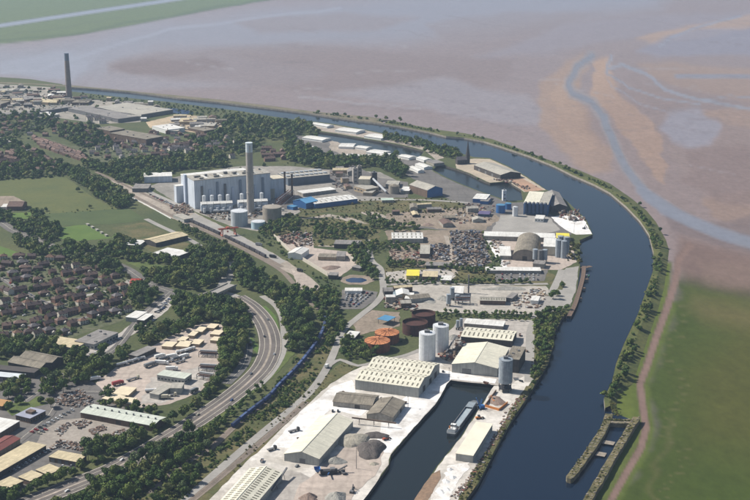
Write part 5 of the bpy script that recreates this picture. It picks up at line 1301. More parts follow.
wall_strip([(607, 420), (618, 421.5), (630, 421)], 5.0, .9, M_stone, M_stone, round_end=False)
for lb, x, y, hw, hd, a_ in (('upper decayed timber platform inside the ruined lock', 608.5, 443, 5, 3.6, 0), ('lower decayed timber platform inside the ruined lock', 601, 454.5, 4, 4, 0)):
    p = G(x, y, -2); rt = empty('lock_platform', (p.x, p.y, -3.1), math.atan2(*reversed((G(604, 428) - G(582, 461)).xy)) - math.pi / 2 + a_, lb, 'platform')
    for i in range(8): MB().box(-hw, -hd + i * hd / 4, 1.2, hw, -hd + (i + .85) * hd / 4, 1.5).build('plank', M_rubble, rt)
    for sx in (-1, 1):
        for sy in (-1, 1): MB().tube((sx * hw * .8, sy * hd * .8, -2.5), (sx * hw * .8, sy * hd * .8, 1.19), .3).build('pile', M_darkwall, rt)
    for s in (-1, 1): MB().box(-hw, s * hd * .75 - .2, .8, hw, s * hd * .75 + .2, 1.19).build('beam', M_darkwall, rt)
# jetty along the left bank
def jetty(label, pts, w, z):
    c = smooth_path([G(x, y, z) for x, y in pts], 7)
    rt = empty('jetty', (c[0].x, c[0].y, 0), 0, label, 'jetty')
    for a, b in zip(c[:-1], c[1:]):
        v = b - a; L = v.length
        o = link('deck_section', shared_box('deck_section', round(L * 4) / 4, w, .6, M_brownwall), rt, ((a.x + b.x) / 2 - c[0].x, (a.y + b.y) / 2 - c[0].y, z - .6), math.atan2(v.y, v.x))
        nrm = Vector((v.y, -v.x)).normalized() * w * .45
        for s in (-1, 1):
            q = a + nrm * s - c[0]
            MB().tube((q.x, q.y, -6), (q.x, q.y, z - .61), .35, 6).build('pile', M_darkwall, rt)
jetty('dark timber jetty along the canal quay', [(569, 316), (575, 304), (580, 288), (583, 276), (584, 266)], 5, .6)
jetty('short dark landing stage by the grey silos', [(582, 268), (591, 266)], 6, .2)
for i, (x, y) in enumerate(((574, 300), (578, 290), (581, 281))):
    p = G(x + 5, y, -3); rt = empty('mooring_dolphin', (p.x, p.y, -3), .4, ['nearest', 'middle', 'furthest'][i] + ' dark mooring dolphin off the timber jetty', 'dolphin')
    MB().box(-3, -2, 1.5, 3, 2, 2.6).build('cap', M_brownwall, rt)
    for sx in (-1, 1):
        for sy in (-1, 1): MB().tube((sx * 2.6, sy * 1.6, -2.5), (sx * 2, sy * 1.3, 1.49), .3).build('pile', M_darkwall, rt)
p = G(586, 277, -3); rt = empty('green_pontoon', (p.x, p.y, -3), 1.2, 'green pontoon moored at the landing stage', 'pontoon')
MB().box(-8, -3, -.6, 8, 3, 1).build('hull', mat('green_hull', (.05, .16, .11), rough=.6, scale=.3), rt)
MB().box(-3, -2, 1.01, 2, 2, 3).build('cabin', M_midsteel, rt)
MB().box(-7.5, -2.9, 1.01, -3.3, 2.9, 1.3).build('deck_plate', M_midsteel, rt)

# ------------------------------------------------------------------ barge, cranes, yard machines
def barge():
    A, B = G(450.5, 436.5, -3), G(475, 403, -3); v = B - A; L = v.length; W = 9.0
    rt = empty('barge', ((A.x + B.x) / 2, (A.y + B.y) / 2, -3.1), math.atan2(v.y, v.x), 'grey cargo barge with open hold moored in the near dock', 'barge')
    out = [(-L / 2, -W * .38), (-L / 2 + 3, -W / 2), (L / 2 - 6, -W / 2), (L / 2, -W * .2), (L / 2, W * .2), (L / 2 - 6, W / 2), (-L / 2 + 3, W / 2), (-L / 2, W * .38)]
    n = len(out); hz_ = 2.6
    mb = MB(); mb.add([(x * .985, y * .9, -.9) for x, y in out] + [(x, y, hz_) for x, y in out], [(i, (i + 1) % n, (i + 1) % n + n, i + n) for i in range(n)] + [tuple(range(n, 2 * n)), tuple(reversed(range(n)))])
    mb.build('hull', M_hullgrey, rt)
    x0, x1 = -L / 2 + 15, L / 2 - 8
    MB().box(x0, -W * .36, hz_ + .02, x1, W * .36, hz_ + .12).build('hold_floor', M_hold, rt)
    for s in (-1, 1): MB().box(x0, s * W * .4 - .25, hz_ + .01, x1, s * W * .4 + .25, hz_ + 1.3).build('coaming', M_midsteel, rt)
    for x in (x0 - .4, x1): MB().box(x, -W * .4, hz_ + .01, x + .4, W * .4, hz_ + 1.3).build('coaming', M_midsteel, rt)
    MB().box(x1 - 13, -W * .38, hz_ + 1.31, x1 - .2, W * .38, hz_ + 1.6).build('hatch_cover', mat('hatch_grey', (.26, .30, .33), rough=.6, scale=.3), rt)
    wh = MB().box(-L / 2 + 3, -W * .33, hz_ + .01, -L / 2 + 9, W * .33, hz_ + 3).build('deckhouse', M_whitepaint, rt)
    b = MB().box(-L / 2 + 7, -2.2, hz_ + 3.01, -L / 2 + 10.5, 2.2, hz_ + 5.6).build('wheelhouse', M_whitepaint, rt)
    MB().box(-L / 2 + 6.9, -2.3, hz_ + 4.2, -L / 2 + 10.6, 2.3, hz_ + 5.1).build('window_band', M_glass, b)
    MB().tube((-L / 2 + 5, 0, hz_ + 3), (-L / 2 + 5, 0, hz_ + 10), .15).build('mast', M_darksteel, rt)
    af = MB()
    for s in (-1, 1): af.tube((-L / 2 + 13, s * 3, hz_), (-L / 2 + 12, s * .6, hz_ + 7), .2, 5)
    af.tube((-L / 2 + 12, -.6, hz_ + 7), (-L / 2 + 12, .6, hz_ + 7), .2, 5); af.tube((-L / 2 + 12, 0, hz_ + 7), (-L / 2 + 20, 0, hz_ + 3.5), .14, 5)
    af.build('derrick', M_midsteel, rt)
    MB().cyl(-L / 2 + 4, 2, hz_ + 3.01, hz_ + 5.4, .6, 10).build('funnel', M_orange, rt)
    for i in range(4): MB().box(-L / 2 + 10.9 + i * .9, -3 + i * 1.6, hz_ + .01, -L / 2 + 11.6 + i * .9, -2 + i * 1.6, hz_ + 1).build('winch', M_rust, rt)
    for s in (-1, 1):
        rl = MB()
        for i in range(12):
            x = -L / 2 + 3 + i * 1.1; rl.tube((x, s * W * .47, hz_), (x, s * W * .47, hz_ + 1), .05, 4)
        rl.tube((-L / 2 + 3, s * W * .47, hz_ + 1), (-L / 2 + 15, s * W * .47, hz_ + 1), .06, 4); rl.build('railing', M_whitepaint, rt)
barge()
p = G(481, 409); rt = empty('harbour_crane', (p.x, p.y, 0), .5, 'blue dockside crane standing beside the moored barge', 'crane')
MB().box(-2.5, -2.5, 0, 2.5, 2.5, 1.2).build('undercarriage', M_darksteel, rt)
MB().box(-2, -1.8, 1.25, 3, 1.8, 3.6).build('machinery_house', M_craneblue, rt)
MB().box(-3.2, .2, 1.6, -2.05, 1.6, 3.6).build('cab', M_glass, rt)
bm = MB()
for s in (-.6, .6): bm.tube((-1.5, s, 3.4), (-5.5, s * .4, 12), .32); bm.tube((-1, s, 3.6), (.8, s, 10), .2)
bm.build('boom', M_craneblue, rt)
MB().tube((-5.5, 0, 12), (-5.5, 0, 4.5), .08).build('cable', M_darksteel, rt)
MB().cyl(-5.5, 0, 3, 4.5, .5, 8, r2=1).build('grab', M_darksteel, rt)
MB().tube((.8, 0, 10), (-5.5, 0, 12), .1).build('stay', M_darksteel, rt)

def excavator(label, px, py, rz, body=M_orange):
    p = G(px, py); rt = empty('excavator', (p.x, p.y, 0), rz, label, 'excavator')
    for s in (-1, 1): MB().box(-2.2, s * 1.2 - .35, 0, 2.2, s * 1.2 + .35, .95).build('track', M_darksteel, rt)
    MB().box(-2.2, -1.4, 1, 1.4, 1.4, 2.3).build('body', body, rt)
    MB().box(.2, -1.35, 2.31, 1.6, -.1, 3.4).build('cab', M_glass, rt)
    MB().tube((1.2, .4, 1.8), (4.4, .4, 5.4), .32).build('boom', body, rt)
    MB().tube((4.4, .4, 5.4), (6.6, .4, 2.0), .26).build('arm', body, rt)
    MB().box(6.0, -.3, .9, 7.1, 1.1, 2.0).build('bucket', M_darksteel, rt)
def loader(label, px, py, rz, body=M_orange):
    p = G(px, py); rt = empty('wheel_loader', (p.x, p.y, 0), rz, label, 'loader')
    MB().box(-3.2, -1.1, 1.0, 1.2, 1.1, 2.3).build('body', body, rt)
    MB().box(-1, -1, 2.31, .8, 1, 3.7).build('cab', M_glass, rt)
    for x in (-2.1, 1.4):
        for s in (-1, 1): MB().tube((x, s * .9, .85), (x, s * 1.5, .85), .85, 12).build('wheel', M_darksteel, rt)
    for s in (-.8, .8): MB().tube((1.2, s, 1.8), (3.6, s, .9), .2).build('lift_arm', body, rt)
    MB().box(3.4, -1.5, .1, 4.6, 1.5, 1.3).build('bucket', M_darksteel, rt)
excavator('dark excavator with raised arm at the foot of the quay heaps', 352, 493, 1.3, M_midsteel)
excavator('small excavator by the pier aggregate bay', 494, 402, 2.0)
excavator('excavator on the pink salt quay', 584, 229, .8, M_midsteel)
loader('wheel loader beside the dark aggregate heap', 386, 440, .6, M_cranered)
loader('orange loader at the end of the pier shed', 479, 419, .3)
loader('loader beside the lower heaps near the crusher', 343, 474, 2.2, M_midsteel)
# crusher
p = G(329, 474); rt = empty('mobile_crusher', (p.x, p.y, 0), .15, 'dark mobile crusher with blue hopper and conveyors on the gravel', 'crusher')
for s in (-1, 1): MB().box(-6, s * 2 - .5, 0, 6, s * 2 + .5, 1.2).build('track', M_darksteel, rt)
MB().box(-7, -2.2, 1.25, 7, 2.2, 3.6).build('chassis', M_darksteel, rt)
MB().add([(-12, -3, 6), (-7, -3, 6), (-7, 3, 6), (-12, 3, 6), (-10.5, -1.5, 3), (-8, -1.5, 3), (-8, 1.5, 3), (-10.5, 1.5, 3)], [(0, 1, 5, 4), (1, 2, 6, 5), (2, 3, 7, 6), (3, 0, 4, 7), (4, 5, 6, 7)]).build('hopper', M_craneblue, rt)
MB().tube((-9, 0, 1.3), (-9, 0, 3.2), .6).build('hopper_stand', M_darksteel, rt)
MB().tube((6, 0, 2), (15, 1, 6), .7).build('discharge_belt', M_midsteel, rt)
MB().tube((0, -2, 2), (-2, -10, 4.5), .6).build('side_belt', M_craneblue, rt)
MB().tube((13, .8, 0), (13, .8, 4.6), .2).build('belt_leg', M_darksteel, rt)
MB().box(1, -2, 3.61, 5, 2, 5).build('engine', M_midsteel, rt)
conveyor('thin elevated conveyor from the gabled shed to the quay', (352, 424), 6, (396, 428.5), 5, M_brownwall, 1.1)
conveyor('short dark conveyor at the end of the skylit bottom shed', (272, 494), 3, (287, 476), 7, M_midsteel, 1.2)
conveyor('dark conveyor between the white silos and the dock shed', (446, 357), 5, (456, 344), 9, M_midsteel, 1.2)
for i, (x, y, h) in enumerate(((356.4, 469, 20), (381, 408, 10), (408, 408, 11), (449, 377, 9), (574, 233, 14))):
    p = G(x, y); rt = empty('lamp_mast', (p.x, p.y, 0), i * .6, ['tall floodlight mast between the aggregate heaps', 'short lamp mast by the weathered brown shed', 'lamp mast on the white quay below the double-span shed', 'lamp mast at the dock corner', 'lamp mast on the pink salt quay'][i], 'lamp post')
    MB().cyl(0, 0, 0, h, .25, 8, r2=.12).build('pole', M_midsteel, rt)
    MB().box(-1, -.3, h, 1, .3, h + .5).build('lamp_head', M_midsteel, rt)
# gantry crane over the sidings
def gantry():
    A, B = G(219, 236.5), G(238, 234.5); v = B - A; L = v.length
    rt = empty('gantry_crane', ((A.x + B.x) / 2, (A.y + B.y) / 2, 0), math.atan2(v.y, v.x), 'red-orange gantry crane straddling the terminal sidings', 'crane')
    h = 9.5
    for s in (-1, 1):
        leg = MB()
        for y in (-5, 5): leg.tube((s * L * .36, y, 1), (s * L * .32, y * .5, h), .7)
        leg.tube((s * L * .36, -5, 1.2), (s * L * .36, 5, 1.2), .7)
        leg.build('leg', M_cranered, rt)
        for y in (-5, 5): MB().box(s * L * .36 - 1, y - 1.4, 0, s * L * .36 + 1, y + 1.4, 1).build('bogie', M_darksteel, rt)
    for y in (-2, 2): MB().box(-L * .52, y - .5, h, L * .52, y + .5, h + 1.3).build('girder', M_cranered, rt)
    MB().box(-3, -2.6, h + 1.31, 1, 2.6, h + 2.8).build('trolley', M_cranered, rt)
    MB().box(-2, -1.4, 5, 0, 1.4, 6.5).build('spreader', M_cranered, rt)
    for y in (-1, 1): MB().tube((-1, y, 6.5), (-1, y, h + .5), .12).build('cable', M_darksteel, rt)
gantry()

# heaps
def heap(label, px, py, rx_px, ry_m, h, m, seed, prof='cone', name='aggregate_heap'):
    p = G(px, py); k = ppm(px, py); rx = rx_px / k; r = random.Random(seed)
    ph = [r.uniform(0, 6.28) for _ in range(6)]
    n, rings = 40, 9; vs = []; fs = []
    for j in range(rings):
        q = j / (rings - 1)
        for i in range(n):
            a = 2 * math.pi * i / n
            w = 1 + .12 * math.sin(2 * a + ph[0]) + .08 * math.sin(3 * a + ph[1]) + .06 * math.sin(5 * a + ph[2]) + .03 * math.sin(9 * a + ph[4])
            z = h * ((1 - q) if prof == 'cone' else (1 - q * q) ** .8) * (1 + .18 * math.sin(2.3 * a + ph[3]) * q) + r.uniform(-.12, .12) * h * .3 * (0 < j < rings - 1)
            vs.append((rx * q * w * math.cos(a), ry_m * q * w * math.sin(a), max(z, 0) if j < rings - 1 else -.05))
    for j in range(rings - 1):
        for i in range(n):
            a, b = j * n + i, j * n + (i + 1) % n
            fs.append((a, a + n, b + n, b))
    me = bpy.data.meshes.new(name); me.from_pydata(vs, [], fs); me.materials.append(m); me.update()
    o = link(name, me, None, (p.x, p.y, .38)); return tag(o, label, 'heap')
heap('broad tan aggregate heap right of the gabled shed', 352, 441, 17, 15, 4.5, M_heaptan, 1, 'round')
heap('long dark aggregate heap beside the tan heap', 371, 450, 14, 19, 5, M_heapdark, 2, 'round')
heap('dark streak of aggregate above the long dark heap', 376, 436, 12, 7, 2.5, M_heapdark, 9, 'round')
heap('grey heap at the corner of the gabled shed', 335.5, 462, 10.5, 7, 4.5, M_heapgrey, 3)
heap('small low heap near the quay edge', 374, 464.5, 4.5, 3.5, 1.8, M_heaptan, 4)
heap('brown cone heap at the bottom edge', 309, 499, 10, 8, 5, M_heapbrown, 5)
heap('grey-brown cone heap at the bottom edge by the excavator', 336, 498, 12, 9, 5, M_heapgrey, 6)
for i, (x, y, r_) in enumerate(((446, 482, 4), (453, 478, 3.4), (450, 470, 3), (440, 492, 4.4), (447, 490, 3.2))):
    heap(nth(i) + ' small white salt mound on the salty pier tip', x, y, r_, r_ * 1.0, 1.5, M_heapwhite, 30 + i)
heap('brown aggregate filling the pier bay', 496, 401, 8.5, 12, 3.5, M_heapbrown, 10)
heap('grey gravel heap in the gravel yard', 425, 300, 10, 14, 3.5, M_heapgrey, 11)
heap('grey heap left of the batching plant', 443, 299, 6, 9, 4, M_heapgrey, 12)
heap('long pale green-grey heap at the top of the gravel yard', 505, 289, 20, 7, 3, M_heapgrey, 13)
heap('grey stone heap by the white silos', 453, 338, 6, 8, 3.5, M_heapgrey, 14)
heap('sandy heap in the walled yard', 331, 268, 9, 9, 3, M_heapbrown, 15)
heap('small brown heap on the waste ground', 428, 225, 5, 8, 3, M_heapbrown, 16)
# pier bay walls
p0 = G(496, 403); rt = empty('aggregate_bay', (p0.x, p0.y, 0), 0, 'walled aggregate bay with an orange front on the pier', 'bay')
for (x0, y0), (x1, y1), m in (((485, 407), (499, 411), M_orange), ((499, 411), (507.5, 404), M_orange), ((485, 407), (496, 392), M_brownwall)):
    a, b = G(x0, y0), G(x1, y1); v = b - a
    link('bay_wall', shared_box('bay_wall', v.length, .6, 2.4, m), rt, ((a.x + b.x) / 2 - p0.x, (a.y + b.y) / 2 - p0.y, 0), math.atan2(v.y, v.x))

# ------------------------------------------------------------------ trains
def along(c, s):
    for a, b in zip(c[:-1], c[1:]):
        L = (b - a).length
        if s <= L: return a + (b - a) * (s / L), math.atan2((b - a).y, (b - a).x)
        s -= L
    return None
def arc_len(c): return sum((b - a).length for a, b in zip(c[:-1], c[1:]))
def nearest_s(c, p):
    best = (1e18, 0); s = 0
    for a, b in zip(c[:-1], c[1:]):
        d = (a - Vector(p[:2])).length
        if d < best[0]: best = (d, s)
        s += (b - a).length
    return best[1]
def wagon_meshes(m, L, mtop):
    body = MB().prism_y([(-L / 2 + .5, 1.2), (L / 2 - .5, 1.2), (L / 2 - .2, 1.9), (L / 2 - .2, 3.9), (-L / 2 + .2, 3.9), (-L / 2 + .2, 1.9)], -1.45, 1.45)
    top = MB().box(-L / 2 + .6, -1.2, 3.9, L / 2 - .6, 1.2, 4.15)
    b1 = MB().box(-L / 2 + 1, -1.1, 0.25, -L / 2 + 3.4, 1.1, 1.18); b2 = MB().box(L / 2 - 3.4, -1.1, .25, L / 2 - 1, 1.1, 1.18)
    return [('body', body.mesh('body', m)), ('roof', top.mesh('roof', mtop)), ('bogie', b1.mesh('bogie', M_darksteel)), ('bogie', b2.mesh('bogie', M_darksteel))]
WL = 14.0
wm = wagon_meshes(M_trainblue, WL, mat('wagon_roof_blue', (.06, .09, .19), (.035, .055, .12), rough=.6, scale=.3, obj_rand=.5))
s0, s1 = nearest_s(train_c, G(233.5, 427.5)), nearest_s(train_c, G(324.5, 318))
n = int((s1 - s0) / (WL + 1.5))
for i in range(n):
    q = along(train_c, s0 + (i + .5) * (WL + 1.5))
    lb = 'leading dark blue wagon nearest the bottom of the train' if i == 0 else ('last blue wagon at the far end of the curving train' if i == n - 1 else nth(i) + ' dark blue freight wagon from the near end of the curving train')
    rt = empty('freight_wagon', (q[0].x, q[0].y, .55), q[1], lb, 'wagon', 'blue wagons of the curving train')
    for nm, me in wm: link(nm, me, rt)
wm = wagon_meshes(M_traindark, WL, M_traindark)
s0, s1 = nearest_s(sid_c[2], G(184, 220)), nearest_s(sid_c[2], G(276, 264))
for i in range(int((s1 - s0) / (WL + 1.2))):
    if i % 9 == 7: continue
    q = along(sid_c[2], s0 + (i + .5) * (WL + 1.2))
    if q is None: break
    rt = empty('freight_wagon', (q[0].x, q[0].y, .6), q[1], nth(i) + ' dark wagon place from the far end of the terminal siding', 'wagon', 'dark wagons on the terminal siding')
    for nm, me in wm: link(nm, me, rt)

# ------------------------------------------------------------------ houses
def house_meshes(W, D, e, r, wall, roof, nch):
    wl = MB().prism_x([(-D / 2, 0), (D / 2, 0), (D / 2, e), (0, r), (-D / 2, e)], -W / 2, W / 2)
    k = max(2, int(W / 3.4))
    for i in range(k):
        x = -W / 2 + (i + .5) * W / k
        for z in (1.0, 3.6):
            if z + 1.2 > e: continue
            for s in (-1, 1): wl.box(x - .7, s * D / 2 - .06, z, x + .7, s * D / 2 + .06, z + 1.2, 1)
    sl = (r - e) / (D / 2)
    rf = MB()
    for s in (-1, 1):
        rf.prism_x([(s * (D / 2 + .4), e - .4 * sl + .03), (0, r + .03), (0, r + .25), (s * (D / 2 + .4), e - .4 * sl + .25)], -W / 2 - .25, W / 2 + .25)
    cm = MB().box(-.5, -.5, r - .6, .5, .5, r + 1.3).mesh('chimney', M_brick)
    xs = [(i - (nch - 1) / 2) * (W / nch) for i in range(nch)]
    return [('wall', wl.mesh('wall', [wall, M_glass]), 0), ('roof', rf.mesh('roof', roof), 0)] + [('chimney', cm, x) for x in xs]
def hip_house(W, D, e, r, wall, roof, ext=False):
    wl = MB().box(-W / 2, -D / 2, 0, W / 2, D / 2, e)
    k = max(2, int(W / 3.4))
    for i in range(k):
        x = -W / 2 + (i + .5) * W / k
        for z in (1.0, 3.4):
            for s in (-1, 1): wl.box(x - .7, s * D / 2 - .06, z, x + .7, s * D / 2 + .06, z + 1.2, 1)
    o = .4; h = D / 2 * .9
    rf = MB().add([(-W / 2 - o, -D / 2 - o, e), (W / 2 + o, -D / 2 - o, e), (W / 2 + o, D / 2 + o, e), (-W / 2 - o, D / 2 + o, e), (-W / 2 + h, 0, r), (W / 2 - h, 0, r)],
                  [(0, 1, 5, 4), (1, 2, 5), (2, 3, 4, 5), (3, 0, 4), (3, 2, 1, 0)])
    cm = MB().box(-.5, -.5, r - .7, .5, .5, r + 1.2).mesh('chimney', M_brick)
    out = [('wall', wl.mesh('wall', [wall, M_glass]), 0), ('roof', rf.mesh('roof', roof), 0), ('chimney', cm, W * .12)]
    if ext:
        out.append(('extension', MB().prism_y([(-2.4, 0), (2.4, 0), (2.4, 2.5), (0, 3.8), (-2.4, 2.5)], -D / 2 - 3.5, -D / 2 - .02).mesh('extension', M_render), W * .2))
    return out
M_tile4 = mat('house_tile_orange', (.20, .115, .08), (.145, .085, .06), rough=.9, scale=.25, fine=(1.2, .2), obj_rand=.25)
HK = [house_meshes(13, 8, 5.0, 7.8, M_brick, M_tile, 1), house_meshes(16, 8, 5.0, 7.8, M_brick, M_tile, 2), house_meshes(10, 8, 4.8, 7.6, M_brick, M_tile2, 1), house_meshes(13, 8.5, 5.0, 8.0, M_render, M_tile3, 1),
      house_meshes(20, 8, 5.2, 8.0, M_brick, M_tile2, 3), house_meshes(11, 8, 4.9, 7.7, M_render, M_tile, 1), house_meshes(10, 8.5, 5.4, 8.6, M_render, M_tile3, 1),
      hip_house(13, 8.5, 5.0, 7.8, M_brick, M_tile), hip_house(14, 8, 5.0, 7.6, M_brick, M_tile2, True), hip_house(12, 9, 5.0, 7.9, M_brick, M_tile3, True), hip_house(11, 8, 4.9, 7.5, M_render, M_tile4)]
house_spots = []; house_objs = []
def house(x, y, rz, kind, label, group):
    rt = empty('house', (x, y, 0), rz, label, 'house', group); q_ = rnd.uniform(.84, 1.06); rt.scale = (q_ * rnd.uniform(.92, 1.08), q_, q_)
    for nm, me, x_ in HK[kind]: link(nm, me, rt, (x_, 0, 0))
    house_spots.append((x, y)); house_objs.append((rt, kind))
def row(px0, px1, kinds, label, group, gap=2.4, jit=.16, r=rnd):
    A, B = G(*px0), G(*px1); v = B - A; L = v.length; d = v.normalized(); rz = math.atan2(v.y, v.x)
    s = 0
    while True:
        k = r.choice(kinds); W = (13, 16, 10, 13, 20, 11, 10, 13, 14, 12, 11)[k]
        if s + W > L + 9: break
        q = A + d * (s + W / 2)
        house(q.x + r.uniform(-1, 1), q.y + r.uniform(-1.5, 1.5), rz + r.uniform(-jit, jit), k, label, group)
        s += W + gap
EST = [((2, 329), (30, 325)), ((34, 337), (56, 331)), ((68, 327), (84, 323)), ((34, 323), (60, 317)), ((64, 316), (86, 311)), ((90, 309), (106, 305)), ((110, 315), (130, 311)), ((0, 317), (26, 312)),
       ((28, 309), (46, 306)), ((52, 303), (70, 298)), ((72, 301), (84, 298)), ((94, 299), (104, 296)), ((112, 300), (128, 296)), ((2, 305), (14, 302)), ((16, 301), (28, 298)), ((38, 297), (54, 293.5)), ((56, 294), (70, 291)), ((78, 292), (98, 288)),
       ((100, 286), (116, 282)), ((8, 276), (28, 274)), ((32, 283), (48, 280)), ((48, 275), (58, 273)), ((62, 270), (80, 267)), ((2, 265), (14, 266)), ((18, 266), (32, 264)), ((38, 267), (54, 265)), ((46, 260), (66, 260)), ((0, 259), (12, 258)), ((14, 259), (40, 258)),
       ((32, 291), (40, 289)), ((0, 290), (10, 294)), ((82, 279), (106, 276)), ((-16, 322), (-2, 320)), ((0, 339), (30, 334)), ((60, 335), (74, 331)), ((-10, 297), (0, 294)), ((108, 292), (124, 288)), ((66, 284), (78, 281)), ((50, 285), (62, 282)), ((-12, 282), (-2, 281)), ((88, 318), (104, 314)), ((10, 283), (30, 279)), ((84, 284), (98, 281)), ((108, 306), (126, 302)), ((30, 330), (62, 323)), ((0, 311), (14, 308)), ((40, 313), (58, 308.5)), ((82, 272), (100, 270)), ((20, 271), (44, 270)), ((62, 276), (82, 273)), ((76, 306), (92, 302)), ((14, 309), (26, 306)), ((100, 281), (118, 277)), ((-14, 268), (0, 270)), ((-14, 334), (0, 332)), ((14, 293), (30, 290)), ((42, 289), (62, 286.5))]
for i, (a, b) in enumerate(EST):
    if i == 31: kinds, lb, g = [4], 'long pale-gabled terrace block in the middle of the housing estate', None
    else: kinds, lb, g = [0, 1, 2, 5, 7, 7, 8, 8, 9, 9, 10], 'brick house with dark tiled roof in the housing estate', 'houses of the near housing estate'
    row(a, b, kinds, lb, g)
near = [(o, k) for o, k in house_objs if o.get('group') == 'houses of the near housing estate']
bands = {}
for o, k in near:
    x, y = o.location.x, o.location.y; dep = y * CP + CAMH * SP
    px = 375 + FPX * x / dep; py = 250 - FPX * (y * SP - CAMH * CP) / dep
    bands.setdefault(int((py + .2 * px - 250) // 7), []).append((px, o, k))
for bi, key in enumerate(sorted(bands)):
    for i, (px, o, k) in enumerate(sorted(bands[key], key=lambda q: q[0])):
        look = {0: 'brick house with dark tiled roof', 1: 'wide brick house with two chimneys', 2: 'small brick house with reddish roof', 3: 'pale rendered house with slate roof', 5: 'pale rendered house with brown roof', 7: 'hip-roofed brick house', 8: 'reddish hip-roofed house with extension', 9: 'hip-roofed house with slate roof', 10: 'pale house with orange hipped roof'}[k]
        o['label'] = look + ', ' + nth(i) + ' from left, ' + nth(bi) + ' estate row down'
for j in range(4):
    y0 = 138.5 + j * 2.9
    row((33 + j * 3, y0), (82 + j * 4, y0 + 17.5), [4, 4, 1], 'terraced house with pinkish tiled roof in the distant terraces', 'distant terraced rows', gap=.6)
def left_order(objs):
    '''single out alike things by their order from the left'''
    for i, o in enumerate(sorted(objs, key=lambda o: o.location.x / (o.location.y * CP + CAMH * SP))):
        o['label'] = o['label'] + ', ' + nth(i) + ' from left'
left_order([o for o, k in house_objs if o.get('group') == 'distant terraced rows'])
r2 = random.Random(21)
def scatter_houses(poly, n, mind, kinds, label, group, rz0):
    xs = [p[0] for p in poly]; ys = [p[1] for p in poly]; done = 0; tries = 0; spots = []
    while done < n and tries < 4000:
        tries += 1
        x, y = r2.uniform(min(xs), max(xs)), r2.uniform(min(ys), max(ys))
        if not in_poly((x, y), poly): continue
        p = G(x, y)
        if any((p.x - q[0]) ** 2 + (p.y - q[1]) ** 2 < mind ** 2 for q in spots): continue
        spots.append((p.x, p.y)); done += 1
        house(p.x, p.y, rz0 + r2.choice((0, 0, math.pi / 2)) + r2.uniform(-.2, .2), r2.choice(kinds), label, group)
    left_order([o for o, k in house_objs if o.get('group') == group])
scatter_houses([(100, 141), (116, 136), (150, 140), (196, 146), (196, 160), (160, 158), (120, 160), (90, 156)], 46, 19, [3, 5, 2, 6, 4], 'pale or red roofed house scattered among trees beyond the field', 'scattered distant houses', .3)
scatter_houses([(262, 150), (284, 150), (286, 161), (264, 162)], 9, 16, [2, 4], 'red-roofed house in the cluster right of the tall stack', 'house cluster right of the stack', .2)
scatter_houses([(-4, 153), (14, 155), (15, 165), (-4, 166)], 12, 16, [4, 2], 'red-roofed house in the small distant estate at the left edge', 'small distant estate', -.5)
scatter_houses([(86, 117), (100, 115.6), (117, 119), (114, 124), (88, 123)], 9, 15, [3, 6], 'white-walled distant block below the grey works', 'white blocks below the works', .3)
scatter_houses([(150, 131), (196, 134), (230, 138), (226, 150), (196, 158), (160, 156), (150, 142)], 44, 17, [3, 5, 2, 8, 10, 4], 'house with reddish roof among trees above the power plant', 'houses above the power plant', .25)
scatter_houses([(0, 118), (40, 116), (58, 120), (90, 126), (110, 138), (90, 148), (60, 138), (20, 138), (0, 136)], 44, 19, [2, 4, 8, 10, 3], 'small house half hidden in the trees below the grey works', 'houses below the grey works', .1)
scatter_houses([(14, 142), (40, 152), (60, 164), (50, 172), (10, 170)], 20, 20, [2, 4, 8], 'house in the trees above the dry field', 'houses above the dry field', -.4)
def scatter_sheds(poly, n, mind, label, group, seed):
    r = random.Random(seed); xs = [p[0] for p in poly]; ys = [p[1] for p in poly]; spots = []; tries = 0; made = []
    while len(spots) < n and tries < 5000:
        tries += 1
        x, y = r.uniform(min(xs), max(xs)), r.uniform(min(ys), max(ys))
        if not in_poly((x, y), poly): continue
        p = G(x, y)
        if any((p.x - q[0]) ** 2 + (p.y - q[1]) ** 2 < mind ** 2 for q in spots): continue
        spots.append((p.x, p.y))
        w, d, h = r.uniform(9, 30), r.uniform(7, 16), r.uniform(3.5, 8)
        rt = empty('small_works_shed', (p.x, p.y, 0), r.choice((.1, .1, .25, 1.67)) + r.uniform(-.1, .1), label, 'shed', group); made.append(rt)
        rf = r.choice((M_whiteroof, M_greyroof, M_paleroof, M_asb, M_tanroof, M_tile2, M_greyroof))
        wl_ = r.choice((M_brownwall, M_greywall, M_tanwall, M_block, M_darkwall))
        MB().prism_x([(-d / 2, 0), (d / 2, 0), (d / 2, h), (0, h + d * .16), (-d / 2, h)], -w / 2, w / 2).build('wall', wl_, rt)
        for s in (-1, 1): roof_slope(rt, 'roof', -w / 2 - .3, w / 2 + .3, s * (d / 2 + .3), h - .05, 0, h + d * .16 + .05, rf)
    left_order(made)
scatter_sheds([(-10, 87), (50, 88), (72, 97), (92, 104), (70, 103), (40, 108), (-10, 110)], 46, 26, 'small shed in the crowded works left of the lone chimney', 'sheds of the crowded works', 3)
scatter_sheds([(76, 97), (150, 104), (160, 110), (150, 122), (120, 122), (140, 112), (110, 101)], 16, 24, 'small shed near the far canal right of the lone chimney', 'sheds right of the lone chimney', 4)
scatter_sheds([(150, 118), (190, 116), (224, 122), (220, 130), (170, 130)], 14, 20, 'small shed round the sandy yard', 'sheds round the sandy yard', 5)
scatter_sheds([(330, 172), (352, 168), (352, 192), (336, 186)], 6, 20, 'small shed between the cooling plant and sandy works', 'sheds by the sandy works', 6)
scatter_sheds([(400, 204), (470, 208), (490, 222), (440, 228), (392, 222)], 9, 26, 'small shed on the dirt plot left of the blue plant', 'sheds on the dirt plot', 7)
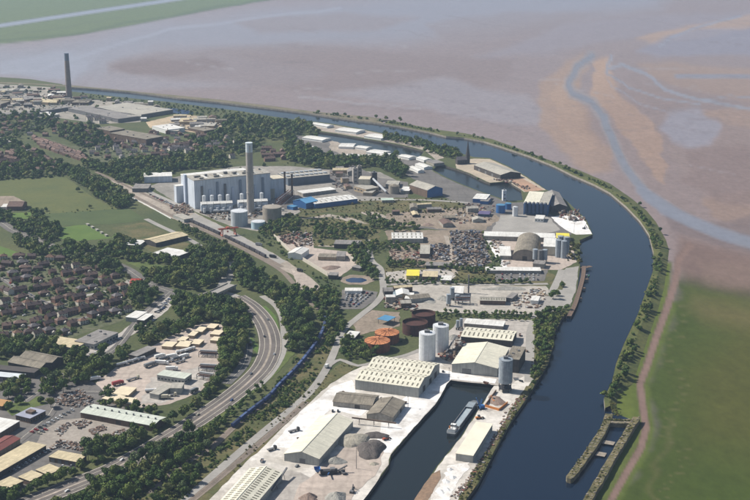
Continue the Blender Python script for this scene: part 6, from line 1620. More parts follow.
scatter_sheds([(388, 290), (404, 290), (420, 300), (404, 308), (386, 304)], 6, 16, 'small hut west of the gravel yard', 'huts west of the gravel yard', 8)
for x, y, lb in ((232, 158, 'lone white house among trees left of the stack top'), (236, 144, 'lone pale house among trees above the stack top')):
    p = G(x, y); house(p.x, p.y, .5, 6, lb, None)

# ------------------------------------------------------------------ vehicles
def car_mesh(m):
    mb = MB().prism_y([(-2.1, .3), (2.1, .3), (2.1, .85), (1.2, .95), (-2.1, .98)], -.87, .87)
    mb.prism_y([(-1.9, .99), (1.1, .97), (.45, 1.45), (-1.5, 1.45)], -.78, .78, 1)
    mb.box(-1.45, -.72, 1.451, .42, .72, 1.5)
    for x in (-1.35, 1.35):
        for s in (-1, 1): mb.tube((x, s * .72, .32), (x, s * .9, .32), .32, 8, 2)
    return mb.mesh('car', [m, M_glass, M_darksteel])
CM = [car_mesh(m) for m in CARS]
CW = [0, 0, 0, 1, 1, 1, 2, 2, 3, 4, 5, 5, 6]
r3 = random.Random(5)
NCAR = [0]
def car(x, y, z, rz, label, group):
    o = link('car', CM[r3.choice(CW)], None, (x, y, z), rz); NCAR[0] += 1
    return tag(o, label, 'car', group)
def car_row(px0, px1, label, group, gap=2.9, rot=math.pi / 2, z=.42, skip=.15):
    A, B = G(*px0), G(*px1); v = B - A; n = int(v.length / gap); rz = math.atan2(v.y, v.x)
    for i in range(n):
        if r3.random() < skip: continue
        q = A + v * ((i + .5) / n)
        car(q.x, q.y, z, rz + rot + r3.uniform(-.06, .06) + r3.choice((0, math.pi)), label, group)
L1, G1 = 'parked car in the rows of the grey car park by the salt yard', 'cars in the grey car park'
for y in (272.6, 275, 277.6, 280): car_row((500, y), (540, y + .4), L1, G1, gap=5.2)
L1, G1 = 'car packed into the crowded vehicle yard by the dock road', 'cars in the crowded vehicle yard'
for i in range(8): car_row((346 - i * .7, 292.6 + i * 2), (374 - i * 2.2, 294.2 + i * 1.8), L1, G1, gap=5.2, skip=.12, rot=1.2)
L1, G1 = 'car in the depot yard beside the two white-roofed units', 'cars in the depot yard'
for i in range(4): car_row((152 + i * 3, 318 - i * 4.4), (166 + i * 1.5, 307 - i * 2.6), L1, G1, gap=5.0)
L1, G1 = 'car parked outside the long tan-roofed terrace', 'cars outside the tan terrace'
car_row((8, 474), (50, 450), L1, G1, gap=4.4); car_row((10, 468.5), (44, 452), L1, G1, gap=4.0)
L1, G1 = 'car parked along the yard road above the long factory', 'cars along the yard road'
car_row((30, 434), (74, 410), L1, G1, gap=5); car_row((38, 435), (50, 428), L1, G1, gap=4)
car_row((52, 402), (84, 398), L1, G1, gap=6)
L1, G1 = 'car parked in front of the lower tan-roofed units', 'cars before the lower tan units'
car_row((50, 468), (84, 466), L1, G1, gap=5.5); car_row((42, 484), (56, 478), L1, G1, gap=6)
L1, G1 = 'car parked beside the mottled grey flat works', 'cars beside the flat works'
car_row((104, 347), (122, 338), L1, G1, gap=3.2); car_row((88, 356), (108, 350), L1, G1, gap=5)
L1, G1 = 'car parked in the yard of the white-roofed warehouse', 'cars in the warehouse yard'
for i in range(3): car_row((176 + i * 5, 258 - i), (196 + i * 3, 252 - i), L1, G1, gap=5.5)
L1, G1 = 'car parked on a street of the housing estate', 'cars in the housing estate'
for a, b in (((6, 334), (80, 319)), ((88, 296), (118, 289)), ((2, 279), (40, 301)), ((10, 319), (84, 303)), ((60, 306), (110, 301))): car_row(a, b, L1, G1, gap=10, rot=0, skip=.3)
L1, G1 = 'car parked by the power plant sidings', 'cars by the power plant'
car_row((150, 195), (168, 204), L1, G1, gap=4.5); car_row((160, 199), (176, 207), L1, G1, gap=5)

def lorry_parts(L, kind, m):
    cab = MB().prism_y([(L / 2 - 2.2, .6), (L / 2, .6), (L / 2, 2.1), (L / 2 - .4, 3.2), (L / 2 - 2.2, 3.3)], -1.2, 1.2)
    if kind == 'tank':
        tr = MB().tube((-L / 2, 0, 2.4), (L / 2 - 2.8, 0, 2.4), 1.25, 12)
    elif kind == 'flat':
        tr = MB().box(-L / 2, -1.25, 1.1, L / 2 - 2.6, 1.25, 1.7)
    else:
        tr = MB().box(-L / 2, -1.27, 1.1, L / 2 - 2.6, 1.27, 3.9)
    ch = MB().box(-L / 2 + .3, -.9, .7, L / 2 - 1, .9, 1.09)
    wh = MB()
    for x in (-L / 2 + 1.5, -L / 2 + 2.9, L / 2 - 1.6, L / 2 - 4.2):
        for s in (-1, 1): wh.tube((x, s * .8, .5), (x, s * 1.22, .5), .5, 8)
    return [('cab', cab.mesh('cab', m)), ('trailer', tr.mesh('trailer', m if kind != 'flat' else M_midsteel)), ('chassis', ch.mesh('chassis', M_darksteel)), ('running_gear', wh.mesh('running_gear', M_darksteel))]
LK = {}
def lorry(label, px, py, rz, kind='box', m=None, L=14, group=None):
    m = m or M_whitepaint
    k = (kind, m.name, L)
    if k not in LK: LK[k] = lorry_parts(L, kind, m)
    p = G(px, py); rt = empty('lorry', (p.x, p.y, .42), rz, label, 'lorry', group)
    for nm, me in LK[k]: link(nm, me, rt)
A0 = math.atan2((G(142, 360) - G(118, 366)).y, (G(142, 360) - G(118, 366)).x)
for i in range(4): lorry(nth(i) + ' from left, tanker lorry parked along the fence left of the lorry yard', 122 + i * 6, 366 - i * 1.8, A0 + r3.uniform(-.1, .1), 'tank', CARS[1], 12, 'tankers along the fence')
for i in range(3): lorry(nth(i) + ' from left, white tanker trailer parked behind the cream stores', 182 + i * 4, 353 - i * .9, A0 + .1 * i, 'tank', None, 14, 'white tankers behind the cream stores')
for i in range(7): lorry(nth(i) + ' from left, lorry in the parked row in the middle of the lorry yard', 160 + i * 4.0, 358 + (i % 3) * 2.4, A0 + r3.uniform(-.15, .15), ('box', 'tank', 'flat')[i % 3], (M_whitepaint, CARS[5], CARS[1])[i % 3], 12, 'lorries in the middle row')
lorry('dark trailer lorry crossing the middle of the lorry yard', 150, 366.5, A0 + .2, 'box', CARS[5]); lorry('white trailer beside the dark trailer in the yard', 162, 364.5, -.2, 'box', None)
lorry('white box lorry by the trees left of the yard', 95.5, 380.5, .5, 'box', None, 11); lorry('dark red trailer below the yard fence', 118, 385, A0, 'box', CARS[3], 12)
lorry('tan trailer lorry right of the dark red trailer', 133, 380, A0 + .1, 'flat', CARS[6], 14); lorry('white tanker lorry near the diagonal shed', 151, 392.5, .2, 'tank', None, 11)
lorry('dark lorry at the right side of the lorry yard', 194, 392.5, 1.0, 'box', CARS[5], 11); lorry('pale lorry near the square grey shed', 166, 399, .1, 'box', CARS[6], 9)
lorry('orange-cabbed lorry below the diagonal shed', 172, 396.5, .3, 'flat', CARS[6], 9); lorry('white lorry by the depot building', 172, 370.5, .1, 'box', None, 12)
lorry('white lorry parked on the terminal apron', 259, 246, -.5, 'box', CARS[5], 10); lorry('dark lorry driving down the terminal apron', 273, 258, -.5, 'box', CARS[2], 10); lorry('dark tractor at the end of the terminal apron', 300, 272, -.5, 'box', CARS[2], 8)
lorry('dark lorry beside the gabled dock shed', 294, 432, .6, 'flat', CARS[2], 11); lorry('dark tipper by the dock siding', 272, 450.5, .7, 'flat', CARS[2], 9)
lorry('grey lorry on the salt strip by the white silos', 412, 376, .6, 'box', CARS[1], 9); lorry('white van on the dock road by the tank compound', 327, 368, 1.2, 'box', None, 6)
lorry('van driving on the slip road beside the woods', 251, 346, 1.3, 'box', CARS[2], 6); lorry('white van on the canal-side road', 552, 294, 1.0, 'box', None, 6)
def crate(name, label, px, py, rz, sx, sy, sz, m, cat, group=None):
    p = G(px, py); o = link(name, shared_box(name, sx, sy, sz, m), None, (p.x, p.y, .38), rz); return tag(o, label, cat, group)
Q = [(300, 440, M_rust), (306, 436, M_bluewall), (262, 462, M_tankgrey), (344, 394, M_rust), (398, 412, M_midsteel), (404, 404, M_brownwall), (424, 386, M_bluewall), (430, 372, M_midsteel), (486, 384, M_rust), (516, 380, M_tankgrey), (470, 330, M_midsteel), (520, 336, M_rust), (526, 352, M_brownwall), (468, 446, M_brownwall), (322, 422, M_tankgrey)]
for i, (x, y, m) in enumerate(Q):
    p = G(x, y); rt = empty('skip', (p.x, p.y, .38), i * .7, 'open steel skip standing on the pale dockside', 'skip', 'skips on the dockside')
    MB().add([(-2, -.9, 0), (2, -.9, 0), (2, .9, 0), (-2, .9, 0), (-2.8, -1.1, 1.7), (2.8, -1.1, 1.7), (2.8, 1.1, 1.7), (-2.8, 1.1, 1.7)], [(0, 3, 2, 1), (0, 1, 5, 4), (1, 2, 6, 5), (2, 3, 7, 6), (3, 0, 4, 7)]).build('bin', m, rt)
    MB().box(-2.2, -.95, .9, 2.2, .95, 1.2).build('load', M_scrapA, rt)
L1, G1 = 'car or van parked on the pale dockside apron', 'vehicles on the dockside apron'
for a, b_ in (((330, 412), (346, 412)), ((440, 372), (452, 373)), ((516, 384), (526, 380)), ((294, 466), (306, 470)), ((470, 344), (476, 346)), ((380, 398), (388, 396))): car_row(a, b_, L1, G1, gap=4.5, skip=.3)
# cars on the dual carriageway
for i, s in enumerate((40, 95, 150, 205, 262, 330, 372, 420, 480, 545, 600)):
    if s > arc_len(c_dual) - 10: continue
    q = along(c_dual, s); dirv = Vector((math.cos(q[1]), math.sin(q[1]))); nv = Vector((-dirv.y, dirv.x)) * (5.5 if i % 2 else -5.5)
    car(q[0].x + nv.x, q[0].y + nv.y, .36, q[1], 'car driving on the dual carriageway', 'cars on the dual carriageway')

# scrap: crushed cars and mixed piles nobody could count, with some wrecks as individuals
def sm(n, c): return mat('scrap_' + n, c, rough=.8, scale=.6)
_g, _l, _d, _t, _r, _b, _w, _br, _bl = sm('grey', (.28, .27, .26)), sm('lightgrey', (.46, .45, .43)), sm('dark', (.06, .055, .055)), sm('tan', (.36, .29, .21)), sm('red', (.26, .09, .07)), sm('blue', (.12, .15, .22)), sm('white', (.66, .64, .60)), sm('brown', (.19, .13, .10)), sm('palebrown', (.30, .23, .18))
SCRAP = {'cars': [_g, _g, _d, _br, _g, _b, _l, _d, _br], 'mix': [_g, _br, _d, _t, _r, _pb_ if False else _bl, _l, _br, _bl], 'low': [_g, _br, _d, _bl, _g, _d, _l, _br, _br], 'pale': [_t, _l, _w, _t, _bl, _g, _w, _br, _l]}
def scrap_field(label, poly, n, hmax, seed, pal='mix', size=1.0):
    r = random.Random(seed); mb = MB(); xs = [p[0] for p in poly]; ys = [p[1] for p in poly]
    k = 0
    while k < n:
        x, y = r.uniform(min(xs), max(xs)), r.uniform(min(ys), max(ys))
        if not in_poly((x, y), poly): continue
        p = G(x, y); k += 1
        a = r.uniform(0, 3.14); sx, sy, sz = r.uniform(.8, 2.4) * size, r.uniform(.6, 1.3) * size, r.uniform(.5, 1.3) * size; z = .2 + r.uniform(0, hmax) ** 1.3 * r.random()
        ca, sa = math.cos(a), math.sin(a)
        vs = [(p.x + (ux * sx) * ca - (uy * sy) * sa, p.y + (ux * sx) * sa + (uy * sy) * ca, z * .2 + (z + sz if t else 0) + r.uniform(-.1, .1)) for t in (0, 1) for uy in (-1, 1) for ux in (-1, 1)]
        mb.add(vs, [(0, 2, 3, 1), (4, 5, 7, 6), (0, 1, 5, 4), (2, 6, 7, 3), (0, 4, 6, 2), (1, 3, 7, 5)], r.choice((0, 1, 2, 3, 4, 5, 6, 7, 7, 7, 8, 8)))
    o = mb.build('scrap_pile', SCRAP[pal])
    tag(o, label, 'scrap', kind='stuff')
scrap_field('sprawling heap of crushed cars and scrap in the big scrapyard', [(450, 232), (482, 232), (490, 262), (480, 268), (454, 266)], 620, 2.5, 1, 'cars')
scrap_field('smaller heap of mixed scrap beside the grey-roofed store', [(430, 245), (449, 245), (450, 261), (430, 261)], 170, 2, 2, 'cars')
scrap_field('piles of rusty scrap at the top of the walled yard', [(277, 237), (311, 233), (312, 246), (296, 247), (282, 242)], 200, 3, 3)
scrap_field('scattered scrap and timber on the dirt plot', [(390, 252), (420, 252), (422, 264), (392, 262)], 90, 1.5, 4)
scrap_field('scattered debris left of the blue tanks', [(466, 204), (496, 206), (490, 222), (470, 226), (450, 222)], 110, 2, 5)
for i, (pl, w_) in enumerate((([(55, 431), (66, 423), (72, 425), (60, 437)], 'nearest the office'), ([(72, 423), (84, 419.5), (92, 423), (80, 430)], 'against the long factory'), ([(88, 431), (103, 425.5), (108, 429), (94, 436)], 'in the middle of the yard'), ([(106, 436), (124, 429), (131, 432), (113, 440)], 'by the trees'))):
    scrap_field('low row of stacked goods before the long factory, ' + w_, pl, 70, .8, 60 + i, 'low', .62)
scrap_field('jumble of skips and timber left of the lorry yard fence', [(54, 398), (80, 390), (94, 398), (92, 406), (70, 408), (56, 404)], 170, 1.2, 7, 'low', .75)
scrap_field('heap of timber and rubble behind the small tan unit', [(50, 450), (60, 440), (84, 446), (84, 452), (62, 448)], 120, 1.2, 8, 'low', .75)
scrap_field('construction clutter at the corner of the power plant', [(170, 206), (186, 204), (196, 212), (184, 217), (172, 211)], 120, 2.5, 9)
scrap_field('small plant and pipework clutter round the gas-cleaning units', [(198, 212), (232, 208), (278, 204), (284, 212), (262, 216), (232, 222), (212, 219)], 260, 3, 10, 'pale')
scrap_field('yard clutter round the upper docks', [(330, 172), (352, 170), (350, 192), (332, 188)], 80, 1.5, 11, 'cars')
scrap_field('clutter and stone blocks at the right end of the gravel yard', [(510, 296), (546, 288), (548, 300), (536, 310), (512, 308)], 110, 1.5, 12, 'pale')
scrap_field('stacked timber and skips west of the gravel yard', [(386, 296), (404, 300), (420, 306), (412, 312), (384, 308)], 90, 1.5, 13)
scrap_field('machinery clutter at the foot of the white silos', [(436, 356), (452, 350), (462, 332), (468, 336), (458, 356), (450, 362)], 90, 3, 14)
scrap_field('dark machinery and coal on the salt quay', [(556, 212), (580, 212), (586, 220), (574, 222), (560, 218)], 110, 3, 15)
scrap_field('clutter in the upper left works', [(0, 92), (60, 94), (90, 104), (60, 112), (0, 110)], 320, 3, 16, 'pale')
scrap_field('clutter in the sandy yard', [(176, 118), (222, 122), (214, 132), (180, 128)], 120, 2.5, 17, 'pale')
scrap_field('clutter along the dock wharf edge', [(492, 180), (508, 178), (520, 186), (540, 186), (526, 190), (512, 184)], 60, 1.5, 18, 'mix')
scrap_field('rubble and debris along the pier edge', [(506, 412), (522, 392), (526, 398), (510, 420), (498, 440), (470, 486), (456, 500), (450, 498), (468, 478), (490, 444)], 260, .5, 19, 'mix', .55)
scrap_field('lumber and stores in the white yard', [(488, 240), (500, 240), (512, 262), (504, 266)], 60, 1.2, 20, 'pale')

# ------------------------------------------------------------------ trees, shrubs
def crown_arrays(seed, nleaf, lobes, flat=.8, leaf=.16, core_seg=8):
    """unit crown (radius about 1, base at z=0): uneven dark core lobes plus leaf-clump faces; returns verts, tris, leaf brightness"""
    r = np.random.RandomState(seed)
    V = []; F = []; B = []; k = 0
    L = [(np.array([0, 0, .95 * flat]), .62)]
    for i in range(lobes):
        a = 2 * np.pi * (i + r.rand() * .7) / lobes; q = r.uniform(.35, .6)
        L.append((np.array([q * np.cos(a), q * np.sin(a), r.uniform(.45, 1.25) * flat]), r.uniform(.32, .5)))
    for c, rad in L:
        nu, nv = core_seg, 5
        for j in range(nv):
            th = np.pi * (j + .35) / (nv - .3)
            for i in range(nu):
                ph = 2 * np.pi * i / nu; rr = rad * .86 * r.uniform(.8, 1.12)
                V.append(c + rr * np.array([np.sin(th) * np.cos(ph), np.sin(th) * np.sin(ph), np.cos(th) * .9])); B.append(r.uniform(.25, .6))
        for j in range(nv - 1):
            for i in range(nu):
                a, b = k + j * nu + i, k + j * nu + (i + 1) % nu
                F += [(a, a + nu, b), (b, a + nu, b + nu)]
        for i in range(1, nu - 1): F.append((k, k + i, k + i + 1))
        k += nu * nv
    w = np.array([l[1] ** 2 for l in L]); w /= w.sum()
    for i in range(nleaf):
        c, rad = L[r.choice(len(L), p=w)]
        d = r.normal(size=3); d[2] = abs(d[2]) * .9 + (-.35 if r.rand() < .35 else .05); d /= np.linalg.norm(d)
        p = c + d * rad * r.uniform(.88, 1.14)
        n = d + r.normal(size=3) * .55; n /= np.linalg.norm(n)
        u = np.cross(n, r.normal(size=3)); u /= np.linalg.norm(u); v = np.cross(n, u)
        s = leaf * r.uniform(.6, 1.35); e = r.uniform(.1, 1)
        V += [p + u * s, p - u * s * .5 + v * s * .8, p - u * s * .45 - v * s * .85 + n * s * .3]; B += [e] * 3
        F.append((k, k + 1, k + 2)); k += 3
    return np.array(V), np.array(F), np.array(B)
CROWN_HI = [crown_arrays(s, 330, 5, flat=f, leaf=.15) for s, f in ((1, .8), (2, .95), (3, .7), (4, 1.1))]
CROWN_LO = [crown_arrays(s, 90, 4, flat=f, leaf=.22, core_seg=6) for s, f in ((11, .75), (12, .9), (13, 1.0))]
BUSH = [crown_arrays(s, 70, 3, flat=.55, leaf=.24, core_seg=6) for s in (21, 22, 23)]

def crown_mesh(name, arr, m):
    V, F, B = arr
    me = bpy.data.meshes.new(name); me.from_pydata(V.tolist(), [], F.tolist())
    a = me.attributes.new('leaf', 'FLOAT', 'POINT'); a.data.foreach_set('value', B.astype(np.float32))
    me.materials.append(m); me.update(); return me
CM_HI = [crown_mesh('crown', a, M_leaf) for a in CROWN_HI]
tk = MB().cyl(0, 0, -.2, 1, .055, 7, r2=.03)
for a in (0.3, 2.2, 4.1): tk.tube((0, 0, .62), (.28 * math.cos(a), .28 * math.sin(a), 1.05), .022, 5)
TRUNK = tk.mesh('trunk', M_bark)

def joined(name, label, cat, items, m, group=None):
    """items: (arrays, x, y, z, radius, height factor, rotation, tint) -> one stuff mesh"""
    VV = []; FF = []; BB = []; TT = []; k = 0
    for (V, F, B), x, y, z, rad, hf, rz, tint in items:
        c, s = math.cos(rz), math.sin(rz)
        q = np.empty_like(V)
        q[:, 0] = (V[:, 0] * c - V[:, 1] * s) * rad + x; q[:, 1] = (V[:, 0] * s + V[:, 1] * c) * rad + y; q[:, 2] = V[:, 2] * rad * hf + z
        VV.append(q); FF.append(F + k); BB.append(B); TT.append(np.full(len(V), tint)); k += len(V)
    V = np.concatenate(VV).astype(np.float32); F = np.concatenate(FF).astype(np.int32)
    me = bpy.data.meshes.new(name)
    me.vertices.add(len(V)); me.vertices.foreach_set('co', V.ravel())
    me.loops.add(len(F) * 3); me.loops.foreach_set('vertex_index', F.ravel())
    me.polygons.add(len(F)); me.polygons.foreach_set('loop_start', np.arange(0, len(F) * 3, 3, dtype=np.int32)); me.polygons.foreach_set('loop_total', np.full(len(F), 3, np.int32))
    me.update(calc_edges=True)
    a = me.attributes.new('leaf', 'FLOAT', 'POINT'); a.data.foreach_set('value', np.concatenate(BB).astype(np.float32))
    a = me.attributes.new('tint', 'FLOAT', 'POINT'); a.data.foreach_set('value', np.concatenate(TT).astype(np.float32))
    me.materials.append(m)
    o = link(name, me); tag(o, label, cat, group, 'stuff'); return o, len(F)

r4 = random.Random(11)
def clump(x, y):
    return math.sin(x * .043 + 1.3) * math.cos(y * .037) + .7 * math.sin(x * .11 + y * .083) + .5 * math.cos(x * .21 - y * .17)

def poisson(poly, mind, n_try=None):
    xs = [p[0] for p in poly]; ys = [p[1] for p in poly]
    W = [G(x, y) for x, y in poly]; wx = [p.x for p in W]; wy = [p.y for p in W]
    wp = [(p.x, p.y) for p in W]
    x0, x1, y0, y1 = min(wx), max(wx), min(wy), max(wy)
    grid = {}; out = []
    n_try = n_try or int(6 * (x1 - x0) * (y1 - y0) / mind ** 2)
    n_try = min(n_try, 60000)
    C = np.stack([np.array([r4.uniform(x0, x1) for _ in range(n_try)]), np.array([r4.uniform(y0, y1) for _ in range(n_try)])], 1)
    C = C[inside(C, wp)]
    for x, y in C.tolist():
        gi, gj = int(x // mind), int(y // mind)
        if any((x - q[0]) ** 2 + (y - q[1]) ** 2 < mind * mind for a in (-1, 0, 1) for b in (-1, 0, 1) for q in grid.get((gi + a, gj + b), ())): continue
        grid.setdefault((gi, gj), []).append((x, y)); out.append((x, y))
    return out

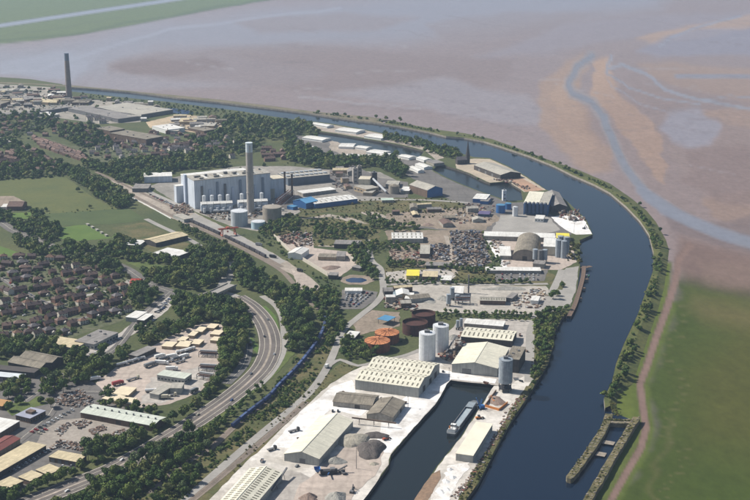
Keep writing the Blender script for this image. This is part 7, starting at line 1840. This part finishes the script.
WOODS = [  # polygon, spacing m, radius range m, label of one tree, label of the mass
    ([(100, 480), (150, 458), (182, 440), (197, 430), (208, 436), (212, 446), (200, 455), (180, 467), (160, 482), (146, 494), (130, 510), (50, 510), (84, 492)], 8.0, (4, 6.2), 'dark broadleaf tree between the dual carriageway and the curving railway', 'wood between the dual carriageway and the railway'),
    ([(150, 512), (170, 486), (190, 472), (206, 470), (196, 486), (180, 500), (168, 512)], 7.5, (3.4, 5), 'broadleaf tree at the bottom edge beside the dock road', 'wood at the bottom edge beside the dock road'),
    ([(88, 448), (118, 442), (150, 433), (180, 418), (202, 398), (215, 380), (226, 374), (217, 392), (198, 408), (172, 424), (150, 438), (124, 452), (100, 464), (72, 476), (40, 492), (0, 506), (-10, 499), (40, 488), (66, 477), (86, 466)], 8.0, (4, 6), 'tree in the belt between the units and the dual carriageway', 'tree belt between the units and the dual carriageway'),
    ([(-10, 343), (40, 345), (60, 350), (84, 357), (82, 365), (70, 366), (62, 359), (34, 351), (10, 356), (-10, 362)], 8.0, (4.5, 6.5), 'tree in the dark row behind the twin-gabled factory', 'dark tree row behind the factory'),
    ([(70, 372), (84, 363), (104, 358), (112, 366), (106, 375), (88, 384), (74, 386), (68, 380)], 8.0, (4.5, 6.5), 'tree in the clump between the factory and lorry yard', 'clump between the factory and lorry yard'),
    ([(138, 343), (164, 329), (192, 318), (212, 312), (226, 301), (240, 308), (248, 320), (246, 342), (240, 362), (226, 373), (217, 373), (222, 350), (224, 326), (205, 322), (190, 329), (165, 340), (145, 346)], 8.0, (4.5, 6.8), 'tall tree in the wood curving round the lorry yard', 'wood curving round the lorry yard'),
    ([(140, 270), (160, 274), (180, 268), (205, 256), (222, 250), (230, 256), (226, 266), (224, 278), (206, 288), (196, 292), (180, 288), (160, 286), (146, 280)], 8.4, (4.5, 7), 'tree in the wood left of the road bridge', 'wood left of the road bridge'),
    ([(176, 298), (204, 300), (222, 302), (226, 310), (205, 316), (178, 318), (172, 308)], 8.2, (4.5, 6.5), 'tree below the road bridge', 'wood below the road bridge'),
    ([(180, 256), (214, 250), (232, 252), (250, 266), (266, 278), (288, 294), (302, 300), (314, 330), (316, 344), (302, 352), (288, 352), (286, 330), (284, 314), (272, 300), (262, 294), (246, 290), (236, 284), (234, 274), (236, 262), (226, 256), (205, 258)], 8.4, (4.5, 7), 'tree in the large wood beside the terminal', 'large wood beside the terminal'),
    ([(296, 298), (308, 302), (320, 312), (322, 330), (330, 346), (340, 338), (346, 322), (338, 310), (338, 292), (326, 286), (306, 292)], 7.6, (3.2, 5.2), 'tree right of the curving train', 'wood right of the curving train'),
    ([(-40, 140), (10, 142), (40, 154), (62, 166), (66, 174), (30, 178), (-40, 182), (-40, 170), (14, 170), (18, 156), (0, 148)], 11.4, (5, 7.5), 'tree along the top of the dry field', 'woodland along the top of the dry field'),
    ([(64, 170), (80, 171), (100, 182), (118, 192), (131, 200), (129, 208), (118, 209), (98, 199), (86, 189), (70, 179)], 9.0, (5, 7), 'tree in the belt right of the dry field', 'tree belt right of the dry field'),
    ([(80, 164), (105, 166), (130, 162), (165, 159), (205, 154), (222, 158), (228, 167), (200, 169), (180, 170), (165, 176), (150, 182), (134, 186), (118, 182), (104, 173), (88, 169)], 9.5, (5, 7.5), 'tree in the wood behind the power plant', 'wood behind the power plant'),
    ([(-40, 116), (0, 117), (40, 114), (58, 119), (60, 128), (36, 134), (20, 139), (-40, 138)], 17.5, (5, 7.5), 'tree in the wood below the grey works', 'wood below the grey works'),
    ([(58, 129), (80, 126), (96, 127), (110, 140), (113, 149), (92, 150), (74, 145), (62, 138)], 13.0, (5, 7.5), 'tree in the wood beside the distant terraces', 'wood beside the distant terraces'),
    ([(226, 120), (256, 122), (300, 124), (318, 130), (318, 137), (300, 135), (290, 141), (266, 140), (258, 150), (240, 156), (222, 160), (214, 151), (196, 152), (182, 146), (196, 138), (222, 134)], 14.2, (5, 7.5), 'tree in the distant wood above the stack', 'distant wood above the stack'),
    ([(286, 142), (310, 150), (330, 158), (360, 161), (396, 158), (399, 166), (408, 176), (400, 178), (376, 167), (350, 168), (336, 169), (320, 169), (298, 164), (286, 160)], 10, (5, 7.5), 'tree in the belt between the works and upper docks', 'tree belt between the works and upper docks'),
    ([(78, 94), (120, 98.5), (170, 104), (200, 108), (240, 113), (275, 118.5), (310, 124), (318, 130), (300, 130), (270, 127), (240, 122), (200, 117), (185, 114), (150, 103), (110, 101)], 15.6, (2.4, 3.6), 'tree on the distant canal bank', 'wooded distant canal bank'),
    ([(384, 134.6), (408, 139.4), (430, 143.4), (433, 148), (426, 149), (400, 143.6), (384, 139.6)], 9, (4, 6), 'tree on the canal strip above the upper docks', 'wooded strip above the upper docks'),
    ([(436, 149), (452, 150.4), (462, 156), (456, 160), (444, 157), (424, 152)], 9, (4, 6), 'tree left of the church spire', 'trees left of the church spire'),
    ([(534, 320), (545, 312), (558, 309), (570, 309), (561, 318), (554.5, 331), (552, 346), (547, 360), (538, 378), (533, 386), (531, 378), (536, 362), (535, 345), (534, 330)], 7, (2.8, 4.8), 'bushy tree on the near canal bank', 'bushy growth on the near canal bank'),
    ([(339, 345), (352, 340), (366, 345), (378, 352), (374, 360), (342, 361)], 7.5, (3.5, 5.2), 'tree in the thicket in front of the orange tank', 'thicket in front of the orange tank'),
    ([(436, 313), (452, 312), (478, 313), (520, 314), (534, 316), (528, 322), (500, 320), (462, 318), (438, 321)], 6, (2, 3.2), 'tree in the hedge behind the skylit shed', 'hedge behind the skylit shed'),
    ([(366, 214), (380, 220), (404, 226), (420, 228), (416, 232), (390, 232), (370, 228)], 9, (3.5, 5), 'shrubby tree on the waste ground', 'shrubs on the waste ground'),
    ([(316, 226), (350, 226), (366, 228), (366, 238), (330, 240), (314, 240)], 9, (3, 5), 'bush on the waste ground above the walled yard', 'bushes above the walled yard'),
    ([(366, 244), (400, 244), (420, 246), (420, 252), (392, 251), (370, 256)], 8, (3, 4.5), 'bush beside the dock road bend', 'bushes beside the dock road bend'),
    ([(348, 250), (366, 248), (368, 262), (378, 276), (372, 280), (358, 268)], 8, (3.4, 5), 'tree between the walled yard and dock road', 'trees between the walled yard and dock road'),
    ([(386, 262), (420, 265), (450, 268), (480, 270), (494, 268), (494, 274), (460, 272), (420, 268), (388, 268)], 8, (2.8, 4.2), 'hedge tree above the yellow store', 'hedge above the yellow store'),
    ([(386, 280), (430, 281), (480, 282.4), (530, 282.6), (530, 284), (480, 284.6), (386, 284.5)], 7, (2.4, 3.6), 'hedge bush above the gravel yard', 'hedge above the gravel yard'),
    ([(260, 226), (280, 222), (292, 216), (300, 222), (296, 232), (276, 236), (262, 236)], 8.5, (3.5, 5), 'tree in front of the brown tank', 'trees in front of the brown tank'),
    ([(178, 222), (200, 233), (224, 245), (246, 257), (252, 264), (236, 257), (208, 246), (182, 231)], 7, (2.6, 4), 'tree along the left side of the sidings', 'tree line left of the sidings'),
    ([(-10, 208), (10, 214), (12, 224), (-10, 222)], 8.5, (4.5, 6), 'tree by the clubhouse', 'trees by the clubhouse'),
    ([(8, 223), (30, 222), (46, 230), (48, 242), (30, 237), (14, 229)], 8.5, (4, 6), 'tree above the estate road', 'trees above the estate road'),
    ([(14, 236), (36, 243), (60, 252), (60, 257), (34, 255), (16, 246)], 8.5, (4, 6), 'tree below the estate road', 'trees below the estate road'),
    ([(32, 214), (40, 215), (47, 226), (36, 226)], 8, (4, 6), 'tree at the corner of the dry field', 'trees at the corner of the dry field'),
    ([(47, 226), (58, 228), (60, 240), (50, 243)], 8, (4, 6), 'tree at the left end of the playing field', 'trees left of the playing field'),
    ([(62, 246), (84, 245), (90, 251), (66, 254)], 8.4, (5, 7), 'tall tree at the foot of the playing field', 'tall trees at the foot of the playing field'),
    ([(82, 250), (106, 248), (116, 246), (130, 252), (150, 258), (176, 258), (178, 264), (150, 264), (120, 260), (90, 252)], 8.4, (4, 6.5), 'tree in the belt below the playing field', 'tree belt below the playing field'),
    ([(110, 243), (122, 238), (130, 241), (143, 249), (128, 251)], 8.4, (4, 6), 'tree right of the playing field', 'trees right of the playing field'),
    ([(62, 254), (96, 257), (118, 268), (122, 276), (106, 278), (90, 268), (74, 264)], 8.6, (4, 6.5), 'tree between the estate and the main road', 'trees between the estate and main road'),
    ([(134, 284), (148, 288), (160, 294), (150, 306), (138, 312), (130, 300)], 8.6, (4.5, 6.5), 'tree between the red roof and the depot', 'trees between the red roof and depot'),
    ([(38, 382), (54, 378), (68, 384), (68, 394), (50, 398), (38, 392)], 8.4, (4, 6), 'tree left of the skips and timber', 'trees left of the skips'),
    ([(4, 384), (28, 382), (30, 394), (8, 400)], 8.4, (4, 6), 'tree below the white flat-roofed unit', 'trees below the white flat-roofed unit'),
    ([(96, 401), (120, 406), (146, 408), (160, 413), (160, 418), (130, 412), (96, 406)], 8, (3, 4.4), 'tree in the row behind the long factory', 'tree row behind the long factory'),
    ([(102, 396), (110, 388), (118, 392), (108, 400)], 8, (3, 4.4), 'tree between the cream stores', 'trees between the cream stores'),
    ([(134, 330), (150, 322), (154, 326), (140, 340)], 8, (3.5, 5), 'tree right of the two white-roofed units', 'trees right of the white-roofed units'),
    ([(116, 352), (128, 346), (134, 352), (122, 362)], 8, (3.5, 5.5), 'tree left of the dark-fronted unit', 'trees left of the dark-fronted unit'),
    ([(220, 372), (232, 352), (244, 346), (246, 352), (236, 366), (226, 378), (206, 396), (198, 402)], 7.5, (3, 4.6), 'tree on the slope above the slip road', 'trees on the slope above the slip road'),
    ([(228, 412), (250, 394), (262, 384), (268, 388), (250, 404), (236, 416), (214, 434), (206, 432)], 7, (2.6, 4), 'small tree on the verge of the dual carriageway', 'scrub trees on the verge'),
]
SCRUB = [
    ([(60, 506), (110, 474), (160, 452), (197, 432), (214, 440), (206, 458), (180, 470), (150, 500), (120, 510)], 4.6, (1.2, 2.6), 'undergrowth below the wood by the dual carriageway', M_leaf),
    ([(150, 512), (170, 488), (192, 470), (210, 466), (200, 484), (180, 504)], 4.2, (1.2, 2.6), 'undergrowth at the bottom edge beside the dock road', M_leaf),  # polygon, spacing, radius range, label
    ([(166, 510), (196, 486), (232, 454), (265, 425.5), (297, 399), (313, 381), (326, 360), (331, 346), (327, 338), (316, 355), (300, 375), (274, 404), (242, 430), (214, 452), (186, 472), (160, 500)], 3.5, (1.0, 2.6), 'low scrub along the curving railway', M_leaf),
    ([(262, 420), (290, 392), (312, 362), (322, 340), (318, 332), (304, 350), (290, 366), (268, 394), (244, 414), (234, 424)], 4.2, (1.2, 2.8), 'low scrub on the upper side of the curving railway', M_leaf),
    ([(300, 396), (318, 384), (336, 366), (344, 362), (354, 366), (330, 384), (306, 404), (270, 438), (232, 474), (240, 456)], 5, (.5, 1.5), 'dry weeds beside the dock road', M_scrub),
    ([(526, 388), (533, 388), (525, 402), (511, 422), (501, 438), (478, 482), (466, 500), (454, 512), (460, 498), (476, 470), (500, 430), (514, 406)], 4.2, (.9, 2.2), 'weeds and bushes along the canal side of the pier', M_scrub),
    ([(534, 322), (545, 312), (570, 309), (555, 331), (547, 361), (534, 386), (531, 378)], 5, (1.0, 2.4), 'low bushes on the near canal bank', M_scrub),
    ([(300, 204), (360, 200), (408, 198), (450, 200), (470, 206), (452, 212), (400, 214), (340, 212), (300, 214)], 6, (.8, 2.2), 'scattered bushes on the dry waste ground', M_scrub),
    ([(256, 232), (300, 214), (360, 216), (380, 228), (366, 244), (350, 248), (316, 246), (290, 238)], 7.5, (1.4, 3.2), 'bushes above the walled yard', M_leaf),
    ([(388, 214), (440, 208), (480, 208), (470, 214), (430, 218), (396, 224)], 7, (.7, 1.8), 'low weeds on the dirt plot', M_scrub),
    ([(386, 262), (440, 264), (494, 268), (494, 282), (440, 284), (386, 282)], 7, (.8, 1.8), 'low weeds round the yellow store', M_scrub),
    ([(-40, 258), (0, 258), (40, 258), (96, 256), (126, 274), (146, 290), (140, 304), (120, 318), (88, 330), (60, 340), (0, 350), (-40, 352)], 6.2, (.9, 2.6), 'garden bushes and hedges of the housing estate', M_leaf),
    ([(26, 138), (70, 148), (100, 146), (150, 141), (196, 147), (196, 162), (150, 160), (100, 162), (74, 160), (48, 150)], 12, (2, 4.2), 'garden trees among the distant houses', M_leaf),
    ([(258, 238), (276, 238), (300, 262), (330, 280), (340, 286), (330, 292), (310, 276), (280, 256)], 7, (1.4, 3), 'bushes on the slope between terminal and walled yard', M_leaf),
    ([(-40, 176), (64, 174), (64, 177), (-40, 183)], 8, (2, 4), 'hedge along the top of the dry field', M_leaf),
    ([(28, 211.5), (60, 212), (128, 207), (128, 209), (60, 214), (28, 213)], 9, (1, 2), 'thin hedge across the field', M_leaf),
    ([(66, 94), (100, 98), (150, 103), (150, 120), (100, 124), (60, 116), (0, 116), (0, 86), (50, 88)], 24, (3, 5), 'scattered trees in the upper left works', M_leaf),
    ([(350, 330), (376, 352), (404, 346), (412, 336), (440, 322), (446, 316), (430, 324), (404, 336), (396, 348), (380, 354), (362, 346)], 6.5, (1.4, 2.8), 'bushes round the rusty tanks', M_leaf),
    ([(450, 262), (496, 266), (498, 284), (470, 284), (450, 278)], 7, (1.2, 2.4), 'yellowish scrub below the big scrapyard', M_scrub),
    ([(566, 240), (580, 240), (580, 266), (568, 266)], 6, (2, 3.6), 'bushes between the grey silos and canal', M_scrub),
    ([(482, 232), (485, 232), (503, 268), (498, 270), (490, 258)], 6, (1.6, 2.8), 'hedge between scrapyard and white yard', M_leaf),
    ([(164, 103), (200, 108), (240, 113), (275, 119), (318, 128), (280, 132), (240, 124), (196, 120), (160, 110)], 16, (2, 3.6), 'rough growth along the distant canal', M_leaf),
    ([(206, 172), (330, 158), (330, 168), (280, 166), (228, 170)], 16, (2.5, 4.5), 'bushes behind the power plant', M_leaf),
    ([(196, 296), (232, 298), (250, 314), (252, 330), (240, 326), (226, 314), (204, 302)], 7, (2.4, 4), 'bushes beside the bridge approach', M_leaf),
]
items = []   # (px size, x, y, rad, hf, woods index)
for wi, (poly, sp, (ra, rb), lt, lm) in enumerate(WOODS):
    for x, y in poisson(poly, sp * .78):
        if any((x - hx) ** 2 + (y - hy) ** 2 < 64 for hx, hy in house_spots): continue
        rad = r4.uniform(ra, rb) * r4.choice((.6, .75, .95, 1, 1.1, 1.2))
        t = FPX / (y * CP + CAMH * SP) * rad
        items.append((t, x, y, rad, r4.uniform(.85, 1.25), wi))
def on_screen(x, y):
    dep = y * CP + CAMH * SP; px = 375 + FPX * x / dep; py = 250 - FPX * (y * SP - CAMH * CP) / dep
    return 2 < px < 748 and 2 < py < 498
vis = sorted([i for i in items if on_screen(i[1], i[2])], key=lambda i: -i[0])
solo = set(id(i) for i in vis[:172])
mass = {}; ntri = 0
for it in items:
    t, x, y, rad, hf, wi = it
    if id(it) in solo:
        lt = WOODS[wi][3]
        rt = empty('tree', (x, y, 0), r4.uniform(0, 6.28), lt, 'tree', WOODS[wi][4])
        h0 = rad * r4.uniform(.25, .45)
        link('crown', CM_HI[r4.randrange(4)], rt, (0, 0, h0), 0, (rad, rad, rad * hf))
        link('trunk', TRUNK, rt, (0, 0, 0), 0, (rad, rad, h0 + rad * hf * .75))
    else:
        arr = r4.choice(CROWN_HI if t > 5.0 else CROWN_LO)
        mass.setdefault(wi, []).append((arr, x, y, rad * .22, rad, hf, r4.uniform(0, 6.28), r4.random()))
for wi, its in mass.items():
    o, n_ = joined('woodland', 'dense ' + WOODS[wi][4] + ', seen as one mass', 'wood', its, M_leaf); ntri += n_
for poly, sp, (ra, rb), lb, m in SCRUB:
    its = [(r4.choice(BUSH), x, y, .1, r4.uniform(ra, rb) * r4.choice((.5, .7, 1, 1.3)), r4.uniform(.6, 1.25), r4.uniform(0, 6.28), r4.random()) for x, y in poisson(poly, sp * .85)
           if clump(x, y) > -.25 or r4.random() < .22
           if not any((x - hx) ** 2 + (y - hy) ** 2 < 30 for hx, hy in (house_spots if 'garden' in lb else ()))]
    o, n_ = joined('scrub', lb, 'scrub', its, m); ntri += n_
# embankment growth on the far side of the canal
c_bank = smooth_path([Vector(((G(a[0], a[1], .4).x + G(b[0], b[1], .4).x) / 2, (G(a[0], a[1], .4).y + G(b[0], b[1], .4).y) / 2)) for a, b in
                      [((604, 400), (617, 400)), ((612, 382), (633, 384)), ((624, 344), (647, 344)), ((638, 314), (658, 311)), ((650, 280), (666, 275)), ((653, 252), (669, 250)), ((649, 234), (664, 236)), ((640, 220.5), (655, 221)), ((626, 206), (638, 203)), ((610, 192.5), (620, 190)), ((594, 184), (602, 180)), ((573, 175), (580, 170.5)), ((554, 165.5), (560, 163)), ((530, 156), (532, 153)), ((500, 146), (502, 143)), ((484, 141), (486, 137.4)), ((464, 137), (464, 133.4)), ((430, 132), (430, 128.4)), ((400, 126), (400, 122.6)), ((360, 120.5), (362, 116.4)), ((310, 113), (310, 111))]], 5)
hw = [6, 11, 12, 11, 8, 8, 7.5, 8, 7, 6, 5.5, 5, 4.5, 4, 4, 5, 6, 6, 6, 6, 4]
its = []; S = arc_len(c_bank); s = 4.0
while s < S - 5:
    q, ang = along(c_bank, s)
    dep = q.y * CP + CAMH * SP; k = FPX / dep; py = 250 - FPX * (q.y * SP - CAMH * CP) / dep
    half = 8.5 if py > 240 else (7 if py > 190 else 6)
    if py < 132 and r4.random() < .25: s += 3; continue
    if math.sin(s * .021) + math.sin(s * .0537 + 1) + .6 * math.sin(s * .13) < -.15 and r4.random() < .8: s += 3; continue
    off = r4.uniform(-1, .15) * half; nv = Vector((math.sin(ang), -math.cos(ang)))
    x, y = q.x + nv.x * off, q.y + nv.y * off
    rad = r4.choice((1.0, 1.4, 1.8, 2.4)) if r4.random() < .88 else r4.uniform(3.0, 4.4)
    if py < 132: rad *= 1.4
    its.append((r4.choice(BUSH if rad < 3 else CROWN_LO), x, y, .4, rad, r4.uniform(.7, 1.2), r4.uniform(0, 6), r4.random()))
    s += r4.uniform(.5, 3) if py > 150 else r4.uniform(2, 5)
joined('bank_scrub_growth', 'rough bushes all along the canal embankment', 'scrub', its, M_leaf)
for i, (x, y, rad) in enumerate(((648, 296, 4.2), (644, 311, 5.5), (650, 309, 4.5), (637, 328, 4.6), (630, 344, 4.2), (658, 262, 4), (655, 248, 4.4), (660, 232, 3.6), (622, 360, 4.4), (626, 372, 4.2), (640, 205, 3.6), (616, 384, 3.8), (611, 398, 3.6), (634, 352, 3.4), (560, 164.5, 3.6), (400, 121.5, 5), (386, 119.5, 5), (376, 118.2, 4.6), (345, 115.6, 4.4))):
    p = G(x, y, .4); lb = 'dark bushy tree on the far canal embankment'
    rt = empty('tree', (p.x, p.y, .4), i * 1.3, lb, 'tree', 'trees on the far canal embankment')
    link('crown', CM_HI[i % 4], rt, (0, 0, rad * .2), 0, (rad, rad, rad)); link('trunk', TRUNK, rt, (0, 0, 0), 0, (rad, rad, rad * 1.0))
# weeds on the lock walls
its = []
for (x0, y0), (x1, y1) in (((608, 418), (571, 476)), ((636, 418), (582, 508)), ((606, 420), (632, 421)), ((612, 402), (616, 416))):
    for i in range(70):
        t = r4.random(); p = G(x0 + (x1 - x0) * t + r4.uniform(-2.6, 2.6), y0 + (y1 - y0) * t, 1.1)
        its.append((r4.choice(BUSH), p.x, p.y, 1.0, r4.choice((.5, .7, .9, 1.3)), r4.uniform(.6, 1.1), r4.uniform(0, 6), r4.random()))
joined('lock_weeds', 'weeds and brambles growing on the ruined lock', 'scrub', its, M_scrub)
SOLO = [(20, 404, 5, 'round tree on the office lawn, left of the blue-grey office'), (9, 411, 5, 'tree at the left edge beside the office lawn'), (41, 403, 4, 'slim tree beside the office lawn road'), (51, 408, 5, 'tree right of the blue-grey office'), (86, 448, 6, 'large tree at the right end of the small tan unit'),
        (78, 192, 4.5, 'lone bush-like tree in the dry field'), (90, 208, 3.5, 'small tree on the field hedge'), (109, 206, 3, 'smallest tree on the field hedge'), (46, 211, 3.5, 'small tree at the left end of the field hedge'), (26, 216, 3, 'small tree on the little green'),
        (562, 287, 4, 'bush on the grey canal-side quay'), (553, 299, 5.5, 'larger tree on the grey canal-side quay'), (557, 296, 4.5, 'tree behind the larger quay tree'), (478, 181, 3, 'small tree on the wharf edge'), (396, 156, 7, 'round dark tree among the upper dock stores')]
for i, (x, y, rad, lb) in enumerate(SOLO):
    p = G(x, y); rt = empty('tree', (p.x, p.y, 0), i, lb, 'tree')
    link('crown', CM_HI[i % 4], rt, (0, 0, rad * .3), 0, (rad, rad, rad)); link('trunk', TRUNK, rt, (0, 0, 0), 0, (rad, rad, rad * 1.1))
et = 0
for x, y in poisson([(0, 262), (40, 260), (96, 258), (126, 276), (140, 292), (120, 316), (88, 328), (60, 338), (0, 346)], 15):
    if any((x - hx) ** 2 + (y - hy) ** 2 < 42 for hx, hy in house_spots): continue
    rad = r4.uniform(2.2, 4.6)
    rt = empty('tree', (x, y, 0), r4.uniform(0, 6), 'garden tree standing among the estate houses', 'tree', 'garden trees of the housing estate')
    link('crown', CM_HI[r4.randrange(4)], rt, (0, 0, rad * .3), 0, (rad, rad, rad)); link('trunk', TRUNK, rt, (0, 0, 0), 0, (rad, rad, rad * 1.1)); et += 1
print('trees', len(items), 'solo', len(solo), 'estate', et, 'mass tris', ntri, 'cars', NCAR[0], 'houses', len(house_spots))

HAZE_D = 4.7e-5

# ------------------------------------------------------------------ haze
hm = bpy.data.materials.new('haze_air'); hm.use_nodes = True
hn = hm.node_tree.nodes; hn.clear()
ho = hn.new('ShaderNodeOutputMaterial'); hv = hn.new('ShaderNodeVolumePrincipled')
hv.inputs['Color'].default_value = (0.54, 0.73, 1.0, 1); hv.inputs['Density'].default_value = HAZE_D
hv.inputs['Anisotropy'].default_value = 0.2
hm.node_tree.links.new(hv.outputs[0], ho.inputs['Volume'])
hz = MB().box(-17000, -5000, -7.5, 17000, 17000, CAMH + 14).build('haze', hm)
tag(hz, 'thin blue-white summer haze over the estuary', 'haze', kind='stuff')
